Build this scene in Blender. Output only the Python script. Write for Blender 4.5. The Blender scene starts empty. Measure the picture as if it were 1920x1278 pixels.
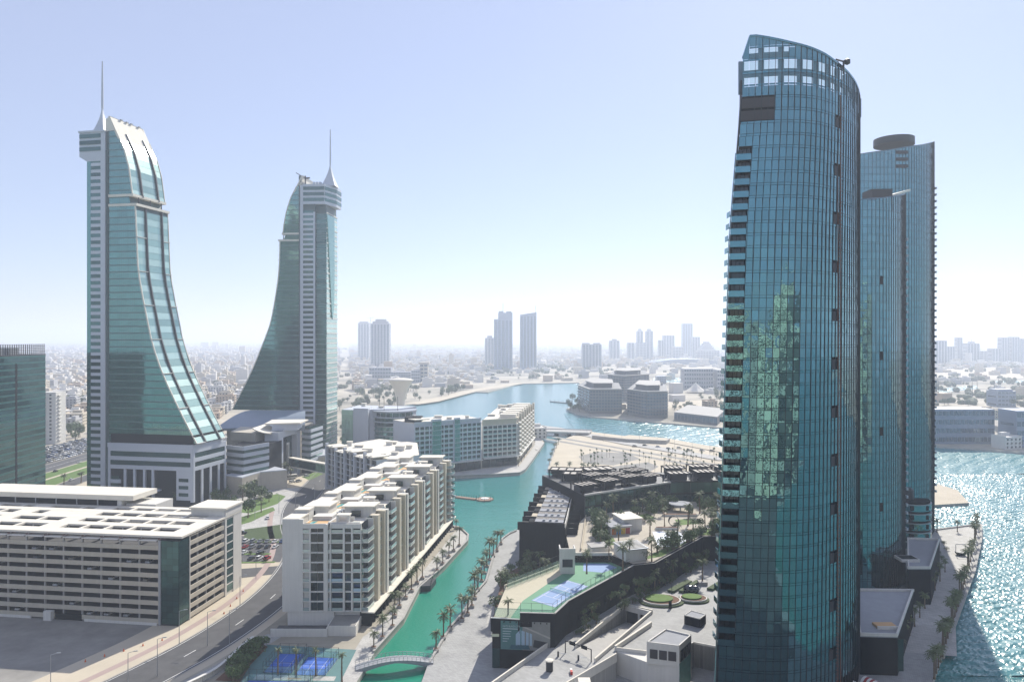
import bpy, bmesh, math, random
from mathutils import Vector, Matrix, Euler
from mathutils.geometry import tessellate_polygon
R = math.radians
rnd = random.Random(11)
sc = bpy.context.scene
# ---------------------------------------------------------------- camera
HY, FP, CH = 634.0, 1400.0, 100.0
cd = bpy.data.cameras.new('camera'); cam = bpy.data.objects.new('camera', cd)
sc.collection.objects.link(cam); sc.camera = cam
cam.location = (0, 0, CH); cam.rotation_euler = (R(90), 0, 0)
cd.sensor_width = 36; cd.lens = 36 * FP / 1920; cd.shift_y = -5.0 / 1920
cd.clip_start = 1; cd.clip_end = 150000
# ---------------------------------------------------------------- sky and sun
SAZ, SEL = R(24), R(37)
wd = bpy.data.worlds.new('World'); sc.world = wd; wd.use_nodes = True
nt = wd.node_tree; nt.nodes.clear()
wo = nt.nodes.new('ShaderNodeOutputWorld'); bg = nt.nodes.new('ShaderNodeBackground')
sk = nt.nodes.new('ShaderNodeTexSky'); sk.sky_type = 'NISHITA'; sk.sun_disc = False
sk.sun_elevation = SEL; sk.sun_rotation = SAZ; sk.altitude = 0
sk.air_density = 1.0; sk.dust_density = 0.25; sk.ozone_density = 4.5
bg.inputs['Strength'].default_value = 0.108
vl = nt.nodes.new('ShaderNodeMix'); vl.data_type = 'RGBA'; vl.inputs['Factor'].default_value = 0.58   # thin even veil of high haze over the whole sky
vl.inputs['B'].default_value = (4.25, 4.45, 5.9, 1); nt.links.new(sk.outputs[0], vl.inputs['A']); nt.links.new(vl.outputs['Result'], bg.inputs['Color']); nt.links.new(bg.outputs[0], wo.inputs['Surface'])
sd = bpy.data.lights.new('sun', 'SUN'); sd.energy = 5.0; sd.angle = R(0.53); sd.color = (1.0, 0.945, 0.845)
sun = bpy.data.objects.new('sun', sd); sc.collection.objects.link(sun)
SDIR = Vector((math.sin(SAZ) * math.cos(SEL), math.cos(SAZ) * math.cos(SEL), math.sin(SEL)))
sun.rotation_euler = SDIR.to_track_quat('Z', 'Y').to_euler(); sun.location = (0, 0, 400)
vs = sc.view_settings; vs.view_transform = 'Standard'; vs.look = 'None'; vs.exposure = 0.45; vs.gamma = 1.0
vs.use_curve_mapping = False
cy = sc.cycles; cy.use_denoising = True; cy.max_bounces = 6; cy.diffuse_bounces = 2; cy.glossy_bounces = 3
cy.transmission_bounces = 3; cy.transparent_max_bounces = 6; cy.volume_bounces = 1
cy.caustics_reflective = False; cy.caustics_refractive = False; cy.sample_clamp_indirect = 6
HAZE_D, HAZE_C, HAZE_G = 0.00021, (0.78, 0.86, 1.0), 0.32
# ---------------------------------------------------------------- helpers
COL = bpy.data.collections.new('scene_objects'); sc.collection.children.link(COL)
LINK = COL.objects.link
def G(px, py, z=0.0):
    k = (CH - z) / (py - HY); return Vector(((px - 960) * k, FP * k, z))
def G2(px, py, z=0.0):
    v = G(px, py, z); return (v.x, v.y)
MATS = {}
def mat(name, col, rough=0.75, var=0.12, scale=0.25, metal=0.0, spec=0.4, bump=0.0, bscale=2.0, isl=0.0, streak=0.0):
    if name in MATS: return MATS[name]
    m = bpy.data.materials.new(name); MATS[name] = m; m.use_nodes = True
    t = m.node_tree; N = t.nodes; L = t.links; p = N['Principled BSDF']
    p.inputs['Roughness'].default_value = rough; p.inputs['Metallic'].default_value = metal
    p.inputs['Specular IOR Level'].default_value = spec
    p.inputs['Base Color'].default_value = (*col, 1)
    geo = N.new('ShaderNodeNewGeometry')
    if var or isl or streak:
        f = N.new('ShaderNodeMath'); f.operation = 'MULTIPLY_ADD'
        no = N.new('ShaderNodeTexNoise'); no.inputs['Scale'].default_value = scale; no.inputs['Detail'].default_value = 5
        no.inputs['Roughness'].default_value = 0.65
        L.new(geo.outputs['Position'], no.inputs['Vector'])
        f.inputs[1].default_value = 2.4 * var; f.inputs[2].default_value = 1.0 - 1.2 * var
        L.new(no.outputs['Fac'], f.inputs[0]); out = f.outputs[0]
        if streak:
            mp = N.new('ShaderNodeMapping'); mp.inputs['Scale'].default_value = (1.3, 1.3, 0.06)
            n2 = N.new('ShaderNodeTexNoise'); n2.inputs['Scale'].default_value = 1.0; n2.inputs['Detail'].default_value = 4
            L.new(geo.outputs['Position'], mp.inputs['Vector']); L.new(mp.outputs[0], n2.inputs['Vector'])
            g = N.new('ShaderNodeMath'); g.operation = 'MULTIPLY_ADD'; g.inputs[1].default_value = 2 * streak; g.inputs[2].default_value = 1 - streak
            L.new(n2.outputs['Fac'], g.inputs[0])
            h = N.new('ShaderNodeMath'); h.operation = 'MULTIPLY'; L.new(out, h.inputs[0]); L.new(g.outputs[0], h.inputs[1]); out = h.outputs[0]
        if isl:
            oi = N.new('ShaderNodeObjectInfo'); a = N.new('ShaderNodeMath'); a.operation = 'ADD'
            L.new(oi.outputs['Random'], a.inputs[0]); L.new(geo.outputs['Random Per Island'], a.inputs[1])
            fr = N.new('ShaderNodeMath'); fr.operation = 'FRACT'; L.new(a.outputs[0], fr.inputs[0])
            g = N.new('ShaderNodeMath'); g.operation = 'MULTIPLY_ADD'; g.inputs[1].default_value = 2 * isl; g.inputs[2].default_value = 1 - isl
            L.new(fr.outputs[0], g.inputs[0])
            h = N.new('ShaderNodeMath'); h.operation = 'MULTIPLY'; L.new(out, h.inputs[0]); L.new(g.outputs[0], h.inputs[1]); out = h.outputs[0]
        vm = N.new('ShaderNodeVectorMath'); vm.operation = 'SCALE'; vm.inputs[0].default_value = col
        L.new(out, vm.inputs['Scale']); L.new(vm.outputs[0], p.inputs['Base Color'])
    if bump:
        nb = N.new('ShaderNodeTexNoise'); nb.inputs['Scale'].default_value = bscale; nb.inputs['Detail'].default_value = 4
        L.new(geo.outputs['Position'], nb.inputs['Vector'])
        b = N.new('ShaderNodeBump'); b.inputs['Strength'].default_value = bump; b.inputs['Distance'].default_value = 0.3
        L.new(nb.outputs['Fac'], b.inputs['Height']); L.new(b.outputs[0], p.inputs['Normal'])
    return m
def paver_mat(name, col, jc, w, h, rough=0.8):
    if name in MATS: return MATS[name]
    m = mat(name, col, rough, 0.0); t = m.node_tree; N = t.nodes; L = t.links; p = N['Principled BSDF']
    geo = [n for n in N if n.type == 'NEW_GEOMETRY'][0]
    br = N.new('ShaderNodeTexBrick'); br.inputs['Color1'].default_value = (*[c * 0.86 for c in col], 1)
    br.inputs['Color2'].default_value = (*[min(1, c * 1.1) for c in col], 1); br.inputs['Mortar'].default_value = (*jc, 1)
    br.inputs['Scale'].default_value = 1; br.inputs['Brick Width'].default_value = w; br.inputs['Row Height'].default_value = h
    br.inputs['Mortar Size'].default_value = 0.04; br.inputs['Bias'].default_value = 0.2
    mp = N.new('ShaderNodeMapping'); mp.inputs['Rotation'].default_value = (0, 0, 0.4)
    L.new(geo.outputs['Position'], mp.inputs['Vector']); L.new(mp.outputs[0], br.inputs['Vector'])
    no = N.new('ShaderNodeTexNoise'); no.inputs['Scale'].default_value = 0.12; no.inputs['Detail'].default_value = 6
    L.new(geo.outputs['Position'], no.inputs['Vector'])
    f = N.new('ShaderNodeMath'); f.operation = 'MULTIPLY_ADD'; f.inputs[1].default_value = 0.5; f.inputs[2].default_value = 0.75
    L.new(no.outputs['Fac'], f.inputs[0])
    vm = N.new('ShaderNodeVectorMath'); vm.operation = 'SCALE'; L.new(br.outputs['Color'], vm.inputs[0]); L.new(f.outputs[0], vm.inputs['Scale'])
    L.new(vm.outputs[0], p.inputs['Base Color']); return m
def glass(name, col, metal=0.75, rough=0.04, isl=0.2, lines=None, lcol=0.35):
    """coated facade glass: tinted mirror-like coat, slight difference from pane to pane, thin mullions where too fine to build"""
    if name in MATS: return MATS[name]
    m = mat(name, col, rough, 0.05, 0.05, metal, 0.8, isl=isl)
    t = m.node_tree; N = t.nodes; L = t.links; p = N['Principled BSDF']; geo = [n for n in N if n.type == 'NEW_GEOMETRY'][0]
    nb = N.new('ShaderNodeTexNoise'); nb.inputs['Scale'].default_value = 0.5; nb.inputs['Detail'].default_value = 2
    L.new(geo.outputs['Position'], nb.inputs['Vector'])
    b = N.new('ShaderNodeBump'); b.inputs['Strength'].default_value = 0.35; b.inputs['Distance'].default_value = 0.055
    L.new(nb.outputs['Fac'], b.inputs['Height']); L.new(b.outputs[0], p.inputs['Normal'])
    if lines:
        (dx, dy), pitch = lines
        dt = N.new('ShaderNodeVectorMath'); dt.operation = 'DOT_PRODUCT'; dt.inputs[1].default_value = (dx, dy, 0)
        L.new(geo.outputs['Position'], dt.inputs[0])
        q = N.new('ShaderNodeMath'); q.operation = 'DIVIDE'; q.inputs[1].default_value = pitch; L.new(dt.outputs['Value'], q.inputs[0])
        fr = N.new('ShaderNodeMath'); fr.operation = 'FRACT'; L.new(q.outputs[0], fr.inputs[0])
        lt = N.new('ShaderNodeMath'); lt.operation = 'LESS_THAN'; lt.inputs[1].default_value = 0.1; L.new(fr.outputs[0], lt.inputs[0])
        src = p.inputs['Base Color'].links[0].from_socket
        mx = N.new('ShaderNodeMix'); mx.data_type = 'RGBA'; L.new(lt.outputs[0], mx.inputs['Factor']); L.new(src, mx.inputs['A'])
        mx.inputs['B'].default_value = (*[c * lcol for c in col], 1); L.new(mx.outputs['Result'], p.inputs['Base Color'])
    return m
class MB:
    def __init__(s): s.v = []; s.f = []; s.m = []
    def add(s, vs_, fs, mi=0):
        o = len(s.v); s.v += [tuple(v) for v in vs_]
        for f in fs: s.f.append(tuple(i + o for i in f)); s.m.append(mi)
        return s
    def box(s, x0, x1, y0, y1, z0, z1, mi=0, M=None):
        v = [(x, y, z) for z in (z0, z1) for y in (y0, y1) for x in (x0, x1)]
        if M is not None: v = [tuple(M @ Vector(p)) for p in v]
        return s.add(v, [(0, 2, 3, 1), (4, 5, 7, 6), (0, 1, 5, 4), (2, 6, 7, 3), (0, 4, 6, 2), (1, 3, 7, 5)], mi)
    def prism(s, poly, z0, z1, mi=0, mi_top=None, bottom=True):
        n = len(poly); a = sum(poly[i][0] * poly[(i + 1) % n][1] - poly[(i + 1) % n][0] * poly[i][1] for i in range(n))
        if a < 0: poly = poly[::-1]
        zt = z1 if isinstance(z1, (list, tuple)) else [z1] * n
        if a < 0 and isinstance(z1, (list, tuple)): zt = list(z1)[::-1]
        v = [(p[0], p[1], z0) for p in poly] + [(p[0], p[1], zt[i]) for i, p in enumerate(poly)]
        s.add(v, [(i, (i + 1) % n, n + (i + 1) % n, n + i) for i in range(n)], mi)
        tr = tessellate_polygon([[Vector((p[0], p[1], 0)) for p in poly]])
        def up(t, off, flip):
            A, B, C = (poly[i] for i in t); ar = (B[0] - A[0]) * (C[1] - A[1]) - (C[0] - A[0]) * (B[1] - A[1])
            t = t if (ar > 0) != flip else t[::-1]
            return tuple(i + off for i in t)
        s.add(v[n:], [up(t, 0, False) for t in tr], mi if mi_top is None else mi_top)
        if bottom: s.add(v[:n], [up(t, 0, True) for t in tr], mi)
        return s
    def sheet(s, poly, z, mi=0):
        tr = tessellate_polygon([[Vector((p[0], p[1], 0)) for p in poly]])
        fs = []
        for t in tr:
            A, B, C = (poly[i] for i in t)
            fs.append(t if (B[0] - A[0]) * (C[1] - A[1]) - (C[0] - A[0]) * (B[1] - A[1]) > 0 else t[::-1])
        return s.add([(p[0], p[1], z) for p in poly], fs, mi)
    def tube(s, p0, p1, r0, r1=None, n=6, mi=0, cap=True):
        r1 = r0 if r1 is None else r1
        p0 = Vector(p0); p1 = Vector(p1); d = (p1 - p0).normalized()
        a = d.orthogonal().normalized(); b = d.cross(a)
        v = [p0 + (a * math.cos(t) + b * math.sin(t)) * r0 for t in [2 * math.pi * i / n for i in range(n)]]
        v += [p1 + (a * math.cos(t) + b * math.sin(t)) * r1 for t in [2 * math.pi * i / n for i in range(n)]]
        fs = [(i, (i + 1) % n, n + (i + 1) % n, n + i) for i in range(n)]
        if cap: fs += [tuple(range(n))[::-1], tuple(range(n, 2 * n))]
        return s.add(v, fs, mi)
    def lathe(s, prof, cx, cy, n=24, mi=0, cap=True):
        o = []
        for r, z in prof: o += [(cx + r * math.cos(2 * math.pi * i / n), cy + r * math.sin(2 * math.pi * i / n), z) for i in range(n)]
        fs = []
        for k in range(len(prof) - 1):
            for i in range(n):
                j = (i + 1) % n; fs.append((k * n + i, k * n + j, (k + 1) * n + j, (k + 1) * n + i))
        if cap: fs += [tuple(range(n))[::-1], tuple((len(prof) - 1) * n + i for i in range(n))]
        return s.add(o, fs, mi)
    def mesh(s, name, mats, smooth=False):
        me = bpy.data.meshes.new(name); me.from_pydata(s.v, [], s.f)
        for m in (mats if isinstance(mats, (list, tuple)) else [mats]): me.materials.append(m)
        if any(s.m): me.polygons.foreach_set('material_index', s.m)
        if smooth: me.polygons.foreach_set('use_smooth', [True] * len(s.f))
        me.update(); return me
    def build(s, name, mats, parent=None, smooth=False, **kw):
        return mk(name, s.mesh(name, mats, smooth), parent, **kw)
def mk(name, data, parent=None, loc=None, rz=0.0, label=None, cat=None, group=None, kind=None):
    o = bpy.data.objects.new(name, data); LINK(o)
    if parent is not None: o.parent = parent
    if loc is not None: o.location = loc
    if rz: o.rotation_euler = (0, 0, rz)
    if label: o['label'] = label
    if cat: o['category'] = cat
    if group: o['group'] = group
    if kind: o['kind'] = kind
    return o
UC = {}
def unit_cube(m):
    if m.name not in UC: UC[m.name] = MB().box(-.5, .5, -.5, .5, -.5, .5).mesh('unit_' + m.name, m)
    return UC[m.name]
def bx(name, m, x0, x1, y0, y1, z0, z1, parent=None, sub=None, rot=None, **kw):
    """axis-aligned box in the thing's frame (sub: child of that part, still measured in the thing's frame)"""
    o = mk(name, unit_cube(m), sub if sub is not None else parent, **kw)
    o.location = ((x0 + x1) / 2, (y0 + y1) / 2, (z0 + z1) / 2)
    o.scale = (max(abs(x1 - x0), 1e-3), max(abs(y1 - y0), 1e-3), max(abs(z1 - z0), 1e-3))
    if rot: o.rotation_euler = rot
    if sub is not None: o.matrix_parent_inverse = Matrix.LocRotScale(sub.location, sub.rotation_euler, sub.scale).inverted()
    return o
def thing(name, label, cat, P=(0, 0), dr=(1, 0), z=0.0, group=None):
    return mk(name, None, None, (P[0], P[1], z), math.atan2(dr[1], dr[0]), label, cat, group)
class Fr:
    """a thing's frame: u along dr, v away to its left, pixel look-ups on vertical planes v = const"""
    def __init__(s, P, dr):
        l = math.hypot(*dr); s.P = P; s.d = (dr[0] / l, dr[1] / l); s.n = (-s.d[1], s.d[0])
    def loc(s, x, y): return ((x - s.P[0]) * s.d[0] + (y - s.P[1]) * s.d[1], (x - s.P[0]) * s.n[0] + (y - s.P[1]) * s.n[1])
    def uz(s, px, py, v=0.0):
        k = (px - 960) / FP; q = s.P[0] * s.n[0] + s.P[1] * s.n[1] + v
        t = q / (k * s.n[0] + s.n[1]); return (s.loc(k * t, t)[0], CH - (py - HY) * t / FP)
    def vz(s, px, py, u=0.0):
        k = (px - 960) / FP; q = s.P[0] * s.d[0] + s.P[1] * s.d[1] + u
        t = q / (k * s.d[0] + s.d[1]); return (s.loc(k * t, t)[1], CH - (py - HY) * t / FP)
    def g(s, px, py, z=0.0): return s.loc(*G2(px, py, z))
class Wall:
    """outer wall from A to B (left to right seen from outside) in the thing's frame; n points outward"""
    def __init__(s, root, A, B):
        s.root = root; s.A = A; dx, dy = B[0] - A[0], B[1] - A[1]; s.L = math.hypot(dx, dy); s.d = (dx / s.L, dy / s.L)
        s.n = (s.d[1], -s.d[0]); s.ang = math.atan2(dy, dx)
    def pt(s, a, n): return (s.A[0] + s.d[0] * a + s.n[0] * n, s.A[1] + s.d[1] * a + s.n[1] * n)
    def box(s, name, m, a0, a1, n0, n1, z0, z1, sub=None, tilt=0.0, **kw):
        o = mk(name, unit_cube(m), sub if sub is not None else s.root, **kw)
        x, y = s.pt((a0 + a1) / 2, (n0 + n1) / 2); o.location = (x, y, (z0 + z1) / 2)
        o.scale = (max(a1 - a0, 1e-3), max(n1 - n0, 1e-3), max(z1 - z0, 1e-3))
        o.rotation_euler = (rnd.gauss(0, tilt), 0, s.ang + rnd.gauss(0, tilt)) if tilt else (0, 0, s.ang)
        if sub is not None: o.matrix_parent_inverse = Matrix.LocRotScale(sub.location, sub.rotation_euler, sub.scale).inverted()
        return o
def banded(w, a0, a1, z0, dz, n, gh, mb, mg, proud=0.25, top=True, tilt=0.004, split=0, names=('spandrel', 'window')):
    """floors of a light band and a dark glass strip; with split each strip is cut into panes"""
    for i in range(n):
        z = z0 + i * dz
        w.box(names[0], mb, a0, a1, -0.2, proud, z, z + dz - gh)
        k = max(1, int(round((a1 - a0) / split))) if split else 1
        for j in range(k):
            b0 = a0 + (a1 - a0) * j / k + .04; b1 = a0 + (a1 - a0) * (j + 1) / k - .04
            w.box(names[1], mg, b0, b1, -0.2, 0.0, z + dz - gh + .02, z + dz - .02, tilt=tilt)
    if top: w.box(names[0], mb, a0, a1, -0.2, proud, z0 + n * dz, z0 + n * dz + dz - gh)
def gridwall(w, a0, a1, cols, z0, dz, n, pw, sh, depth, mw, mg, rail=None, rail_h=1.0, tilt=0.004, frame=None):
    """piers and floor slabs standing proud of recessed windows, each window a pane with a frame"""
    cw = (a1 - a0) / cols
    for j in range(cols + 1):
        a = a0 + j * cw; w.box('pier', mw, a - pw / 2, a + pw / 2, 0.003, depth, z0, z0 + n * dz + sh)
    for i in range(n + 1):
        w.box('floor_slab', mw, a0 + pw / 2, a1 - pw / 2, 0.003, depth - 0.05, z0 + i * dz, z0 + i * dz + sh)
    for i in range(n):
        for j in range(cols):
            b0 = a0 + j * cw + pw / 2; b1 = b0 + cw - pw; z = z0 + i * dz + sh
            win = w.box('window', frame or mw, b0, b1, 0.003, 0.12, z, z + .12)
            h = (b0 + b1) / 2
            w.box('pane', mg, b0 + .04, h - .03, 0.02, 0.07, z + .13, z + dz - sh - .03, sub=win, tilt=tilt)
            w.box('pane', mg, h + .03, b1 - .04, 0.02, 0.07, z + .13, z + dz - sh - .03, sub=win, tilt=tilt)
            if rail: w.box('railing', rail, b0, b1, depth - .12, depth - .06, z, z + rail_h)
def ordinal(k):
    W_ = ['first', 'second', 'third', 'fourth', 'fifth', 'sixth', 'seventh', 'eighth', 'ninth', 'tenth', 'eleventh', 'twelfth']
    if k < 12: return W_[k]
    k += 1; s = 'th' if 10 < k % 100 < 14 else {1: 'st', 2: 'nd', 3: 'rd'}.get(k % 10, 'th'); return f'{k}{s}'
# ---------------------------------------------------------------- palette
m_white = mat('white_render', (0.62, 0.605, 0.56), 0.8, 0.10, 0.15, streak=0.12)
m_roofw = mat('white_roof', (0.68, 0.64, 0.55), 0.85, 0.10, 0.3)
m_cream = mat('cream_render', (0.55, 0.50, 0.40), 0.8, 0.10, 0.15, streak=0.10)
m_clad = mat('silver_cladding', (0.50, 0.53, 0.58), 0.45, 0.06, 0.2, spec=0.5)
m_stone = mat('warm_stone', (0.46, 0.42, 0.35), 0.8, 0.14, 0.3, streak=0.08)
m_conc = mat('concrete', (0.36, 0.35, 0.33), 0.85, 0.16, 0.3, streak=0.12)
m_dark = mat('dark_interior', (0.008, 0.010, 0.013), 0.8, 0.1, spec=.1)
m_metal = mat('dark_metal', (0.03, 0.034, 0.042), 0.5, 0.08, spec=.3)
m_black = mat('black_cladding', (0.007, 0.008, 0.012), 0.8, 0.3, 0.4, spec=.08)
m_steel = mat('grey_steel', (0.35, 0.37, 0.40), 0.4, 0.05, metal=0.5)
m_rust = mat('rusty_steel', (0.16, 0.06, 0.035), 0.8, 0.3, 1.5)
m_asph = mat('asphalt', (0.085, 0.085, 0.088), 0.9, 0.35, 0.22, bump=0.1)
m_sand = mat('sand', (0.50, 0.44, 0.34), 0.95, 0.16, 0.05, bump=0.1)
m_lot = mat('dusty_lot', (0.25, 0.24, 0.22), 0.95, 0.45, 0.09)
m_pink = mat('pink_paving', (0.38, 0.29, 0.26), 0.9, 0.12, 0.3)
m_line = mat('road_paint', (0.75, 0.75, 0.72), 0.7, 0.1, 1.0)
m_grass = mat('lawn', (0.10, 0.17, 0.035), 0.9, 0.25, 0.4)
m_hedge = mat('hedge_leaf', (0.045, 0.075, 0.022), 0.85, 0.5, 1.2, bump=0.6, bscale=3)
m_leaf = mat('tree_leaf', (0.07, 0.115, 0.034), 0.7, 0.4, 0.7, isl=0.35)
m_palm = mat('palm_leaf', (0.095, 0.125, 0.042), 0.6, 0.3, 1.0, isl=0.3)
m_trunk = mat('palm_trunk', (0.16, 0.115, 0.075), 0.95, 0.3, 3.0)
m_soil = mat('brown_soil', (0.15, 0.08, 0.05), 0.95, 0.3, 1.0)
m_orange = mat('orange_deck', (0.58, 0.36, 0.17), 0.8, 0.1, 0.6)
m_pool = mat('pool_water', (0.06, 0.35, 0.36), 0.08, 0.1, spec=0.6)
m_blue = mat('blue_court', (0.04, 0.13, 0.50), 0.75, 0.06, 0.6)
m_tblue = mat('tennis_blue', (0.20, 0.30, 0.50), 0.75, 0.06, 0.6)
m_green = mat('green_court', (0.12, 0.28, 0.17), 0.8, 0.08, 0.4)
m_pave = paver_mat('promenade_paving', (0.42, 0.41, 0.385), (0.27, 0.26, 0.245), 1.8, 0.9)
m_pave2 = paver_mat('plaza_paving', (0.33, 0.33, 0.32), (0.22, 0.22, 0.215), 1.2, 0.6)
g_teal = glass('green_facade_glass', (0.15, 0.31, 0.285), 0.8, 0.06, 0.08, lines=((0.981, -0.196), 1.5))
g_teal2 = glass('green_facade_glass_east', (0.15, 0.31, 0.285), 0.8, 0.06, 0.08, lines=((0.998, -0.06), 1.5))
g_curve = glass('curved_roof_glass', (0.30, 0.46, 0.41), 0.7, 0.22, 0.12)
g_hh = glass('blue_tower_glass', (0.13, 0.29, 0.325), 0.88, 0.025, 0.10)
g_band = glass('green_band_glass', (0.06, 0.14, 0.13), 0.65, 0.06, 0.3)
g_dark = glass('dark_window_glass', (0.02, 0.032, 0.038), 0.5, 0.05, 0.5)
g_win = glass('apartment_glass', (0.035, 0.05, 0.058), 0.5, 0.05, 0.6)
g_rail = glass('balcony_glass', (0.42, 0.52, 0.50), 0.3, 0.12, 0.1)
g_dteal = glass('dark_teal_glass', (0.025, 0.085, 0.085), 0.7, 0.06, 0.2)
# ---------------------------------------------------------------- sea, land, haze
def water_mat():
    m = bpy.data.materials.new('sea_water'); m.use_nodes = True; t = m.node_tree; N = t.nodes; L = t.links; p = N['Principled BSDF']
    geo = N.new('ShaderNodeNewGeometry')
    # sheltered canal is milky green, the open sea paler blue-green: colour of the water body itself, by place
    sp = N.new('ShaderNodeSeparateXYZ'); L.new(geo.outputs['Position'], sp.inputs[0])
    mr = N.new('ShaderNodeMapRange'); mr.inputs['From Min'].default_value = 230; mr.inputs['From Max'].default_value = 620
    L.new(sp.outputs['Y'], mr.inputs['Value'])
    mr2 = N.new('ShaderNodeMapRange'); mr2.inputs['From Min'].default_value = 60; mr2.inputs['From Max'].default_value = 160
    L.new(sp.outputs['X'], mr2.inputs['Value'])
    mxf = N.new('ShaderNodeMath'); mxf.operation = 'MAXIMUM'; L.new(mr.outputs[0], mxf.inputs[0]); L.new(mr2.outputs[0], mxf.inputs[1])
    mx = N.new('ShaderNodeMix'); mx.data_type = 'RGBA'; L.new(mxf.outputs[0], mx.inputs['Factor'])
    mx.inputs['A'].default_value = (0.018, 0.23, 0.145, 1); mx.inputs['B'].default_value = (0.05, 0.20, 0.22, 1)
    L.new(mx.outputs['Result'], p.inputs['Base Color'])
    p.inputs['Roughness'].default_value = 0.15; p.inputs['IOR'].default_value = 1.33
    n1 = N.new('ShaderNodeTexNoise'); n1.inputs['Scale'].default_value = 0.75; n1.inputs['Detail'].default_value = 1.5; n1.inputs['Roughness'].default_value = 0.6
    mp = N.new('ShaderNodeMapping'); mp.inputs['Rotation'].default_value = (0, 0, 0.5); mp.inputs['Scale'].default_value = (1.0, 1.9, 1)
    L.new(geo.outputs['Position'], mp.inputs['Vector']); L.new(mp.outputs[0], n1.inputs['Vector'])
    n2 = N.new('ShaderNodeTexNoise'); n2.inputs['Scale'].default_value = 0.06; n2.inputs['Detail'].default_value = 3
    L.new(mp.outputs[0], n2.inputs['Vector'])
    ad = N.new('ShaderNodeMath'); ad.operation = 'MULTIPLY_ADD'; ad.inputs[1].default_value = 1.6
    L.new(n2.outputs['Fac'], ad.inputs[0]); L.new(n1.outputs['Fac'], ad.inputs[2])
    b = N.new('ShaderNodeBump'); b.inputs['Distance'].default_value = 1.5
    # open water is rougher than the canal
    st = N.new('ShaderNodeMapRange'); st.inputs['From Min'].default_value = 100; st.inputs['From Max'].default_value = 170
    st.inputs['To Min'].default_value = 0.09; st.inputs['To Max'].default_value = 0.8
    rg = N.new('ShaderNodeMapRange'); rg.inputs['From Min'].default_value = 90; rg.inputs['From Max'].default_value = 170
    rg.inputs['To Min'].default_value = 0.14; rg.inputs['To Max'].default_value = 0.27; L.new(sp.outputs['X'], rg.inputs['Value']); L.new(rg.outputs[0], p.inputs['Roughness'])
    L.new(sp.outputs['X'], st.inputs['Value']); L.new(st.outputs[0], b.inputs['Strength'])
    L.new(ad.outputs[0], b.inputs['Height']); L.new(b.outputs[0], p.inputs['Normal'])
    return m
m_sea = water_mat()
FAR = 60000
MB().sheet([(-FAR, -3000), (FAR, -3000), (FAR, FAR), (-FAR, FAR)], -1.8).build('sea', m_sea, kind='structure')
# wind waves as real facets where the open water lies under the sun
def wave_field(name, x0, x1, y0, y1, c, seed, amp):
    r = random.Random(seed); W_ = []
    for _ in range(9):
        L_ = r.uniform(2.6, 9) * c; a = r.gauss(2.0, .55); k = 2 * math.pi / L_; W_.append((k * math.cos(a), k * math.sin(a), r.uniform(0, 6.28), amp * L_ * .012))
    nx, ny = int((x1 - x0) / c), int((y1 - y0) / c); sn = math.sin; V = []; add = V.append; g = r.gauss; sg = amp * c * .075
    for j in range(ny + 1):
        y = y0 + j * c
        for i in range(nx + 1):
            x = x0 + i * c; z = g(0, sg)
            for kx, ky, ph, am in W_: z += am * sn(kx * x + ky * y + ph)
            add((x, y, z - 1.55))
    F = [(j * (nx + 1) + i, j * (nx + 1) + i + 1, (j + 1) * (nx + 1) + i + 1, (j + 1) * (nx + 1) + i) for j in range(ny) for i in range(nx)]
    me = bpy.data.meshes.new(name); me.from_pydata(V, [], F); me.materials.append(m_waves); mk(name, me, kind='structure')
m_waves = m_sea.copy(); m_waves.name = 'rippled_sea_water'
for n_ in m_waves.node_tree.nodes:
    if n_.type == 'BUMP': n_.inputs['Strength'].default_value = .1; [m_waves.node_tree.links.remove(l) for l in list(n_.inputs['Strength'].links)]; n_.inputs['Strength'].default_value = .08
wave_field('sea_waves', 118, 380, 225, 560, .72, 3, 1.0); wave_field('channel_waves', 70, 560, 560, 1010, 1.8, 4, .5)
def land_mat():
    m = mat('desert_ground', (0.36, 0.33, 0.27), 0.95, 0.0); t = m.node_tree; N = t.nodes; L = t.links; p = N['Principled BSDF']
    geo = [n for n in N if n.type == 'NEW_GEOMETRY'][0]
    a = N.new('ShaderNodeTexNoise'); a.inputs['Scale'].default_value = 0.004; a.inputs['Detail'].default_value = 8; a.inputs['Roughness'].default_value = 0.7
    L.new(geo.outputs['Position'], a.inputs['Vector'])
    r = N.new('ShaderNodeValToRGB'); e = r.color_ramp.elements
    e[0].position = 0.36; e[0].color = (0.16, 0.15, 0.12, 1); e[1].position = 0.62; e[1].color = (0.50, 0.45, 0.36, 1)
    k = e.new(0.48); k.color = (0.34, 0.31, 0.25, 1)
    L.new(a.outputs['Fac'], r.inputs['Fac']); L.new(r.outputs['Color'], p.inputs['Base Color']); return m
m_land = land_mat()
m_quay = mat('quay_concrete', (0.40, 0.38, 0.34), 0.85, 0.2, 0.4, streak=0.15)
west_px = [(655, 1300), (702, 1223), (757, 1161), (787, 1102), (832, 1063), (877, 1014), (879, 1003), (866, 991), (838, 984), (815, 965)]
west = [(-58, -380)] + [G2(*p) for p in west_px] + [(-86, 480), (-84, 545), G2(838, 893), G2(930, 889), G2(975, 886), G2(985, 880), G2(998, 863), G2(1021, 830), G2(1012, 815),
        (24, 860), (-60, 900), (-190, 1010), G2(769, 758), G2(806, 753), G2(881, 734), G2(915, 735), G2(974, 719), G2(1084, 717), (150, 1500), (150, 1250), G2(1062, 766), G2(1080, 775),
        G2(1110, 781), G2(1160, 785), G2(1255, 793), G2(1364, 802), G2(1752, 835), G2(1920, 848), (900, 600), (2500, 500), (9000, 1500), (FAR * .95, 4000), (FAR * .95, FAR * .95), (-FAR * .95, FAR * .95), (-FAR * .95, 20000), (-4000, 1300), (-520, 160), (-430, -380)]
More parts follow.
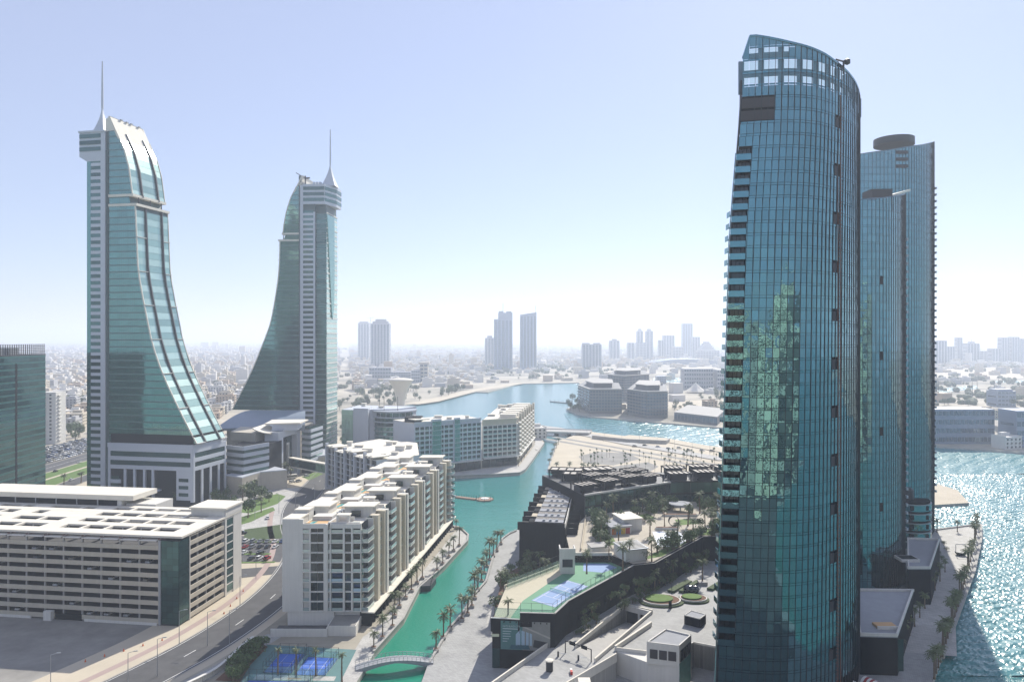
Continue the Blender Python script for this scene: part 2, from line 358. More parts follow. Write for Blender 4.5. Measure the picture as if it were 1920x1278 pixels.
MB().prism(west, -4, 0, 1, 0, bottom=False).build('ground', [m_land, m_quay], kind='structure')
east_px = [(782, 1300), (803, 1243), (842, 1177), (866, 1150), (884, 1120), (910, 1090), (926, 1035), (941, 1010), (955, 1000), (967, 995)]
east = [(-27, -380)] + [G2(*p) for p in east_px] + [(6, 405), (14, 409), (60, 415), (100, 424), (160, 434), (200, 415), G2(1752, 994), G2(1838, 983), G2(1838, 1010), G2(1825, 1070), G2(1795, 1150), G2(1765, 1230), G2(1740, 1300), (118, 0), (150, -60), (430, -90), (430, -380)]
MB().prism(east, -4, 0, 1, 0, bottom=False).build('mall_island_ground', [m_pave2, m_quay], kind='structure')
plaza = [G2(1045, 826), G2(1027, 880), G2(1100, 896), (60, 540), (130, 545), (200, 500), G2(1752, 946), G2(1817, 942), G2(1795, 918), G2(1752, 905), G2(1560, 868), G2(1360, 838), G2(1260, 828), G2(1200, 820), G2(1100, 808)]
MB().prism(plaza, -4, 0, 1, 0, bottom=False).build('sandy_island_ground', [m_sand, m_quay], kind='structure')
# haze: one closed box of even air over everything
hz = bpy.data.materials.new('haze'); hz.use_nodes = True; ht = hz.node_tree; ht.nodes.clear()
ho = ht.nodes.new('ShaderNodeOutputMaterial'); hv = ht.nodes.new('ShaderNodeVolumePrincipled')
hv.inputs['Color'].default_value = (*HAZE_C, 1); hv.inputs['Density'].default_value = HAZE_D; hv.inputs['Anisotropy'].default_value = HAZE_G
ht.links.new(hv.outputs[0], ho.inputs['Volume'])
MB().box(-FAR - 500, FAR + 500, -3500, FAR + 500, -6, 290).build('haze', hz, kind='stuff')
# ---------------------------------------------------------------- curved glass towers on the right
def seg_interp(tab, x):
    if x <= tab[0][0]: return tab[0][1]
    for (a, b), (c, d) in zip(tab, tab[1:]):
        if x <= c: return b + (d - b) * (x - a) / (c - a)
    return tab[-1][1]
def resample(pts, n):
    # smooth the polyline (Catmull-Rom), then cut it into n equal lengths
    P = [Vector(p) for p in pts]; q = []
    for i in range(len(P) - 1):
        p0 = P[max(i - 1, 0)]; p1 = P[i]; p2 = P[i + 1]; p3 = P[min(i + 2, len(P) - 1)]
        for k in range(12):
            t = k / 12; q.append(0.5 * ((2 * p1) + (p2 - p0) * t + (2 * p0 - 5 * p1 + 4 * p2 - p3) * t * t + (3 * p1 - p0 - 3 * p2 + p3) * t ** 3))
    q.append(P[-1]); ds = [0]
    for a, b in zip(q, q[1:]): ds.append(ds[-1] + (b - a).length)
    out = []; j = 0
    for i in range(n + 1):
        s = ds[-1] * i / n
        while j < len(ds) - 2 and ds[j + 1] < s: j += 1
        f = (s - ds[j]) / (ds[j + 1] - ds[j]); out.append(q[j].lerp(q[j + 1], f))
    return out, ds[-1]
def curved_tower(label, front, back, z0, fh, ztop, core_top, lean, ncols, balc=None, louv=(), slots=None, gl=None, keep=300, crown=True, hoist=None):
    gl = gl or g_hh
    O = front[0]; root = thing('glass_tower', label, 'skyscraper', O)
    pts, Ltot = resample([Vector((p[0] - O[0], p[1] - O[1])) for p in front], ncols)
    def pt(i, z):
        p = pts[i]; t = i / ncols; return Vector((p.x + lean(z) * (1 - t) ** 2, p.y))
    bk = [Vector((b[0] - O[0], b[1] - O[1])) for b in back]
    def ring(z, inset=0.25, recess=True):
        r = []
        for i in range(ncols + 1):
            p = pt(i, z); a = pt(max(i - 1, 0), z); b = pt(min(i + 1, ncols), z); d = (b - a).normalized(); n = Vector((d.y, -d.x))
            ins = inset + (1.7 if (balc and recess and i <= balc[0] and z0 + balc[1] * fh < z < z0 + balc[2] * fh) else 0)
            r.append(p - n * ins)
        return r + [b + Vector((lean(z) if j == len(bk) - 1 else 0, 0)) for j, b in enumerate(bk)]
    # dark body behind the glass
    zs = [z0 - 6] + [z0 + (core_top - z0) * k / 14 for k in range(1, 15)]
    if balc: zs = sorted(set(zs + [z0 + q * fh + e for q in balc[1:] for e in (-.05, .05)]))
    m = MB(); nn = len(ring(0)); vv = []
    for z in zs: vv += [(p.x, p.y, z) for p in ring(z)]
    fs = [(k * nn + i, k * nn + (i + 1) % nn, (k + 1) * nn + (i + 1) % nn, (k + 1) * nn + i) for k in range(len(zs) - 1) for i in range(nn)]
    m.add(vv, fs); tr = tessellate_polygon([[Vector((p.x, p.y, 0)) for p in ring(zs[-1])]]); m.add(vv[-nn:], [t if True else t for t in tr])
    m.build('body', m_dark, root)
    # back and side skin
    m = MB()
    for k in range(int((core_top - z0) / fh)):
        z = z0 + k * fh; r0 = ring(z, 0, False)
        for j in range(ncols, nn):
            a = r0[j]; b = r0[(j + 1) % nn]; d = (b - a); L_ = d.length; d = d / L_; nrm = Vector((d.y, -d.x)); c = max(1, int(L_ / 3))
            for q in range(c):
                p = a + d * (L_ * q / c + .06) + nrm * .05; p2 = a + d * (L_ * (q + 1) / c - .06) + nrm * .05
                m.add([(p.x, p.y, z + .1), (p2.x, p2.y, z + .1), (p2.x, p2.y, z + fh - .1), (p.x, p.y, z + fh - .1)], [(0, 1, 2, 3)])
    m.build('rear_glazing', gl, root, kind='stuff')
    # panes
    zt = [ztop(i / ncols) for i in range(ncols + 1)]
    nf = int((max(zt) - z0) / fh) + 1; panes = []
    for f in range(nf):
        z = z0 + f * fh
        for i in range(ncols):
            top = min(zt[i], zt[i + 1]); hi = z + fh
            if z > top - .3: continue
            skip = False
            if balc and i < balc[0] and balc[1] <= f < balc[2]: skip = True
            for (i0, i1, f0, f1) in louv:
                if i0 <= i < i1 and f0 <= f < f1: skip = True
            if slots and i in slots[0] and (f - slots[1]) % slots[2] == 0 and z < core_top - 6: 
                panes.append(('slot', i, z, z + fh * .8)); continue
            if skip: continue
            if hi > top: 
                a = pt(i, z); b = pt(i + 1, z)
                panes.append(('slant', i, z, (zt[i], zt[i + 1]))); continue
            panes.append(('v', i, z + .05, z + fh * .80 - .05)); panes.append(('s', i, z + fh * .80 + .05, hi - .05))
    cam_l = Vector((-O[0], -O[1]))
    def score(p):
        if p[0] != 'v': return -1
        a = pt(p[1], p[2]); b = pt(p[1] + 1, p[2]); d = b - a; n = Vector((d.y, -d.x)); c = cam_l - a; zz = CH - p[2]
        return n.dot(c) / (c.length_squared + zz * zz) ** 1.5
    sel = set(id(p) for p in sorted(panes, key=score, reverse=True)[:keep])
    st = MB(); sp = MB(); sl = []
    clear = lambda i, z: crown and core_top - .5 < z < min(zt[i], zt[i + 1]) - 3.4
    stc = MB()
    for p in panes:
        i = p[1]; a = pt(i, p[2]); b = pt(i + 1, p[2]); d = b - a; w = d.length; ang = math.atan2(d.y, d.x); c = (a + b) / 2
        if p[0] == 'slot': bx('service_opening', m_louv if i % 2 else m_dark, 0, 1, 0, 1, 0, 1, root); o = COL.objects[-1]; o.location = (c.x, c.y, (p[2] + p[3]) / 2); o.scale = (w, .3, p[3] - p[2]); o.rotation_euler = (0, 0, ang); continue
        if p[0] == 'slant':
            (stc if clear(i, p[2]) else st).add([(a.x, a.y, p[2]), (b.x, b.y, p[2]), (b.x, b.y, max(p[3][1], p[2])), (a.x, a.y, max(p[3][0], p[2]))], [(0, 1, 2, 3)]); continue
        zc = (p[2] + p[3]) / 2; h = p[3] - p[2]; tx, tz = rnd.gauss(0, .010), rnd.gauss(0, .010)
        if id(p) in sel:
            o = mk('pane', unit_cube(g_clear if clear(i, p[2]) else gl), root); o.location = (c.x, c.y, zc); o.scale = (w - .1, .04, h); o.rotation_euler = (tx, 0, ang + tz)
        else:
            if p[0] == 's': tx *= .5; tz *= .5
            M = Matrix.LocRotScale(Vector((c.x, c.y, zc)), Euler((tx, 0, ang + tz)), Vector((w - .1, .04, h)))
            q = [M @ Vector(v) for v in ((-.5, 0, -.5), (.5, 0, -.5), (.5, 0, .5), (-.5, 0, .5))]
            (stc if (clear(i, p[2]) and p[0] == 'v') else st).add(q, [(0, 1, 2, 3)])
    st.build('panes', gl, root, kind='stuff')
    if stc.v: stc.build('crown_panes', g_clear, root, kind='stuff')
    # mullions on every column
    for i in range(ncols + 1):
        m = MB(); zs2 = [z0 - 4 + (zt[i] - z0 + 4) * k / 8 for k in range(9)]; pp = []
        a = pt(max(i - 1, 0), z0); b = pt(min(i + 1, ncols), z0); d = (b - a).normalized(); n = Vector((d.y, -d.x))
        if balc and i < balc[0]: zs2 = None
        if zs2 is None: continue
        wv = .10 if i % 3 else .16
        for z in zs2:
            c = pt(i, z); pp += [c - d * wv / 2 - n * .05, c + d * wv / 2 - n * .05, c + d * wv / 2 + n * .14, c - d * wv / 2 + n * .14]
        v = [(q.x, q.y, zs2[k // 4]) for k, q in enumerate(pp)]
        m.add(v, [(k * 4 + j, k * 4 + (j + 1) % 4, k * 4 + 4 + (j + 1) % 4, k * 4 + 4 + j) for k in range(8) for j in range(4)])
        m.build('mullion', m_metal, root)
    # balconies cut into the sharp end
    if balc:
        k = balc[0]
        for f in range(balc[1], balc[2]):
            z = z0 + f * fh
            a = pt(0, z); b = pt(k, z); d = (b - a); w = d.length; d = d / w; n = Vector((d.y, -d.x)); ang = math.atan2(d.y, d.x); e = math.atan2
            def bb(name, m_, a0, a1, n0, n1, z0_, z1_, sub=None):
                o = mk(name, unit_cube(m_), sub or root); c = a + d * ((a0 + a1) / 2) + n * ((n0 + n1) / 2)
                o.location = (c.x, c.y, (z0_ + z1_) / 2); o.scale = (a1 - a0, n1 - n0, z1_ - z0_); o.rotation_euler = (0, 0, ang)
                if sub: o.matrix_parent_inverse = Matrix.LocRotScale(sub.location, sub.rotation_euler, sub.scale).inverted()
                return o
            B = bb('balcony', m_metal, -.35, w, -1.9, .35, z, z + .22)
            bb('railing', gl, -.4, w * .97, .36, .42, z - .35, z + 1.25, B); bb('railing', gl, -.46, -.4, -1.9, .4, z - .35, z + 1.25, B)
            for q in range(3): bb('window', g_dark, .3 + q * (w - .4) / 3, .2 + (q + 1) * (w - .4) / 3, -1.9, -1.8, z + .25, z + fh - .25)
    for (i0, i1, f0, f1) in louv:
        for f in range(f0, f1):
            z = z0 + f * fh
            for k in range(5):
                for i in range(i0, i1):
                    a = pt(i, z); b = pt(i + 1, z); d = b - a; c = (a + b) / 2
                    if k == 0:
                        o = mk('louvre_panel', unit_cube(m_louv), root); o.location = (c.x, c.y, z + fh * .45); o.scale = (d.length + .02, .25, fh * .80); o.rotation_euler = (0, 0, math.atan2(d.y, d.x))
    if crown:
        # steel frame behind the screen wall
        for i in range(0, ncols + 1, 3):
            if zt[i] > core_top + 1:
                p = pt(i, core_top); m = MB().box(p.x - .7, p.x + .7, p.y + .6, p.y + 1.2, core_top, zt[i] - .8); m.build('crown_post', m_frame, root)
        z = core_top
        while z < max(zt) - 1.5:
            m = MB()
            for i in range(0, ncols):
                if min(zt[i], zt[i + 1]) > z + 1.3:
                    a = pt(i, z); b = pt(i + 1, z); v = []
                    for zz in (z, z + 1.7):
                        for p_, dy in ((a, .5), (b, .5), (b, 1.3), (a, 1.3)): v.append((p_.x, p_.y + dy, zz))
                    m.add(v, [(0, 1, 5, 4), (1, 2, 6, 5), (2, 3, 7, 6), (3, 0, 4, 7), (4, 5, 6, 7), (3, 2, 1, 0)])
            if m.v: m.build('crown_beam', m_frame, root)
            z += 4.4
        m = MB()
        for i in range(ncols):
            a = pt(i, zt[i]); b = pt(i + 1, zt[i + 1])
            m.add([(a.x, a.y - .25, zt[i] - .2), (b.x, b.y - .25, zt[i + 1] - .2), (b.x, b.y - .25, zt[i + 1] + .35), (a.x, a.y - .25, zt[i] + .35),
                   (a.x, a.y + .5, zt[i] - .2), (b.x, b.y + .5, zt[i + 1] - .2), (b.x, b.y + .5, zt[i + 1] + .35), (a.x, a.y + .5, zt[i] + .35)],
                  [(0, 1, 2, 3), (3, 2, 6, 7), (4, 7, 6, 5), (0, 4, 5, 1)])
        m.build('roof_coping', gl, root)
    return root, pt, zt, Ltot
m_louv = mat('brown_louvre', (0.05, 0.045, 0.05), 0.7, 0.1)
m_frame = mat('blue_grey_frame', (0.13, 0.19, 0.25), 0.5, 0.08, metal=0.2)
def clear_glass():
    m = bpy.data.materials.new('clear_screen_glass'); m.use_nodes = True; t = m.node_tree; N = t.nodes; L = t.links; p = N['Principled BSDF']
    p.inputs['Base Color'].default_value = (0.25, 0.45, 0.5, 1); p.inputs['Metallic'].default_value = 0.8; p.inputs['Roughness'].default_value = 0.05
    tr = N.new('ShaderNodeBsdfTransparent'); tr.inputs['Color'].default_value = (0.86, 0.96, 0.90, 1)
    mx = N.new('ShaderNodeMixShader'); mx.inputs[0].default_value = 0.3
    L.new(tr.outputs[0], mx.inputs[1]); L.new(p.outputs[0], mx.inputs[2]); L.new(mx.outputs[0], N['Material Output'].inputs['Surface']); return m
g_clear = clear_glass()
lean1 = lambda z: seg_interp([(0, -7.1), (10, -6.7), (65, -4.8), (127, -3.0), (161, -.3), (185, 0)], z)
zt1 = lambda t: seg_interp([(0, 174), (.015, 177.5), (.03, 179.7), (.11, 178.5), (.21, 176.9), (.34, 175.5), (.47, 174.4), (.57, 173.6), (.70, 172.4), (.79, 171.2), (.9, 170), (1, 169)], t)
T1, pt1, ztA, L1 = curved_tower('tall blue glass tower with sliced curved crown, nearest to the camera', 
    [(61, 197), (68, 195.3), (75, 195), (82, 197.3), (89.9, 203.5), (95.5, 209.2), (100, 215.2), (102.8, 221), (103, 227)], [(104, 246), (96, 256), (84, 252), (76, 238)],
    6.6, 3.27, zt1, 164.5, lean1, 36, balc=(2, 4, 44), louv=[(0, 5, 46, 48)], slots=((17, 18), 2, 4), keep=300)
# side fin and hoist rail
m = MB()
for z in range(6, 168, 6):
    p = pt1(0, z); q = pt1(0, z + 6); m.add([(p.x - .5, p.y - .1, z), (p.x - .1, p.y - .1, z), (p.x + .6, p.y + 3, z), (p.x + .2, p.y + 3, z), (q.x - .5, q.y - .1, z + 6), (q.x - .1, q.y - .1, z + 6), (q.x + .6, q.y + 3, z + 6), (q.x + .2, q.y + 3, z + 6)], [(0, 1, 5, 4), (1, 2, 6, 5), (2, 3, 7, 6), (3, 0, 4, 7)])
m.build('edge_fin', m_metal, T1)
m = MB()   # wing behind the sharp end, with its own balconies
W0 = lambda p, e=0: (p.x + .55 - e, p.y + 5); W1 = lambda p: (p.x + 12, p.y + 32)
for z in range(6, 150, 6):
    p = pt1(0, z); q = pt1(0, z + 6)
    m.add([(*W0(p), z), (p.x + 3, p.y + 4, z), (q.x + 3, q.y + 4, z + 6), (*W0(q), z + 6)], [(0, 1, 2, 3)])
    m.add([(*W1(p), z), (*W0(p), z), (*W0(q), z + 6), (*W1(q), z + 6)], [(0, 1, 2, 3)])
q = pt1(0, 150); m.add([(*W0(q), 150), (q.x + 3, q.y + 4, 150), (q.x + 30, q.y + 30, 150), (*W1(q), 150)], [(0, 1, 2, 3)])
m.build('side_wing', g_hh, T1)
for f in range(4, 40):
    z = 6.6 + f * 3.27 - 1; p = pt1(0, z); B = bx('balcony', m_metal, p.x + .55, p.x + 1.0, p.y + 5.2, p.y + 8, z, z + .2, T1); bx('railing', g_hh, p.x + .45, p.x + .55, p.y + 5.2, p.y + 8, z - .3, z + 1.2, sub=B)
i = 19; m = MB(); m2 = MB()
for z in range(7, 163, 1):
    a = pt1(i, z); m.tube((a.x - .4, a.y - .9, z), (a.x + .4, a.y - .7, z + 1), .06, n=4); m.tube((a.x - .4, a.y - .9, z), (a.x + .4, a.y - .7, z), .05, n=4)
a = pt1(i, 80)
for dx, dy in ((-.4, -.9), (.4, -.7)): m.tube((a.x + dx, a.y + dy, 6), (a.x + dx, a.y + dy, 166), .13, n=4)
m.build('hoist_mast', m_rust, T1)
m.__init__(); c = pt1(i, 166)
zz = ztA[i]
m.tube((c.x - 1, c.y, zz - 2), (c.x - 1, c.y, zz + 1.4), .25); m.tube((c.x + .6, c.y, zz - 2), (c.x + .6, c.y, zz + 1.6), .25); m.tube((c.x - 2, c.y - 1.4, zz + 1.4), (c.x + 1.5, c.y + 1, zz + 1.6), .25); m.lathe([(.1, zz + .4), (.8, zz + .8), (.8, zz + 1.8), (.1, zz + 2.2)], c.x + 1.6, c.y, 10)
m.build('roof_winch', m_metal, T1)
# middle tower
zt2 = lambda t: seg_interp([(0, 153), (.35, 154.5), (.75, 158), (1, 160.3)], t)
X = lambda px, d: ((px - 960) * d / FP, d)
T2, pt2, z2, L2 = curved_tower('blue glass tower with slanted white roof edge, between the two taller ones',
    [X(1580, 292), X(1615, 290), X(1640, 290), X(1665, 292.5), X(1684, 298), X(1694, 305), X(1697.5, 313)], [X(1690, 332), X(1650, 345), X(1570, 335)],
    0, 3.27, zt2, 151, lambda z: 0, 26, gl=g_hh, keep=260, crown=False, slots=((8,), 1, 9))
zt3 = lambda t: seg_interp([(0, 189), (.3, 191.5), (.6, 195.5), (.8, 199), (1, 202.6)], t)
T3, pt3, z3, L3 = curved_tower('tallest far blue glass tower with dark drum on its roof, behind the other two',
    [X(1590, 366), X(1640, 364), X(1690, 364), X(1722, 368), X(1740, 374), X(1749, 382), X(1752, 390)], [X(1746, 415), X(1690, 430), X(1580, 415)],
    0, 3.4, zt3, 187, lambda z: 0, 36, gl=g_hh, keep=260, crown=False)
for T, pt, zt, h in ((T2, pt2, z2, 150), (T3, pt3, z3, 186)):
    n = len(zt) - 1
    m = MB(); V = []
    for k in range(n + 1):
        p = pt(k, 0); V += [(p.x, p.y + .1, h), (p.x, p.y + .1, zt[k] + .5), (p.x, p.y + 1.2, zt[k] + .5), (p.x, p.y + 1.2, h)]
    m.add(V, [(k * 4 + j, k * 4 + (j + 1) % 4, k * 4 + 4 + (j + 1) % 4, k * 4 + 4 + j) for k in range(n) for j in range(4)])
    m.build('parapet', m_frame, T)
# roof pieces
p = pt2(9, 0); q = pt2(20, 0)
MB().box(p.x - 3, p.x + 5.2, p.y + 3, p.y + 11, 150, 158.8).build('plant_room', m_louv, T2)
a = pt2(12, 0); b = pt2(26, 0); m = MB()
m.add([(a.x, a.y + .5, 155.5), (b.x + .5, b.y - 3, 161), (b.x + 2.0, b.y + 9, 162), (a.x, a.y + 10, 156.5), (a.x, a.y + .5, 156.4), (b.x + .5, b.y - 3, 161.9), (b.x + 2.0, b.y + 9, 163), (a.x, a.y + 10, 157.4)], [(3, 2, 1, 0), (4, 5, 6, 7), (0, 1, 5, 4), (1, 2, 6, 5), (2, 3, 7, 6), (3, 0, 4, 7)])
m.build('slanted_roof', m_roofw, T2)
c = pt3(16, 0); O3 = X(1590, 366); cx = (1676 - 960) * 376 / FP - O3[0]; cyy = 376 - O3[1]
MB().lathe([(9.4, 196.8), (9.4, 200.2), (8.8, 200.2), (8.8, 199.4)], cx, cyy, 40).build('roof_drum', m_metal, T3)
for T, pt, n, h0, h1, i0, dz in ((T3, pt3, 36, 183, 195, 12, 3.4),):
    z = h0
    while z < h1 - 3:
        a = pt(i0, z); bx('balcony', m_louv, a.x, a.x + 6, a.y - .25, a.y + .1, z, z + 1.5, T); z += dz * 1.0
for T, pt, n, h in ((T2, pt2, 26, 155), (T3, pt3, 36, 190)):   # serrated balconies on the far edge
    z = 20.
    while z < h - 12:
        a = pt(n, z); bx('balcony', m_clad, a.x - .5, a.x + .2, a.y - 2, a.y + 1.5, z, z + 1.1, T); z += 3.35
# curved low balcony block at the foot of the far tower
root = thing('curved_balcony_block', 'curved glass block with dark balcony openings at the foot of the far tower', 'building', G2(1712, 1035))
for f in range(5):
    z = 3 + f * 4.3; arc = [(9 * math.cos(t), 3 - 9 * math.sin(t)) for t in [R(-10 + 200 * k / 20) for k in range(21)]][::-1]
    MB().prism(arc, z, z + 2.9).build('glass_band', g_hh, root, smooth=False)
    MB().prism([(x * 1.03, y * 1.03 - .1) for x, y in arc], z + 2.9, z + 3.3).build('rail_band', m_steel, root)
    MB().prism([(x * .93, y * .93) for x, y in arc], z + 3.3, z + 4.3).build('recess', m_dark, root)
    for t in (1.2, 1.9): bx('window', m_dark, 9 * math.cos(t) - 1.1, 9 * math.cos(t) + 1.1, 3 - 9.1 * math.sin(t), 3 - 8 * math.sin(t), z + .6, z + 2.6, root)
MB().lathe([(3, 24.5), (3, 29), (2, 30)], -2, 2, 16).build('roof_tank', m_metal, root)
def podium(label, ring_px, zr, m_wall, extras=()):
    P = [G2(x, y, zr) for x, y in ring_px]; O = P[0]; loc = [(p[0] - O[0], p[1] - O[1]) for p in P]
    r = thing('podium_block', label, 'building', O)
    MB().prism(loc, -1, zr - .8).build('wall', m_wall, r)
    MB().prism(loc, zr - .8 + .003, zr - .5).build('roof', m_podroof, r)
    n = len(loc)
    for i in range(n):
        a, b = loc[i], loc[(i + 1) % n]; d = Vector((b[0] - a[0], b[1] - a[1])); L_ = d.length; d /= L_; nn = Vector((-d.y, d.x))
        v = [Vector(a) , Vector(b), Vector(b) + nn * .5, Vector(a) + nn * .5]
        MB().prism([(q.x, q.y) for q in v], zr - .5, zr + .35).build('parapet', m_white, r)
    return r, loc
m_podroof = mat('grey_roof_membrane', (0.30, 0.31, 0.33), 0.9, 0.15, 0.4)
r, l = podium('dark walled podium block with pale parapet, at the foot of the nearest tower', [(1612, 1188), (1683, 1190), (1713, 1105), (1600, 1104)], 12, m_black)
bx('skylight', m_orange, 8, 14, 5, 9, 11.5, 12.2, r); bx('skylight_frame', m_white, 7.6, 14.4, 4.6, 5, 11.5, 12.5, r)
bx('glass_wall', g_dteal, 3, 13, -.12, -.02, 1, 10.5, r); bx('door', m_dark, .5, 2.8, -.12, -.02, 0, 9, r)
r, l = podium('dark walled podium block with sunken roof light, beside the curved balconies', [(1702, 1063), (1745, 1063), (1762, 1010), (1701, 1008)], 14, m_black)
bx('roof_light', m_white, 2, 9, 8, 14, 13.5, 14.6, r); bx('vent', m_dark, 2.4, 8.6, 8.4, 13.6, 14.603, 14.65, r)
# ---------------------------------------------------------------- the two swept office towers
def swept_tower(label, P, dr, prof, DEP, gfront, side, rib_frac, z_glass0, zrec, fh=4.12):
    """prof: (u, z) of the swept edge bottom to top; side +1 when the sweep is to the right of the straight back"""
    root = thing('office_tower', label, 'skyscraper', P, dr)
    ed = lambda z: seg_interp([(z_, u) for u, z_ in prof], z)
    u0 = 0.0; ztop = prof[-1][1]
    rec = lambda z: zrec[0] <= z <= zrec[1]
    zs = [z for z in [z_glass0 + i * 2.06 for i in range(int((ztop - z_glass0) / 2.06))]] + [ztop]
    sg = side
    # body
    m = MB(); V = []
    for z in zs:
        e = ed(z) - sg * (3.2 if rec(z) else .35)
        V += [(sg * .3, .35, z), (e, .35, z), (e, DEP - .35, z), (sg * .3, DEP - .35, z)]
    n = len(zs)
    fs = [(k * 4 + j, k * 4 + (j + 1) % 4, k * 4 + 4 + (j + 1) % 4, k * 4 + 4 + j) for k in range(n - 1) for j in range(4)] + [((n - 1) * 4, (n - 1) * 4 + 1, (n - 1) * 4 + 2, (n - 1) * 4 + 3)]
    m.add(V, fs); m.build('body', m_body, root)
    # front glazing: every floor cut into bays, light spandrel line between
    z = z_glass0; f = 0
    while z + 1.5 < ztop - 7:
        h = fh * .80; a0 = sg * .2; e0, e1 = ed(z), ed(z + h)
        if rec(z + 1): e0 -= sg * 3.0; e1 -= sg * 3.0
        L_ = abs(min(abs(e0), abs(e1))); k = max(1, int(L_ / 6.0 + .3)); bw = L_ / k
        for j in range(k - 1):
            o = bx('pane', gfront, *sorted((a0 + sg * (j * bw + .04), a0 + sg * ((j + 1) * bw - .04))), -.02, .12, z + .02, z + h, root, rot=(rnd.gauss(0, .002), 0, rnd.gauss(0, .0035)))
        s0 = a0 + sg * ((k - 1) * bw + .04); m = MB()
        m.add([(s0, -.02, z), (e0, -.02, z), (e1, -.02, z + h), (s0, -.02, z + h), (s0, .12, z), (e0, .12, z), (e1, .12, z + h), (s0, .12, z + h)],
              [(0, 1, 2, 3), (4, 7, 6, 5), (0, 4, 5, 1), (3, 2, 6, 7), (1, 5, 6, 2), (0, 3, 7, 4)]); m.build('pane', gfront, root)
        bx('spandrel', m_spand, *sorted((a0, ed(z + h + .4) - sg * (.1 + (3 if rec(z + 1) else 0)))), -.08, .1, z + h + .05, z + fh - .03, root)
        z += fh; f += 1
    # swept glazing: three bays of panels across the depth, ribs between
    fr = [0, rib_frac[0], rib_frac[1], 1]; z = z_glass0; cnt = 0; zc = ztop - 14
    while z < zc:
        z2 = min(z + fh, zc)
        if not (rec(z + .5) or rec(z2 - .5)):
            for j in range(3):
                y0 = DEP * fr[j] + (.5 if j else .15); y1 = DEP * fr[j + 1] - (.5 if j < 2 else .15); q = .07
                a = ed(z + q); b = ed(z2 - q); m = MB()
                m.add([(a, y0, z + q), (a, y1, z + q), (b, y1, z2 - q), (b, y0, z2 - q), (a - sg * .25, y0, z + q), (a - sg * .25, y1, z + q), (b - sg * .25, y1, z2 - q), (b - sg * .25, y0, z2 - q)],
                      [(0, 1, 2, 3), (0, 4, 5, 1), (3, 2, 6, 7), (0, 3, 7, 4), (1, 5, 6, 2)] if sg > 0 else [(3, 2, 1, 0), (1, 5, 4, 0), (7, 6, 2, 3), (4, 7, 3, 0), (2, 6, 5, 1)])
                m.build('swept_panel', g_curve if cnt % 2 else g_curve2, root)
            if cnt % 5 == 0 and z < zrec[0]:
                for y0, y1 in ((-.3, DEP * fr[1] - .6), (DEP * fr[2] + .6, DEP + .3)):
                    bx('ledge', m_white, *sorted((ed(z) - sg * .4, ed(z) + sg * .9)), y0, y1, z - .12, z + .22, root)
        z = z2; cnt += 1
    # white cladding at the head of the sweep
    zz = [zc + (ztop - zc) * k / 5 for k in range(6)]; m = MB(); V = []
    for z in zz: V += [(ed(z) + sg * .05, -.1, z), (ed(z) + sg * .05, DEP + .1, z), (ed(z) - sg * 1.2, DEP + .1, z), (ed(z) - sg * 1.2, -.1, z)]
    m.add(V, [(k * 4 + j, k * 4 + (j + 1) % 4, k * 4 + 4 + (j + 1) % 4, k * 4 + 4 + j) for k in range(5) for j in range(4)] + [(20, 21, 22, 23)]); m.build('head_cladding', m_roofw, root)
    # ribs and edge trims following the sweep
    for y, w, pr, mm, nm in ((DEP * fr[1], .9, .9, m_metal, 'rib'), (DEP * fr[2], .9, .9, m_metal, 'rib'), (0, .5, .25, m_roofw, 'edge_trim'), (DEP, .5, .25, m_roofw, 'edge_trim')):
        for lo, hi in ((z_glass0, zrec[0]), (zrec[1], ztop - 9)):
            kz = [lo + (hi - lo) * k / 16 for k in range(17)]; V = []
            for z in kz: V += [(ed(z) + sg * pr, y - w / 2, z), (ed(z) + sg * pr, y + w / 2, z), (ed(z) - sg * .5, y + w / 2, z), (ed(z) - sg * .5, y - w / 2, z)]
            MB().add(V, [(k * 4 + j, k * 4 + (j + 1) % 4, k * 4 + 4 + (j + 1) % 4, k * 4 + 4 + j) for k in range(16) for j in range(4)] + [(0, 1, 2, 3), (64, 65, 66, 67)]).build(nm, mm, root)
    # notch floor: white slabs above and below
    for z, e in ((zrec[0], 1.2), (zrec[1], .5)):
        bx('white_ledge', m_roofw, *sorted((sg * 0, ed(z) + sg * e)), -.5, DEP + .4, z - .6, z + .9, root)
    for k in range(3): bx('notch_column', m_metal, *sorted((ed(zrec[0]) - sg * 1.6, ed(zrec[0]) - sg * 1.1)), DEP * (.15 + .35 * k), DEP * (.15 + .35 * k) + .5, zrec[0] + 1, zrec[1] - .6, root)
    return root, ed
m_body = mat('body_panel', (0.06, 0.10, 0.10), 0.5, 0.1)
m_spand = mat('spandrel_green', (0.13, 0.21, 0.205), 0.35, 0.08, metal=0.3)
g_curve2 = glass('curved_roof_glass_light', (0.46, 0.62, 0.55), 0.65, 0.25, 0.12)
def mast(root, u, v, z0, z1, r): 
    m = MB().tube((u, v, z0), (u, v, z0 + (z1 - z0) * .55), r, r * .8, 8); m.tube((u, v, z0 + (z1 - z0) * .55), (u, v, z1), r * .8, r * .5, 8); m.build('mast', m_clad, root)
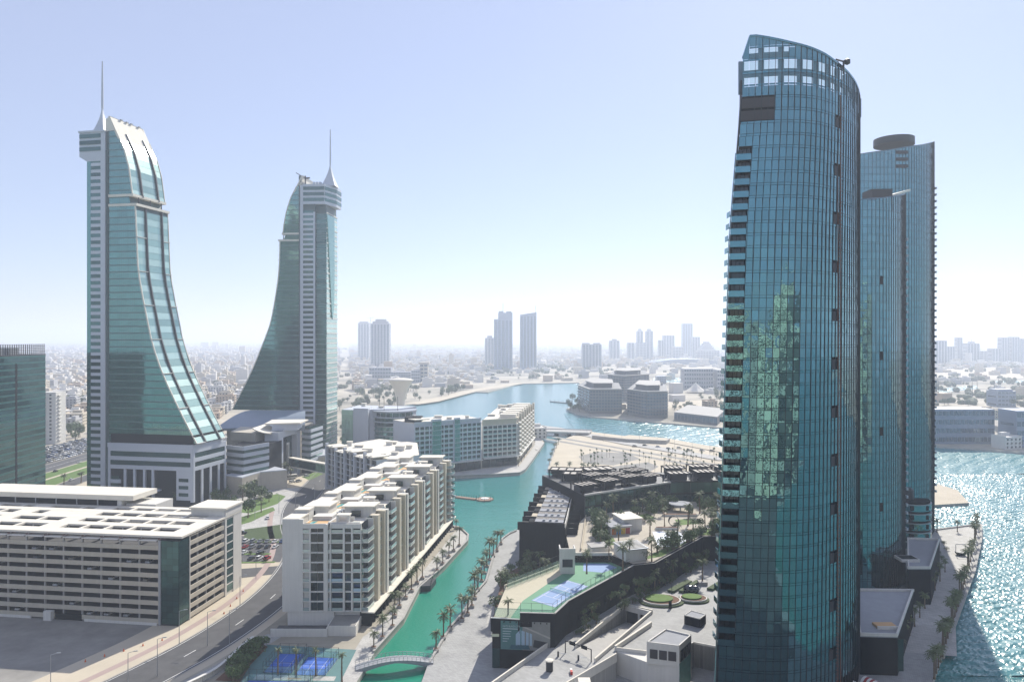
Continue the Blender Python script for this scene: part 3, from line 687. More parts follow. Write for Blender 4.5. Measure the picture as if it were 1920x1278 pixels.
# --- west tower
FW = Fr((-188.3, 443.0), (0.981, -0.196)); UL = FW.uz(204, 600)[0]
F1 = Fr(tuple(FW.P[i] + FW.d[i] * UL for i in (0, 1)), FW.d)
e1 = [(370, 833), (348, 791), (330.6, 756), (310, 711.5), (296, 677), (282, 629), (275.5, 594), (268.5, 560), (263, 530), (259, 504), (257, 455.6), (255.4, 418), (254.6, 387), (248.5, 363), (242, 313), (233, 279), (216, 241.5), (206, 218)]
prof1 = [F1.uz(*p) for p in e1]; zr1 = (F1.uz(250, 384)[1], F1.uz(250, 366)[1])
B1, ed1 = swept_tower('left swept green glass office tower with spire, curved sunlit side facing right', F1.P, F1.d, prof1, 30, g_teal, 1, (.28, .78), prof1[0][1] + .5, zr1)
uz = lambda x, y, v=-1.0: F1.uz(x, y, v)
uc = uz(163, 600)[0]; zhd = uz(180, 258)[1]
w1 = Wall(B1, (uc, -1.0), (-1.8, -1.0)); LC = w1.L
bx('column_core', m_body, uc, -.2, -.7, 30, 0, zhd - 8, B1)
k = int((zhd - 12) / 4.12)
wa = LC * .22; wb = LC * .78
for i in range(k):
    z = 3 + i * 4.12
    w1.box('spandrel', m_clad, wa, wb, -.25, .1, z, z + 1.9); w1.box('window', g_band, wa, wb, -.25, -.05, z + 1.92, z + 4.1, tilt=.003)
w1.box('edge_glazing', g_teal, 0, wa - .05, -.3, .02, 2, zhd - 10); w1.box('pilaster', m_clad, wb + .003, LC + .3, -.3, .45, 0, zhd + 2)
bx('shadow_gap', m_body, -1.5, .2, -.2, .3, 8, zhd + 6, B1)
# head block with three window bands, overhanging to the left
uh0, zh1 = uz(149.5, 252); zh0 = uz(160, 294)[1]; w2 = Wall(B1, (uh0, -1.6), (-1.85, -1.6))
bx('head_block', m_clad, uh0, -1.8, -1.3, 12, zh0, zh1 + 1.5, B1)
for i in range(3): w2.box('window', g_band, .3, w2.L - 2.6, -.2, .12, zh0 + 3.2 + i * 3.95, zh0 + 5.6 + i * 3.95)
w2.box('coping', m_clad, -.3, w2.L, -.3, .4, zh1 + .6, zh1 + 1.7)
MB().add([(uh0, -1.3, zh0), (-2, -1.3, zh0), (-2, 12, zh0), (uh0, 12, zh0), (uc, -1.2, zh0 - 3), (-2, -1.2, zh0 - 3), (-2, 12, zh0 - 3), (uc, 12, zh0 - 3)], [(0, 3, 7, 4), (4, 5, 1, 0), (4, 7, 6, 5), (3, 2, 6, 7)]).build('corbel', m_clad, B1)
# spire foot: concave cone, then the mast
us, zs1 = F1.uz(192, 202, 5); zb = zh1 + 1.0; m = MB(); ringv = []
for t in [k / 8 for k in range(9)]:
    z = zb + (zs1 - zb) * t; hw = 3.9 * (1 - t) ** 1.7 + .35; ringv += [(us - hw, 5 - hw, z), (us + hw * 1.05, 5 - hw, z), (us + hw * 1.05, 5 + hw, z), (us - hw, 5 + hw, z)]
m.add(ringv, [(k * 4 + j, k * 4 + (j + 1) % 4, k * 4 + 4 + (j + 1) % 4, k * 4 + 4 + j) for k in range(8) for j in range(4)]); m.build('spire_foot', m_clad, B1)
mast(B1, us, 5, zs1 - .5, F1.uz(194, 115, 5)[1], .75)
ap = prof1[-1]; m = MB()
m.add([(-1.9, -.4, zh1 + 1), (prof1[-2][0], -.4, prof1[-2][1] - 1), (ap[0] + .3, -.4, ap[1]), (-1.9, -.4, ap[1] - 2), (-1.9, 29, zh1 + 1), (prof1[-2][0], 29, prof1[-2][1] - 1), (ap[0] + .3, 29, ap[1]), (-1.9, 29, ap[1] - 2)],
      [(0, 1, 2, 3), (4, 7, 6, 5), (3, 2, 6, 7), (0, 3, 7, 4)]); m.build('apex_cladding', m_roofw, B1)
for y in (8, 13, 17, 24): bx('roof_equipment', m_steel, 1.2, 2.2, y, y + 1.6, ap[1] - .3, ap[1] + .4, B1)
# podium: white frames and green glass
def pod(root, F, x0, x1, yb, dep):
    a = F.uz(x0, 880, -1.4)[0]; b = F.uz(x1, 880, -1.4)[0]; zt = F.uz(x1, 842, -1.4)[1]; z2 = F.uz(x1, 868, -1.4)[1]
    bx('podium_core', m_dark, a + .6, b - .5, -.2, dep, 0, zt + 8, root); W = Wall(root, (a, -1.4), (b, -1.4)); W2 = Wall(root, (b, -1.4), (b + .3, dep + 1)); return W, W2, zt
W, W2, zt = pod(B1, F1, 203, 362, 940, 31)
zb = prof1[0][1]
bx('podium_band', m_clad, 0, W.L + W.A[0], -1.2, 30, zb - 3.0, zb - .3, B1)
W.box('window', g_band, .5, W.L - 3, -1.0, -.3, zt + .9, zb - 3.1); W2.box('window', g_dteal, 1, W2.L - 1, -1.6, -1.1, zt + .9, zb - 3.1)
for w_, L_ in ((W, W.L), (W2, W2.L)):
    w_.box('frame_band', m_clad, 0, L_, -.5, .3, zt - 2.4, zt + .8)
    w_.box('window', g_band, 1.6, L_ - 1.6, -.5, .0, zt - 5.4, zt - 2.45, tilt=.003)
    w_.box('frame_band', m_clad, 0, L_, -.5, .25, zt - 7.8, zt - 5.45)
    w_.box('window', g_band, 1.6, L_ - 1.6, -.5, .0, zt - 10.6, zt - 7.85, tilt=.003)
    w_.box('frame_band', m_clad, 0, L_, -.5, .3, zt - 13.0, zt - 10.65)
    w_.box('pier', m_clad, 0.01, 1.5, -.5, .32, 3, zt - .1); w_.box('pier', m_clad, L_ - 1.5, L_ - .01, -.5, .32, 3, zt - .1)
for k, a in enumerate((10.5, 17, 23.7, 29.5)): W.box('pier', m_clad, a, a + 1.5, -1.4, -.1, 0, zt - 13.05)
for k in range(4): W.box('glazing', g_dteal, 8.6 + k * 6.5, 14.8 + k * 6.5, -2.4, -1.9, 2, zt - 13.1, tilt=.004)
for k in range(3):
    W.box('end_panel', m_clad, W.L - 11, W.L - 1.5, -.6, .2, 4 + k * 4.3, 6.2 + k * 4.3); W.box('window', g_band, W.L - 9.5, W.L - 3, -.6, .0, 6.25 + k * 4.3, 8.25 + k * 4.3); W.box('end_panel', m_clad, W.L - 11, W.L - 9.5, -.6, .19, 6.25 + k * 4.3, 8.25 + k * 4.3); W.box('end_panel', m_clad, W.L - 3, W.L - 1.5, -.6, .19, 6.25 + k * 4.3, 8.25 + k * 4.3)
    W.box('end_panel', m_clad, 1.5, 8.5, -.6, .2, 4 + k * 4.3, 6.2 + k * 4.3); W.box('window', g_band, 2, 7.4, -.6, .0, 6.25 + k * 4.3, 8.25 + k * 4.3)
W.box('end_panel', m_clad, W.L - 11, W.L - 1.5, -.6, .19, 16.9, zt - 13.05)
for k in range(3): W2.box('pier', m_clad, 8 + k * 8.5, 9.8 + k * 8.5, -.5, .2, 0, zt - 13.05)
for k in range(4): W2.box('glazing', g_dteal, 1.6 + k * 8.2, 8.8 + k * 8.2 - .8, -1.2, -.8, 0, zt - 13.1, tilt=.004)
# entrance bridge in front of the podium
bx('entrance_canopy', m_clad, 4, 30, -16, -2, 6.2, 6.8, B1); bx('entrance_canopy_beam', m_clad, 12, 38, -9, -2.5, 9.5, 10.1, B1)
for k in range(6): bx('canopy_column', m_clad, 6 + k * 4.5, 6.6 + k * 4.5, -15, -14.4, 0, 6.2, B1)
# --- east tower
P2 = (-153.7, 613.0); FE = Fr(P2, (0.998, -0.06)); U2 = FE.uz(560.5, 600)[0]
F2 = Fr(tuple(FE.P[i] + FE.d[i] * U2 for i in (0, 1)), FE.d)
e2 = [(434.6, 769), (461, 718), (477, 684), (491.8, 646.6), (502.4, 620), (508.5, 601), (515, 565), (521.6, 522.4), (524.2, 483), (524.4, 451), (530.5, 436.5), (531.5, 424), (536.4, 397.5), (544.6, 371), (554.5, 351.5), (565.5, 329)]
prof2 = [F2.uz(*p) for p in e2]; zr2 = (F2.uz(526, 451)[1], F2.uz(530, 438.6)[1])
B2, ed2 = swept_tower('farther swept green glass office tower with spire, its glass slope falling to the left', F2.P, F2.d, prof2, 30, g_teal2, -1, (.28, .72), prof2[0][1] + .5, zr2)
uz = lambda x, y, v=-1.0: F2.uz(x, y, v)
ztp = uz(600, 397)[1]; u_a = uz(563, 600)[0]; u_b = uz(591, 600)[0]; u_c = uz(611, 600)[0]
bx('core', m_body, .3, u_b + .1, -.6, 29, 0, ztp + 20, B2); bx('core', m_body, u_b, u_c - .3, 1.2, 29, 6, ztp + 20, B2)
w3 = Wall(B2, (u_a, -1.0), (u_b, -1.0)); n = int((ztp - 4) / 4.12)
for i in range(n + 1):
    z = 3 + i * 4.12
    w3.box('spandrel', m_clad, 2.4, w3.L - 1.6, -.25, .12, z, z + 1.9); w3.box('window', g_band, 2.4, w3.L - 1.6, -.25, -.05, z + 1.92, z + 4.1, tilt=.003)
w3.box('pilaster', m_clad, 0, 2.35, -.3, .4, 0, ztp + 22); w3.box('pilaster', m_clad, w3.L - 1.55, w3.L, -.3, .3, 0, ztp)
z = 9.
while z < ztp - 2:      # recessed shaded bay beside the column
    bx('pane', g_band, u_b + .1, u_c - .1, .9, 1.1, z, z + 3.3, B2, rot=(0, 0, rnd.gauss(0, .003))); bx('spandrel', m_spand, u_b + .1, u_c - .1, .85, 1.1, z + 3.35, z + 4.08, B2); z += 4.12
w4 = Wall(B2, (u_c, .8), (u_c + .6, 29)); z = 10.
while z < ztp - 3:      # sunlit east flank
    w4.box('pane', g_curve2, .2, w4.L - .2, -.2, .0, z, z + 3.0, tilt=.002); w4.box('ledge', m_white, 0, w4.L, -.1, .5 if int(z / 4.12) % 3 == 0 else .15, z + 3.05, z + 4.05); z += 4.12
m = MB(); V = []    # slender dark fin curving down the flank
for k in range(15):
    t = k / 14; z = ztp - 2 - (ztp - 118) * t; wd_ = 17 * (1 - t) ** .55 + .3; y0 = .8 + 12 * t
    V += [(u_c + .75 + .6 * y0 / 29, y0, z), (u_c + .75 + .6, min(y0 + wd_, 28.6), z), (u_c + .1, min(y0 + wd_, 28.6), z), (u_c + .1, y0, z)]
m.add(V, [(k * 4 + j, k * 4 + (j + 1) % 4, k * 4 + 4 + (j + 1) % 4, k * 4 + 4 + j) for k in range(14) for j in range(4)]); m.build('flank_fin', g_teal2, B2)
bx('corner_base', m_clad, u_b + .3, u_c + 1.2, .5, 29.4, 6.5, 9.5, B2); bx('foot', m_dark, u_b + 2, u_c - 1, 3, 28, 0, 6.4, B2)
# head block
zh0 = uz(590, 383)[1]; zh1 = uz(600, 352)[1]; u_d = uz(609, 352)[0]; w5 = Wall(B2, (u_a + 2.4, -2.0), (u_d, -2.0)); w6 = Wall(B2, (u_d, -2.0), (u_c + 4.5, 14)); w7 = Wall(B2, (u_c + 4.5, 14), (u_c + 4.8, 27))
MB().prism([(u_a + 2.4, -1.9), (u_d, -1.9), (u_c + 4.4, 14), (u_c + 4.7, 27), (u_a + 2.4, 27)], zh0, zh1 + 3).build('head_block', m_clad, B2)
for i in range(3):
    for w_ in (w5, w6, w7): w_.box('window', g_band, .3, w_.L - .3, -.3, .12, zh0 + 2.4 + i * 4.6, zh0 + 5.2 + i * 4.6)
us, zs1 = F2.uz(619.3, 308, 12); zb = zh1 + 3; m = MB(); V = []
for t in [k / 8 for k in range(9)]:
    z = zb + (zs1 - zb) * t; hw = 5.6 * (1 - t) ** 1.5 + .35; V += [(us - hw, 12 - hw, z), (us + hw * .95, 12 - hw, z), (us + hw * .95, 12 + hw, z), (us - hw, 12 + hw, z)]
m.add(V, [(k * 4 + j, k * 4 + (j + 1) % 4, k * 4 + 4 + (j + 1) % 4, k * 4 + 4 + j) for k in range(8) for j in range(4)]); m.build('spire_foot', m_clad, B2)
mast(B2, us, 12, zs1 - .5, F2.uz(619, 243, 12)[1], .7)
ap = prof2[-1]; MB().add([(0.2, -.5, zh1 + 2), (ap[0] - .5, -.5, ap[1] - 8), (ap[0] + .4, -.5, ap[1]), (2.2, -.5, zh1 + 6), (0.2, 28, zh1 + 2), (ap[0] - .5, 28, ap[1] - 8), (ap[0] + .4, 28, ap[1]), (2.2, 28, zh1 + 6)], [(0, 1, 2, 3), (4, 7, 6, 5), (3, 2, 6, 7), (0, 3, 7, 4)]).build('apex_cladding', m_roofw, B2)
m = MB().tube((4, 4, zh1 + 2), (4, 4, zh1 + 11), .6, n=6); m.tube((4, 4, zh1 + 9), (-4.5, 6, zh1 + 14), .35, n=5); m.tube((4, 4, zh1 + 9), (8, 3, zh1 + 9), .7, n=6); m.build('roof_crane', m_metal, B2)
for u in (11, 13.5, 16): bx('roof_equipment', m_clad, u, u + 1.8, 2, 5, zh1 + 3, zh1 + 5.5, B2)
# ---------------------------------------------------------------- city behind the viewer, seen mirrored in the towers
def slab_tower(label, x, y, w, d, h, wallm, winm, fh=3.6, group=None, faces='n'):
    r = thing('apartment_tower', label, 'building', (x, y), (1, 0), group=group)
    MB().box(0, w, 0, d, 0, h).build('wall', wallm, r); MB().box(w * .3, w * .7, d * .3, d * .7, h, h + 4).build('roof_room', m_conc, r)
    W_ = Wall(r, (w, d), (0, d)); z = 3.
    while z < h - 2:
        W_.box('window', winm, w * .08, w * .36, -.1, .25, z, z + fh * .45); W_.box('window', winm, w * .56, w * .86, -.1, .25, z, z + fh * .45); z += fh
m_lem = mat('lemon_render', (.76, .70, .52), .8, .1, .1)
bk = [(-20, -120, 34, 30, 118, m_lem), (24, -135, 36, 30, 112, m_stone), (70, -120, 34, 26, 101, m_lem), (112, -140, 34, 30, 126, m_lem), (-6, -90, 22, 20, 70, m_white), (152, -125, 26, 26, 108, m_cream),
      (-90, -170, 40, 30, 64, m_stone), (-150, -110, 36, 30, 46, m_cream), (-215, -190, 40, 34, 88, m_white), (-290, -130, 44, 34, 56, m_stone), (60, -280, 44, 30, 104, m_cream), (-60, -330, 44, 30, 92, m_white), (150, -330, 44, 30, 70, m_cream), (-360, -260, 60, 40, 70, m_cream), (182, -95, 26, 26, 96, m_cream), (232, -130, 30, 26, 124, m_stone), (284, -110, 28, 26, 122, m_lem), (352, -130, 34, 26, 138, m_stone), (205, -230, 40, 26, 140, m_lem), (318, -190, 34, 26, 150, m_lem), (270, -300, 40, 30, 90, m_stone)]
for i, (x, y, w, d, h, mm) in enumerate(bk):
    slab_tower('pale block mirrored as broken patches in the glass of the swept and curved towers', x, y, w, d, h, mm, g_dark, group='blocks mirrored in the tower glass')
# ---------------------------------------------------------------- car kit (shared by garages, lots and streets)
CARM = [mat('car_paint_white', (0.75, 0.75, 0.74), 0.25, 0.02), mat('car_paint_silver', (0.42, 0.43, 0.45), 0.25, 0.02, metal=0.5), mat('car_paint_black', (0.02, 0.02, 0.022), 0.2, 0.02), mat('car_paint_red', (0.35, 0.03, 0.025), 0.25, 0.02), mat('car_paint_blue', (0.04, 0.09, 0.25), 0.25, 0.02), mat('car_paint_beige', (0.5, 0.45, 0.36), 0.3, 0.02)]
CARN = ['white', 'silver', 'black', 'red', 'blue', 'beige']
def loft(secs, half):   # stacked outlines (x, z) mirrored across y with a half width each
    m = MB(); V = []
    for (pts_, w) in secs: V += [(x, w, z) for x, z in pts_]
    n = len(secs[0][0]); fs = []
    for k in range(len(secs) - 1):
        for i in range(n): fs.append((k * n + i, k * n + (i + 1) % n, (k + 1) * n + (i + 1) % n, (k + 1) * n + i))
    fs += [tuple(range(n))[::-1], tuple((len(secs) - 1) * n + i for i in range(n))]
    return m.add(V, fs)
def car_meshes(kind):
    if kind == 'saloon': body = [(-2.2, .35), (2.15, .35), (2.25, .62), (2.1, .82), (1.05, .95), (-1.6, .98), (-2.2, .9)]; cab = [(1.0, .93), (.35, 1.42), (-1.05, 1.44), (-1.75, .97)]
    else: body = [(-2.3, .42), (2.25, .42), (2.35, .75), (2.2, 1.0), (1.2, 1.12), (-2.2, 1.15), (-2.35, .95)]; cab = [(1.15, 1.1), (.6, 1.78), (-1.9, 1.8), (-2.25, 1.13)]
    b = loft([([(x * .96, z) for x, z in body], -.86), (body, -.75), (body, .75), ([(x * .96, z) for x, z in body], .86)], 0)
    g = loft([([(x * .9, z - .04) for x, z in cab], -.74), (cab, -.62), (cab, .62), ([(x * .9, z - .04) for x, z in cab], .74)], 0)
    r = MB().box(cab[2][0] + .1, cab[1][0] - .05, -.62, .62, cab[1][1] - .02, cab[1][1] + .05)
    return b, g, r
CK = {}
def car(label, x, y, a, ci, kind='saloon', z=0.0, group=None, full=True):
    if (kind, ci) not in CK:
        b, g, r = car_meshes(kind); w = MB().tube((0, -.11, 0), (0, .11, 0), .33, n=10)
        CK[(kind, ci)] = (b.mesh('car_body_' + kind, CARM[ci]), g.mesh('car_glass', g_dark), r.mesh('car_roof', CARM[ci]), w.mesh('car_wheel', m_dark))
    b, g, r, w = CK[(kind, ci)]
    t = mk('parked_car', None, None, (x, y, z + .01), a, label, 'car', group)
    mk('body', b, t); mk('cabin_glass', g, t); mk('roof', r, t)
    if full:
        for sx in (-1.35, 1.4):
            for sy in (-.78, .78): mk('wheel', w, t, (sx, sy, .33))
    return t
# ---------------------------------------------------------------- multi-storey car park
FP_ = Fr((-115.7, 259.3), (.990, -.142)); PK = thing('car_park', 'long multi-storey car park with beige bands and white roof deck with square openings', 'car park', FP_.P, FP_.d)
m_band = mat('car_park_band', (0.46, 0.42, 0.34), 0.85, 0.10, 0.2, streak=0.10)
UL_, DP = -128.0, 43.0; m_gar = mat('shade_darkened_concrete', (.10, .10, .105), .9, .2, .4)  # deck concrete coloured darker to stand for the shade between the floors
wf = Wall(PK, (UL_, 0), (-7.6, 0)); wr = Wall(PK, (0, 6.5), (0, 30))
NF, FHt = 9, 3.2
for f in range(NF):
    z = .6 + f * FHt
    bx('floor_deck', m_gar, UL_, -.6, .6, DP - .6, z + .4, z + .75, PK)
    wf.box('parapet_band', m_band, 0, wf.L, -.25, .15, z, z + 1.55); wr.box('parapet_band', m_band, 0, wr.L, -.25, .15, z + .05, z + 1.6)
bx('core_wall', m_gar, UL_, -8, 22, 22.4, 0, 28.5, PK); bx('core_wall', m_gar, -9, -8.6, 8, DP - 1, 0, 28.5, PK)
cols = int(wf.L / 7.35)
for k in range(cols + 1):
    a = wf.L - .5 - k * 7.35; wf.box('column', m_conc, a, a + .5, -.9, -.3, 0, 30)
for k in range(5): wr.box('column', m_conc, k * 5.7, k * 5.7 + .5, -.9, -.3, 0, 30)
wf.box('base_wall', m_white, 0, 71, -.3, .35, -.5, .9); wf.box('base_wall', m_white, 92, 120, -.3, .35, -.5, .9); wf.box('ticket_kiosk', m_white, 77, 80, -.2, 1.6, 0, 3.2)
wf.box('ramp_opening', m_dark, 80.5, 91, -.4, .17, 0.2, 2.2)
# glazed stair tower on the corner
bx('stair_tower', m_metal, -7.4, -.2, .3, 6.3, 0, 29.6, PK)
wt = Wall(PK, (-7.5, 0), (0, 0)); wt2 = Wall(PK, (0, 0), (0, 6.4))
for k in range(14):
    z = .6 + k * 2.07
    for j in range(3): wt.box('pane', g_dteal if k < 9 else g_band, .9 + j * 2.2, 3.05 + j * 2.2, -.2, .1, z, z + 2.0, tilt=.006)
    for j in range(3): wt2.box('pane', g_dteal, .1 + j * 2.05, 2.1 + j * 2.05, -.2, .1, z, z + 2.0, tilt=.006)
wt.box('corner_fin', m_steel, 0, .8, -.2, .3, 0, 29.6); wt2.box('corner_fin', m_white, 6.2, 6.6, -.2, .3, 0, 29.6)
# far end of the right side: glass strip in a white wall
we = Wall(PK, (0, 30.3), (0, DP)); we.box('end_wall', m_white, 0, we.L, -1.2, -.02, 0, 33); we.box('pilaster', m_white, 0, 1.2, -.02, .3, 0, 30)
for k in range(9):
    z = 1.2 + k * FHt; we.box('pane', g_band, 1.3, 6.2, -.3, .12, z, z + 2.7, tilt=.006); we.box('ledge', m_white, 1.3, 6.2, -.3, .2, z + 2.73, z + 3.15)
we.box('end_panel', m_white, 6.3, we.L, -.3, .25, 0, 33)
# top level: sun shades just above the parapet, frame and the pierced white roof
zt = .6 + NF * FHt
for k in range(cols): 
    a = wf.L - .3 - (k + 1) * 7.35; wf.box('shade_panel', m_roofw, a + .35, a + 6.9, -2.8, .5, zt - .1, zt + .08)
for k in range(4): wr.box('shade_panel', m_band, .4 + k * 5.7, 5.4 + k * 5.7, -1.8, .3, zt + .1, zt + .28)
for k in range(cols + 1):
    a = wf.L - .5 - k * 7.35
    for v in (-1.4, -12, -24, -34): wf.box('roof_post', m_white, a, a + .35, v - .35, v, zt, 30.1)
    m = MB(); x, y = wf.pt(a + .2, 0); m.tube((x, .1, zt + .4), (x + 2.2, 1.6, 30), .1, n=4); m.tube((x, .1, 30.05), (x, 2.5, 30.05), .12, n=4); m.build('rusty_bracket', m_rust, PK)
for k in range(12):
    y = 7 + k * 2.0; m = MB(); m.tube((.1, y, zt + .6), (-1.8, y + .6, 30), .1, n=4); m.tube((.35, y, 30.05), (-2.5, y, 30.05), .14, n=4); m.build('rusty_bracket', m_rust, PK)
RZ0, RZ1 = 30.2, 30.9
vrows = [(1.2, 7.0), (12.0, 16.5), (21.5, 26.0), (31.0, 35.5)]
ur = [(-128, -124), (-110, -103), (-88, -80), (-60, -52), (-44, -42.8), (-34.6, -33.4), (-25.2, -24), (-15.8, -14.6), (-6.5, .4)]
for v0, v1 in vrows: bx('roof_strip', m_roofw, UL_, .4, v0, v1, RZ0, RZ1, PK)
bx('roof_strip', m_roofw, UL_, .4, 39.5, DP, RZ0, RZ1, PK)
gaps = [(7.0, 12.0), (16.5, 21.5), (26.0, 31.0), (35.5, 39.5)]
for gi, (v0, v1) in enumerate(gaps):
    for ui, (u0, u1) in enumerate(ur):
        bx('roof_bridge', m_roofw, u0, u1, v0 + .003, v1 - .003, RZ0 + .02, RZ1 - .02, PK)
    for u0 in (-119, -98, -71): bx('roof_bridge', m_roofw, u0 + gi * 1.5, u0 + 1.3 + gi * 1.5, v0 + .003, v1 - .003, RZ0 + .02, RZ1 - .02, PK)
bx('roof_beam', m_roofw, -75, -60, 26.003, 30.9, RZ0 + .01, RZ1 - .01, PK)
bx('roof_block', m_white, -14, .45, 30.5, DP + .3, RZ1 + .003, 33.6, PK); bx('roof_block_slab', m_roofw, -14.6, .9, 29.8, DP + .6, 33.603, 34.3, PK)
bx('roof_block', m_white, -120, -52, 42.0, 56, 0, 33.4, PK); bx('roof_block_slab', m_roofw, -121, -46, 41.0, 57, 33.403, 35.4, PK); bx('roof_block', m_white, -51.5, -38, 44, 56, 0, 31.5, PK)
bx('dark_opening', m_dark, -112, -54, 41.7, 42.3, 30.2, 33.1, PK)
for k in range(6): bx('roof_post', m_steel, -110 + k * 9.5, -109.6 + k * 9.5, 41.2, 41.6, 30.95, 33.35, PK)
crnd = random.Random(5)
for i in range(26):
    f = crnd.choice([0, 1, 2, 3, 4, 5, 6, 7]); a = wf.L - 5 - (i % 13) * 7.35 - crnd.uniform(0, 2); x, y = wf.pt(a, -4); v = FP_.P[0] + FP_.d[0] * x + FP_.n[0] * y, FP_.P[1] + FP_.d[1] * x + FP_.n[1] * y
    ci = crnd.choice([0, 0, 0, 1, 5]); car(f'{CARN[ci]} car in the {ordinal(i % 13)} bay from the glass corner, {ordinal(f)} storey of the car park', v[0], v[1], math.atan2(FP_.n[1], FP_.n[0]), ci, z=.6 + f * FHt + .76, group='cars parked inside the car park', full=False)
# ---------------------------------------------------------------- waterfront apartment block with stepped roof terraces
A1 = thing('apartment_block', 'long white waterfront apartment block with roof pools, balconies facing the canal', 'apartments', (-80, 260))
AB = lambda s, t: (s * .127 + t * 27.5, s * .992)     # along s, across t (0 road side, 1 water side)
ZR = 34.5
MB().prism([(.6, .9), AB(.9, .985), AB(141, .985), AB(141, .02)], 4.9, ZR - .5).build('core', m_white, A1)
MB().prism([(1.8, 1.2), AB(1.2, .97), AB(141, .97), AB(141, .06)], 0, 4.9).build('pedestal', m_white, A1)
wfA = Wall(A1, (0, 0), (27.5, 0))
wfA.box('corner_wall', m_white, 0, 7.2, -1.5, 0, 4.9, ZR + 2.5)
for a, b in ((15.0, 15.6), (17.4, 17.9)): pass
FH1 = 3.4
NFL = 8
segs = [(7.2, 9.4, 1, 1.3), (9.9, 14.4, 2, .2), (15.9, 16.6, 1, 1.0), (17.0, 21.1, 1, .9), (21.8, 24.0, 1, .4), (24.6, 27.5, 1, .9)]
wfA.box('facade_back', m_white, 7.2, 27.4, -1.4, -1.3, 4.9, ZR)
for (a, b, c, rec_) in segs:
    w_ = Wall(A1, (a, rec_), (b, rec_))
    for i in range(NFL + 1):
        z = 4.9 + i * FH1 + (0 if i < NFL else 0)
        if z > ZR - 1.5: break
        cw = w_.L / c
        for j in range(c):
            win = w_.box('window', m_white, j * cw + .05, (j + 1) * cw - .05, -.02, .1, z + .3, z + .42)
            w_.box('pane', g_win, j * cw + .1, (j + 1) * cw - .1, 0.0, .05, z + .44, z + FH1 - .05, sub=win, tilt=.01)
            if rec_ > .5: w_.box('railing', g_rail, j * cw + .05, (j + 1) * cw - .05, rec_ - .1, rec_ - .04, z + .3, z + 1.3, sub=win)
        wfA.box('floor_slab', m_white, a - .25, b + .25, -rec_ - .15, .1, z - .05, z + .28)
for a, b, pr in ((9.4, 9.9, .15), (14.4, 15.9, .25), (16.6, 17.0, .3), (21.1, 21.8, .25), (24.0, 24.6, .25), (27.2, 27.5, .2)): wfA.box('pier', m_white, a, b, -1.3, pr, 4.9, ZR + .8)
wfA.box('parapet', m_white, 7.2, 15.2, -.4, .12, ZR - .6, ZR + 1.0); wfA.box('parapet', m_white, 16.9, 27.5, -.4, .12, ZR - .6, ZR + 1.0)
wfA.box('pedestal_wall', m_white, 1.8, 18, -1.2, -.2, 0, 4.9)
bx('terrace_block', m_white, 18, 27.5, -9, 1.0, 0, 3.4, A1); bx('terrace_roof', m_lot, 18.3, 27.2, -8.7, .8, 3.403, 3.5, A1)
bx('car_ramp_wall', m_white, -1, 18, -9.6, -9.2, 0, 2.6, A1); bx('car_ramp_wall', m_white, 17.6, 18, -9.2, -.3, 0, 2.9, A1); bx('ramp_floor', m_asph, -1, 17.6, -9.2, -.3, 0.01, .3, A1)
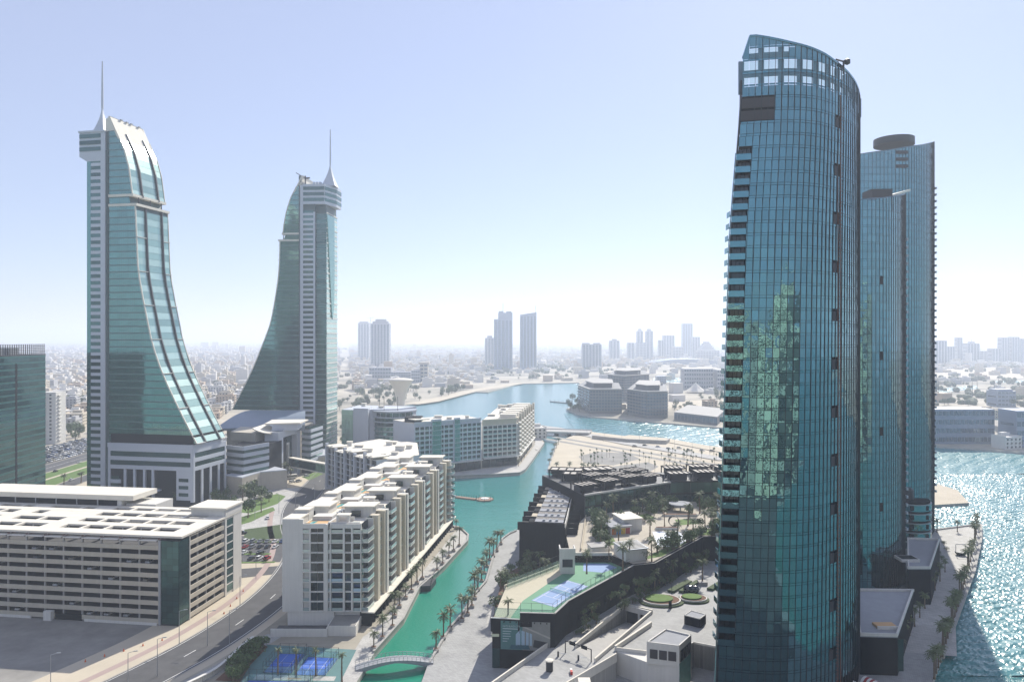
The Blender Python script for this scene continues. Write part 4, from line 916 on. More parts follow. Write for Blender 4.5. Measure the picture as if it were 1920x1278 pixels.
# roof terraces and pavilions, five times along the block
def roofbox(s0, s1, t0, t1, z0, z1, m_, name, over=0.0, slab=True):
    MB().prism([AB(s0, t0), AB(s0, t1), AB(s1, t1), AB(s1, t0)], z0, z1).build(name, m_, A1)
    if slab: MB().prism([AB(s0 - over, t0 - over / 27), AB(s0 - over, t1 + over / 27), AB(s1 + over, t1 + over / 27), AB(s1 + over, t0 - over / 27)], z1 + .003, z1 + .45).build(name + '_roof', m_roofw, A1)
roofbox(0.9, 140.5, .01, .99, ZR - .5, ZR - .25, m_roofw, 'roof_deck', slab=False)
for k in range(5):
    s = k * 28.4; e = (k * 37 % 5) * .3
    roofbox(s + .8, s + 9, .0, .20, ZR - .2, ZR + 2.2, m_white, 'roof_wing', .25)
    MB().prism([AB(s + .9, .22), AB(s + .9, .56), AB(s + 9, .56), AB(s + 9, .22)], ZR - .24, ZR - .1).build('timber_deck', m_orange, A1)
    MB().prism([AB(s + 1.6, .26), AB(s + 1.6, .32), AB(s + 8, .34), AB(s + 8, .28)], ZR - .09, ZR - .04).build('roof_pool', m_pool, A1)
    roofbox(s + 9.5, s + 14, .02, .2, ZR - .2, ZR + 3.4, m_white, 'stair_room', .2)
    roofbox(s + 10, s + 15, .24, .5, ZR - .2, ZR + 1.2, m_white, 'low_wall', 0, False)
    for q, (a0, a1, b0, b1) in enumerate(((s + 1, s + 13, .565, .59), (s + .8, s + 1.2, .6, .97), (s + 9.2, s + 9.5, .6, .8))): roofbox(a0, a1, b0, b1, ZR - .2, ZR + 1.3, m_white, 'terrace_wall', 0, False)
    MB().prism([AB(s + 1.5, .62), AB(s + 1.5, .82), AB(s + 7, .82), AB(s + 7, .62)], ZR - .24, ZR - .11).build('timber_deck', m_orange, A1)
    MB().prism([AB(s + 2.2, .80), AB(s + 2.2, .90), AB(s + 7, .90), AB(s + 7, .80)], ZR - .23, ZR - .05).build('roof_pool', m_pool, A1)
    # portal frame over the terrace
    for t in (.66, .80):
        x, y = AB(s + 2.0, t); bx('portal_leg', m_white, x, x + .8, y, y + .6, ZR - .2, ZR + 3.2, A1)
    x0, y0 = AB(s + 2.0, .66); x1, _ = AB(s + 2, .8); bx('portal_beam', m_roofw, x0, x1 + .8, y0 - .1, y0 + 3.2, ZR + 3.203, ZR + 3.6, A1)
    roofbox(s + 18, s + 27, .03 + .02 * e, .34, ZR - .2, ZR + 2.8, m_white, 'penthouse', .6)
    roofbox(s + 15, s + 21, .60, .97, ZR - .2, ZR + 3.5, m_white, 'penthouse', .9)
    x, y = AB(s + 15.4, .15); bx('door', m_dark, x, x + 1.4, y - .15, y, ZR - .2, ZR + 2, A1)
    x, y = AB(s + 13.9, .7); bx('window', g_dark, x, x + 3.5, y - .12, y, ZR + .2, ZR + 2.4, A1)
    for q in range(3):
        x, y = AB(s + 17 + q * 2.5, .46); o = bx('air_conditioner', m_steel, x, x + 1.4, y, y + 1.4, ZR - .2, ZR + 1.0, A1)
# canal front: per module a bay with balconies, a dark glass slot and a pair of tall fins
wA = Wall(A1, AB(.2, 1.0), AB(141, 1.0))
for k in range(5):
    s = k * 28.4
    nb = 9
    top = ZR + (0.2 if k % 2 else 1.4)
    for i in range(nb):
        z = 4.9 + i * FH1
        if z > ZR - 2: break
        B = wA.box('balcony', m_white, s + .4, s + 7.4, -.4, 2.3, z - .05, z + .22)
        wA.box('railing', g_rail, s + .45, s + 7.4, 2.18, 2.26, z + .25, z + 1.35, sub=B); wA.box('railing', g_rail, s + .4, s + .46, -.2, 2.2, z + .25, z + 1.35, sub=B)
        win = wA.box('window', m_white, s + .6, s + 7.2, -.3, .04, z + .22, z + .3)
        for j in range(3): wA.box('pane', g_win, s + .7 + j * 2.2, s + 2.8 + j * 2.2, -.2, .03, z + .32, z + FH1 - .1, sub=win, tilt=.01)
        wA.box('pane', g_dteal, s + 7.6, s + 11.4, -1.0, .02, z + .0, z + FH1 - .05, tilt=.008)
        B = wA.box('balcony', m_white, s + 14.4, s + 18.6, -.4, 1.5, z - .05, z + .22); wA.box('railing', g_rail, s + 14.4, s + 18.6, 1.4, 1.47, z + .25, z + 1.3, sub=B)
        win = wA.box('window', m_white, s + 14.6, s + 18.4, -.3, .04, z + .22, z + .3); wA.box('pane', g_win, s + 14.7, s + 18.3, -.2, .03, z + .32, z + FH1 - .1, sub=win, tilt=.01)
        B = wA.box('balcony', m_white, s + 23.2, s + 27.6, -.4, 1.5, z - .05, z + .22); wA.box('railing', g_rail, s + 23.2, s + 27.6, 1.4, 1.47, z + .25, z + 1.3, sub=B)
        win = wA.box('window', m_white, s + 23.4, s + 27.4, -.3, .04, z + .22, z + .3); wA.box('pane', g_win, s + 23.5, s + 27.3, -.2, .03, z + .32, z + FH1 - .1, sub=win, tilt=.01)
    for a, b, pr, mm in ((7.4, 7.6, 1.9, m_white), (11.6, 14.2, 2.4, m_cream), (18.8, 20.6, 2.6, m_cream), (20.9, 22.9, 3.0, m_white)): wA.box('tall_fin', mm, s + a, s + b, -1, pr, 4.9, ZR + 1.2)
    wA.box('canopy_slab', m_roofw, s + 0, s + 28.2, 0, 4.6, 4.45, 4.85)
    for j in range(7):
        wA.box('shop_pier', m_black, s + j * 4.05, s + j * 4.05 + .7, -.4, 3.6, 0, 4.44); wA.box('shopfront', g_dark, s + j * 4.05 + .75, s + j * 4.05 + 4.0, .2, .35, 0, 4.44, tilt=.01)
# projecting rounded stack of balconies at the far corner
for i in range(9):
    z = 4.9 + i * FH1; c = AB(136, 1.02); arc = [(c[0] + 4.4 * math.cos(t), c[1] + 6 * math.sin(t)) for t in [R(-100 + 190 * q / 12) for q in range(13)]] + [(c[0] - 3, c[1] + 5), (c[0] - 3, c[1] - 6)]
    if z > ZR: break
    B = MB().prism(arc, z - .1, z + .2).build('balcony', m_white, A1)
    m = MB()
    for q in range(12): a, b = arc[q], arc[q + 1]; m.add([(a[0], a[1], z + .2), (b[0], b[1], z + .2), (b[0], b[1], z + 1.3), (a[0], a[1], z + 1.3)], [(0, 1, 2, 3)])
    m.build('railing', g_rail, B)
# ---------------------------------------------------------------- buildings round the basin
def inpoly(x, y, P):
    c = False; j = len(P) - 1
    for i in range(len(P)):
        if (P[i][1] > y) != (P[j][1] > y) and x < (P[j][0] - P[i][0]) * (y - P[i][1]) / (P[j][1] - P[i][1]) + P[i][0]: c = not c
        j = i
    return c
def loc_poly(P, O): return [(p[0] - O[0], p[1] - O[1]) for p in P]
def roof_clutter(root, poly, z, n, seed, hmax=3.2):
    r = random.Random(seed); xs = [p[0] for p in poly]; ys = [p[1] for p in poly]; k = 0
    while k < n:
        x = r.uniform(min(xs), max(xs)); y = r.uniform(min(ys), max(ys)); w = r.uniform(2, 6); d = r.uniform(2, 5)
        if all(inpoly(x + a, y + b, poly) for a in (-w / 2, w / 2) for b in (-d / 2, d / 2)):
            h = r.uniform(1.2, hmax); bx('roof_room', m_white, x - w / 2, x + w / 2, y - d / 2, y + d / 2, z, z + h, root); 
            bx('roof_room_slab', m_roofw, x - w / 2 - .4, x + w / 2 + .4, y - d / 2 - .4, y + d / 2 + .4, z + h + .003, z + h + .35, root)
        k += 1
# dark grey stepped block between the swept towers' forecourt and the apartments
O = (-123, 498); P = loc_poly([(-123, 498), (-81, 446), (-58, 466), (-66, 520), (-96, 540)], O); A2 = thing('apartment_block', 'grey stepped apartment block with ragged white roofs, joined to the glass footbridge', 'apartments', O)
MB().prism(P, 0, 27).build('core', m_clad, A2); MB().prism([(p[0], p[1]) for p in P], 27.003, 27.3).build('roof_deck', m_roofw, A2)
wa = Wall(A2, P[0], P[1]); nseg = 5
for k in range(nseg):
    a = k * wa.L / nseg; L_ = wa.L / nseg; tp = 29.5 - (k % 2) * 2
    wa.box('pier', m_clad, a, a + 1.6, 0, 1.8, 0, tp + 1); wa.box('pier', m_white, a + L_ * .55, a + L_ * .55 + .9, 0, 1.2, 0, tp)
    wa.box('roof_slab', m_roofw, a, a + L_ - .4, -9, 2.0, tp - 1.0, tp - .4)
    for i in range(7):
        z = 2.5 + i * 3.5; wa.box('floor_slab', m_clad, a + 1.6, a + L_, 0, 1.0, z, z + .35)
        for b0, b1 in ((1.7, L_ * .55 - .1), (L_ * .55 + 1.0, L_ - .1)): wa.box('window', g_win, a + b0, a + b1, 0.003, .1, z + .37, z + 3.1, tilt=.01)
roof_clutter(A2, P, 27.3, 26, 4)
# glass curtain-walled drum building
O = (-146, 640); D3 = thing('glass_office_block', 'curved green glass office block with flat disc roof below the funnel tower', 'building', O)
m_palegl = glass('pale_green_glass', (0.38, 0.55, 0.44), 0.35, 0.15, 0.15)
MB().prism([(0, 0), (11, -4), (22, 0), (48, 6), (60, 30), (6, 40)], 0, 39).build('core', m_clad, D3)
w_ = Wall(D3, (0, 0), (10.6, -4)); 
for i in range(9):
    for j in range(3): w_.box('pane', m_palegl, j * w_.L / 3 + .05, (j + 1) * w_.L / 3 - .05, 0, .2, 3 + i * 4, 6.9 + i * 4, tilt=.01)
MB().prism([(11, -4.2), (24, -7), (24, 12), (11, 8)], 0, 40.5).build('end_wall', m_clad, D3)
cx_, cy_ = 44.0, 8.0; arc = lambda r, a0=175, a1=390: [(cx_ + r * math.cos(t), cy_ + r * math.sin(t)) for t in [R(a0 + (a1 - a0) * q / 24) for q in range(25)]]
for i in range(8):
    z = 2 + i * 3.9; MB().prism(arc(17.2), z, z + 3.2).build('glazing_band', g_teal2 if i < 6 else g_dteal, D3, smooth=False); MB().prism(arc(17.9 if i < 6 else 18.6), z + 3.2, z + 3.9).build('floor_rim', m_steel if i < 6 else m_clad, D3)
for q in range(1, 24, 2):
    x, y = arc(17.8)[q]; bx('mullion', m_clad, x - .15, x + .15, y - .15, y + .15, 33, 37, D3)
MB().prism(arc(16), 33.2, 37).build('top_glazing', g_dteal, D3); MB().prism(arc(19.5), 37, 38.2).build('disc_roof', m_steel, D3)
for x, y in ((36, 2), (48, 0), (30, 14)): m = MB().tube((x, y, 38), (x, y, 50), .2, n=5); m.build('antenna', m_metal, D3)
roof_clutter(D3, [(8, 0), (22, 2), (40, 12), (12, 36)], 39, 9, 6)
# funnel water tower
Wt = thing('water_tower', 'tall white funnel-shaped water tower standing behind the curved glass block', 'water tower', ((751.5 - 960) * 900 / FP, 900))
m_fun = mat('funnel_concrete', (0.66, 0.63, 0.55), 0.75, 0.06, 0.2, streak=.1)
MB().lathe([(5.2, 0), (4.9, 14), (5.0, 24), (6.2, 31), (8.6, 38), (11.6, 44), (14.6, 48.6), (15.2, 49.4)], 0, 0, 40, cap=False).build('stem', m_fun, Wt, smooth=True)
MB().lathe([(15.2, 49.4), (15.0, 50), (11, 51.3), (6, 52.0), (.3, 52.2)], 0, 0, 40).build('dome', m_roofw, Wt, smooth=True)
# long glass-fronted block on the basin
def basin_block(label, pts, z0, ztop, walls, cols, fh, seed, canopy=True, mm=None, gg=None, clutter=14, podcol=None):
    O = pts[0]; P = loc_poly(pts, O); r = thing('apartment_block', label, 'apartments', O); mm = mm or m_clad
    MB().prism(P, z0 + .01, ztop).build('core', mm, r); MB().prism(P, 0, z0).build('podium', podcol or m_metal, r)
    MB().prism(P, ztop + .003, ztop + .4).build('roof_deck', m_roofw, r)
    n = int((ztop - z0 - .6) / fh)
    for (i, j), c in zip(walls, cols):
        w_ = Wall(r, P[i], P[j]); gridwall(w_, .3, w_.L - .3, c, z0, fh, n, .7, .4, .9, m_white if mm is m_cream else mm, gg or g_win, rail=g_rail)
        if canopy: w_.box('canopy_slab', m_white, 0, w_.L, .01, 3.5, z0 - .6, z0 - .1)
        k = int(w_.L / 6)
        for q in range(k): w_.box('shopfront', g_dark, q * w_.L / k + .4, (q + 1) * w_.L / k - .4, 0, .2, .3, z0 - .8, tilt=.01)
        w_.box('parapet', mm, 0, w_.L, -.1, .9, ztop + .01, ztop + 1.2)
    roof_clutter(r, P, ztop + .4, clutter, seed)
    return r, P
r4, P4 = basin_block('teal glass apartment block with white frames, facing the turquoise basin', [(-71, 541), (-24, 573), (-40, 600), (-90, 566)], 7.5, 38, [(0, 1)], [14], 3.5, 8, gg=g_dteal)
w4_ = Wall(r4, P4[0], P4[1])
for a, b in ((14, 22), (33, 38)): w4_.box('bay_tower', m_clad, a, b, 0, 1.3, 7.5, 40.5); 
for a, b in ((14.3, 21.7), (33.3, 37.7)):
    for i in range(9): w4_.box('pane', g_teal2, a, b, 1.25, 1.4, 7.9 + i * 3.5, 11.1 + i * 3.5, tilt=.004)
w4_.box('corner_roof', m_roofw, 0, 12, -12, 1.5, 40.5, 41.2); MB().box(-8, 4, 8, 20, 38.4, 42).build('roof_room', m_dark, r4)
r5, P5 = basin_block('cream apartment block with curved white balconies at the canal mouth', [(-23, 577), (3.6, 592), (19, 704), (-12, 704)], 7.5, 36, [(0, 1), (1, 2)], [7, 24], 3.5, 9, mm=m_cream, clutter=30)
w5_ = Wall(r5, P5[1], P5[2])
for k in range(7):
    a = 3 + k * 16
    for i in range(8): w5_.box('balcony', m_white, a, a + 8, .9, 2.6, 7.5 + i * 3.5 - .05, 7.5 + i * 3.5 + 1.1)
    w5_.box('tall_fin', m_cream, a + 10, a + 12.5, .5, 2.4, 7.5, 39.5); w5_.box('penthouse', m_roofw, a, a + 8, -14, -1, 36.45, 39.5)
for k, (x, y) in enumerate(((-26, 574.5), (-19, 576.8))): bx('gate_column', m_white, x - P5[0][0] + 0 - (-23) - 23 + 0, x - P5[0][0] - (-23) - 23 + .9, y - 577 - .5, y - 577 + .4, 0, 9, r5)
# ---------------------------------------------------------------- office complex between the swept towers
OC = thing('office_complex', 'low white banded office complex with curved grey roof between the swept towers', 'building', (-170, 470))
L = lambda *pts: [(x + 170, y - 470) for x, y in pts]
e_ = L((-184, 478), (-169.8, 470), (-165, 490), (-150, 498), (-172, 520)); MB().prism(e_, 0, 12).build('low_wing', m_stone, OC); MB().prism(e_, 12.003, 12.6).build('low_roof', m_clad, OC)
we_ = Wall(OC, e_[1], e_[2])
for a, b, h in ((3, 7, 6), (9, 17, 9)): we_.box('portal', m_stone, a, b, 0, .4, 0, h); we_.box('door', m_dark, a + .6, b - .6, .3, .5, 0, h - 1)
a_ = L((-186, 487), (-172.8, 480), (-163, 500), (-160, 530), (-186, 530)); MB().prism(a_, 0, 29).build('banded_core', m_dark, OC)
for p, q in ((0, 1), (1, 2)):
    w_ = Wall(OC, a_[p], a_[q])
    for i in range(4):
        z = 12.8 + i * 4.4; w_.box('window', g_band, 0, w_.L, -.2, .15, z, z + 1.9, tilt=.002); w_.box('spandrel', m_clad, 0, w_.L, -.2, .6, z + 1.93, z + 4.4)
MB().prism(L((-171, 516), (-161.6, 517), (-160.5, 524), (-171, 524)), 0, 35).build('slab_wall', m_clad, OC)
wc = Wall(OC, L((-161.6, 517))[0], L((-157, 555))[0])
wc.box('portal_core', m_dark, 7, 38, -9, -4, 0, 35); wc.box('portal_pier', m_clad, 1, 7, -9, .2, 0, 35.0); wc.box('portal_beam', m_clad, 7.01, 31.5, -9, .2, 30.5, 36); wc.box('portal_pier', m_clad, 31.51, 37, -9, .2, 0, 37)
for i in range(6):
    for j in range(4): wc.box('pane', g_dteal, 7.3 + j * 6, 13.1 + j * 6, -4, -3.8, 1 + i * 4.8, 5.6 + i * 4.8, tilt=.006)
wc.box('inner_frame', m_white, 10, 11.2, -3.8, -1.5, 0, 24); wc.box('inner_frame', m_white, 20, 21.2, -3.8, -1.5, 0, 24); wc.box('inner_frame', m_white, 10, 21.2, -3.8, -1.4, 24.01, 25.2)
d_ = L((-156.5, 556), (-149, 552), (-146, 575), (-156, 578)); MB().prism(d_, 0, 33.8).build('stack_core', m_dark, OC)
for p, q in ((0, 1), (1, 2)):
    w_ = Wall(OC, d_[p], d_[q])
    for i in range(7): w_.box('spandrel', m_clad, 0, w_.L, -.2, .5, 4 + i * 4.4, 6.3 + i * 4.4); w_.box('window', g_band, 0, w_.L, -.2, .1, 6.33 + i * 4.4, 8.37 + i * 4.4)
n_ = L((-152, 560), (-139, 574), (-141, 600), (-160, 600)); MB().prism(n_, 0, 10).build('annex', m_stone, OC); MB().prism(n_, 10.003, 11).build('annex_roof', m_clad, OC)
MB().prism(L((-168, 523), (-152, 530), (-154, 548), (-172, 545)), 35, 39.5).build('roof_room', m_clad, OC); MB().prism(L((-173, 522), (-150, 528), (-150, 550), (-176, 548)), 39.503, 40.4).build('roof_canopy', m_roofw, OC)
m = MB(); V = []    # long curved roof
for k in range(15):
    t = k / 14; z = 33.5 + 9.5 * math.sin(t * math.pi * .62); y = 548 + 52 * t; xa = -218 + 12 * t; xb = -152 - 14 * t
    V += [(xa + 170, y - 470, z), (xb + 170, y - 470, z + (3 if t < .3 else 0)), (xb + 170, y - 470, z - 1.2), (xa + 170, y - 470, z - 1.2)]
m.add(V, [(k * 4 + j, k * 4 + (j + 1) % 4, k * 4 + 4 + (j + 1) % 4, k * 4 + 4 + j) for k in range(14) for j in range(4)] + [(0, 3, 2, 1)]); m.build('curved_roof', mat('blue_grey_roof', (0.24, 0.29, 0.36), 0.5, 0.08, metal=.2), OC, smooth=False)
MB().prism(L((-212, 555), (-165, 549), (-160, 600), (-208, 600)), 0, 33).build('hall_wall', m_stone, OC)
MB().prism(L((-196, 520), (-176, 512), (-172, 545), (-200, 550)), 29, 35).build('upper_block', m_stone, OC)
m = MB(); V = []
for k in range(7):
    t = k / 6; z = 35 + 3.4 * (1 - t) ** 2; V += [(-178 + 170 + 12 * t, 512 - 470, z), (-178 + 170 + 12 * t, 540 - 470, z), (-178 + 170 + 12 * t, 540 - 470, z - .7), (-178 + 170 + 12 * t, 512 - 470, z - .7)]
m.add(V, [(k * 4 + j, k * 4 + 4 + j, k * 4 + 4 + (j + 1) % 4, k * 4 + (j + 1) % 4) for k in range(6) for j in range(4)]); m.build('curved_canopy', m_roofw, OC)
# glass footbridge over the road
FB = thing('footbridge', 'enclosed glass footbridge with white roof crossing the road to the grey block', 'footbridge', (-158, 528))
w_ = Wall(FB, (0, 0), (36, -30)); w_.box('roof', m_roofw, 0, w_.L, -3.6, .3, 15.2, 15.9); w_.box('floor', m_white, 0, w_.L, -3.4, .1, 9.2, 9.9); w_.box('dark_core', m_dark, 0, w_.L, -3.0, -.3, 9.91, 15.19)
for k in range(12): w_.box('pane', g_dteal, k * w_.L / 12 + .08, (k + 1) * w_.L / 12 - .08, -.2, -.05, 9.95, 15.15, tilt=.006)
# ---------------------------------------------------------------- dark glass tower at the left edge
DT = thing('office_tower', 'dark teal glass office tower with open steel screen on its roof', 'skyscraper', (-306, 376))
MB().prism([(-.3, 0), (-6.8, 124), (-60, 122), (-60, -10)], 0, 88).build('body', m_dark, DT)
w_ = Wall(DT, (0, 0), (-6.5, 124)); wn = Wall(DT, (-60, -8), (0, 0))
for i in range(22):
    z = 2 + i * 3.95
    for k in range(14):
        a0, a1 = k * w_.L / 14 + .06, (k + 1) * w_.L / 14 - .06
        w_.box('pane', g_dteal, a0, a1, -.1, .12, z, z + 2.7, tilt=.003)
    w_.box('spandrel', mat('dark_spandrel', (0.03, 0.12, 0.115), .3, .1, metal=.4), 0, w_.L, -.1, .18, z + 2.73, z + 3.9)
w_.box('shadow_joint', m_dark, 91, 93, 0, .25, 4, 84); w_.box('roof_slab', m_metal, 0, w_.L, -40, .3, 88.9, 89.6)
for k in range(24): w_.box('screen_post', m_metal, 70 + k * 2.3, 70.25 + k * 2.3, -.4, 0, 89.6, 96)
for k in range(6): w_.box('screen_rail', m_metal, 70, w_.L, -.35, -.1, 90.4 + k * 1.1, 90.65 + k * 1.1)
for k in range(5): bx('cooling_unit', m_steel, -24, -12, 40 + k * 14, 49 + k * 14, 89.6, 94, DT)
m = MB().tube((-10, 60, 96.5), (-10, 74, 96.5), .9, n=8); m.tube((-10, 60, 91), (-10, 60, 96.5), .9, n=8); m.build('roof_duct', m_metal, DT)
ST = thing('apartment_tower', 'slim white apartment tower with rows of small balconies beside the dark glass tower', 'apartments', (-447, 707))
MB().box(0, 15, 0, 16, 0, 49).build('wall', m_white, ST); W_ = Wall(ST, (0, 0), (15, 0))
for i in range(13):
    z = 3 + i * 3.5; B = bx('balcony', m_white, 1.5, 5.5, -1.5, 0, z, z + 1.0, ST); W_.box('window', g_dark, 1.6, 5.4, -.1, .1, z + 1.1, z + 3.0); W_.box('window', g_dark, 9, 11, -.1, .1, z + .6, z + 2.2)
    bx('balcony', m_white, 15, 16.3, 3, 8, z, z + 1, ST)
# ---------------------------------------------------------------- far towers
m_fart = mat('far_tower_wall', (0.36, 0.37, 0.40), 0.6, 0.06, 0.1); m_farb = mat('far_tower_blue', (0.22, 0.27, 0.36), 0.4, 0.06, 0.1, metal=.2)
g_far = glass('far_tower_glass', (0.10, 0.15, 0.21), 0.5, 0.1, 0.2)
def far_tower(label, x0, x1, yt, yb, wall=None, parts=(), cols=4, step=None, name='apartment_tower', vert=True, dep=None):
    d = 140000 / (yb - HY); s = d / FP; w = (x1 - x0) * s; h = CH - (yt - HY) * s; wall = wall or m_fart; dep = dep or min(w, 34)
    r = thing(name, label, 'tower', ((x0 - 960) * s, d)); MB().box(0, w, 0, dep, 0, h).build('wall', wall, r)
    W_ = Wall(r, (0, 0), (w, 0)); W3 = Wall(r, (w, 0), (w, dep)) if (x0 + x1) / 2 < 960 else Wall(r, (0, dep), (0, 0))
    n = max(4, int(h / 7.2))
    if vert:
        for k in range(cols):
            a = w * (k + .2) / cols; W_.box('glass_strip', g_far, a, a + w * .6 / cols, -.1, .4, h * .04, h * .97)
        for i in range(n): W_.box('floor_ledge', wall, 0, w, 0, .8, h * (i + .5) / n, h * (i + .5) / n + .8)
    else:
        for i in range(n):
            z = h * (i + .3) / n
            for k in range(cols): W_.box('window', g_far, w * (k + .12) / cols, w * (k + .88) / cols, -.1, .4, z, z + h * .5 / n)
    for i in range(0, n, 2): W3.box('window', g_far, W3.L * .15, W3.L * .85, -.1, .3, h * (i + .3) / n, h * (i + .3) / n + 2.2)
    for (a, b, t, y0, y1) in parts: bx('roof_block' if b - a > 2 else 'mast', wall, a * s, b * s, dep * y0, dep * y1, h - .5, h + t * s, r)
    return r, s, w, h
far_tower('narrow grey tower with a crane on top, left of the taller finned tower', 671, 692, 605, 676, parts=((2, 18, 2.5, .2, .8),))
cr_s = 2900 / FP; CR = thing('tower_crane', 'thin tower crane rising between the two towers beyond the city', 'crane', ((694.5 - 960) * 2.2, 3080)); m = MB().tube((0, 0, 0), (0, 0, 186), 1.3, n=4); m.build('mast', m_steel, CR); MB().tube((-12, 0, 183), (14, 0, 186), .9, n=4).build('jib', m_steel, CR)
far_tower('tall finned grey tower with stepped crown above a dark podium', 695, 730, 606, 692, cols=6, parts=((3, 32, 4, .1, .9), (8, 28, 8, .2, .8)))
far_tower('broad dark podium below the tall finned tower', 692, 733, 689, 716, cols=8, vert=False, name='podium_building')
far_tower('long low pale block with many windows right of the dark podium', 733, 770, 697, 716, cols=8, vert=False, name='office_block')
far_tower('squat grey block beside the tan tower', 771, 787, 694, 717, cols=4, vert=False, name='office_block')
far_tower('short tan tower with flat overhanging top', 787, 802, 682, 716, wall=m_stone, cols=2, vert=False, parts=((-2, 17, 3, -.1, 1.1),))
far_tower('lowest of three joined blue towers across the basin', 909, 926, 633, 684, cols=3, parts=((4, 14, 4, .2, .8),))
far_tower('tallest stepped blue tower with twin roof blocks and spire', 926, 961, 598, 692, wall=m_farb, cols=5, parts=((8, 35, 12, .1, .9), (9, 18, 15, .1, .6), (23, 33, 14.5, .1, .6), (16.6, 17.4, 30, .4, .45)))
r_, s_, w_, h_ = far_tower('solitary blue slab tower with raked roof and thin mast', 975, 1006, 590, 692, wall=m_farb, cols=5, parts=((29.4, 30.2, 18, .4, .45),))
MB().add([(0, 0, h_), (w_, 0, h_), (w_, 0, h_ + 5 * s_), (0, 0, h_ + .1), (0, 20, h_), (w_, 20, h_), (w_, 20, h_ + 5 * s_), (0, 20, h_ + .1)], [(0, 1, 2, 3), (4, 7, 6, 5), (3, 2, 6, 7), (1, 5, 6, 2)]).build('raked_roof', m_farb, r_)
for lab, a, b, t, yb, kw in (
    ('wide pale double block with split roof, first beyond the tall slab tower', 1092, 1128, 645, 691, dict(cols=6, parts=((1, 14, 2.5, .1, .9), (22, 34, 2.5, .1, .9)))),
    ('hazy tower with rounded cap, behind the wooded island apartments', 1143, 1162, 638, 676, dict(cols=3, parts=((5, 14, 3, .2, .8),))),
    ('small hazy tower just left of the twin towers', 1177, 1190, 642, 676, dict(cols=2)),
    ('left twin of the thin capped hazy towers', 1194.5, 1206, 620, 674, dict(cols=2, parts=((3, 9, 4, .2, .8),))),
    ('right twin of the thin capped hazy towers', 1211.5, 1225, 620, 674, dict(cols=2, parts=((3, 10, 4, .2, .8),))),
    ('low joined base block under the twin hazy towers', 1193, 1212, 642, 674.5, dict(cols=3, vert=False)),
    ('stepped hazy block left of the broad flat-topped one', 1235, 1245, 637, 674, dict(cols=2)),
    ('broad flat-topped hazy block in the middle of the skyline', 1244, 1265, 628, 672, dict(cols=4)),
    ('pale low block filling the gap before the tall square tower', 1262, 1282, 650, 674, dict(cols=4, vert=False)),
    ('tallest square hazy tower of the skyline', 1280, 1299, 606, 670, dict(cols=4, wall=m_farb)),
    ('shoulder block against the tallest square hazy tower', 1298, 1313, 631, 671, dict(cols=3)),
    ('low wide hazy block under the pyramid roof', 1308, 1349, 657, 675, dict(cols=8, vert=False)),
    ('hazy tower with flat top right beside the far glass tower', 1754, 1776, 638, 684, dict(cols=4)),
    ('low hazy block right of the flat-topped hazy tower', 1776, 1791, 649, 682, dict(cols=3)),
    ('slender tall hazy tower alone above low roofs', 1795, 1805, 632, 680, dict(cols=2)),
    ('hazy block with small roof crane frame', 1814, 1837, 643, 681, dict(cols=4, parts=((8, 16, 3, .2, .8), (12, 12.8, 7, .4, .5)))),
    ('low hazy block with stepped roof before the right-hand towers', 1861, 1877, 653, 682, dict(cols=3)),
    ('first of the two tall square hazy towers near the frame edge', 1879, 1893, 632, 681, dict(cols=3)),
    ('second tall square hazy tower near the frame edge', 1898, 1912, 631, 681, dict(cols=3)),
    ('hazy tower cut off by the frame edge', 1913, 1930, 634, 681, dict(cols=3)),
    ('long low hazy roofline on the right skyline', 1800, 1925, 658, 680, dict(cols=14, vert=False)),
    ('white mid-rise block with dark windows behind the island', 1283, 1337, 691, 729, dict(cols=12, vert=False)),
    ('similar mid-rise block half hidden by the near tower', 1345, 1375, 693, 730, dict(cols=8, vert=False)),
    ('small dark square block on the sandy flat', 1232, 1249, 705, 719, dict(cols=4, vert=False, wall=m_farb)),
    ('long dark glass block on the right-hand quay', 1753, 1865, 767, 832, dict(cols=16, vert=False, wall=m_farb, dep=26)),
    ('dark block at the frame edge on the right-hand quay', 1906, 1960, 770, 838, dict(cols=6, vert=False, wall=m_farb, dep=26)),
    ('blocky dark building among palms behind the quay', 1871, 1905, 733, 762, dict(cols=5, vert=False, wall=m_farb, parts=((2, 30, 3, .1, .9),)))):
    far_tower(lab, a, b, t, yb, **kw)
d = 140000 / 38.; s_ = d / FP; PYR = thing('stepped_pyramid', 'hazy stepped pyramid roof rising from the low wide block', 'building', ((1327 - 960) * s_, d + 30))
for k in range(6): hw = (17 - k * 2.7) * s_; zz = CH - (658 - HY) * s_ + k * 3.6 * s_; MB().box(-hw, hw, -30, 30, zz - 4 * s_, zz).build('terrace', m_fart, PYR)
d = 2900.; s_ = d / FP; STD = thing('stadium', 'low curved stadium roof in the haze below the skyline', 'stadium', ((1285 - 960) * s_, d)); V = []
for k in range(17):
    t = k / 16; x = (-75 + 150 * t) * s_; z = 2 + (CH - (672 - HY) * s_ - 2) * math.sin(math.pi * t) ** .7; V += [(x, -60, 0), (x, -60, z), (x, 60, z), (x, 60, 0)]
MB().add(V, [(k * 4 + j, k * 4 + 4 + j, k * 4 + 4 + (j + 1) % 4, k * 4 + (j + 1) % 4) for k in range(16) for j in range(4)]).build('shell_roof', m_farb, STD)
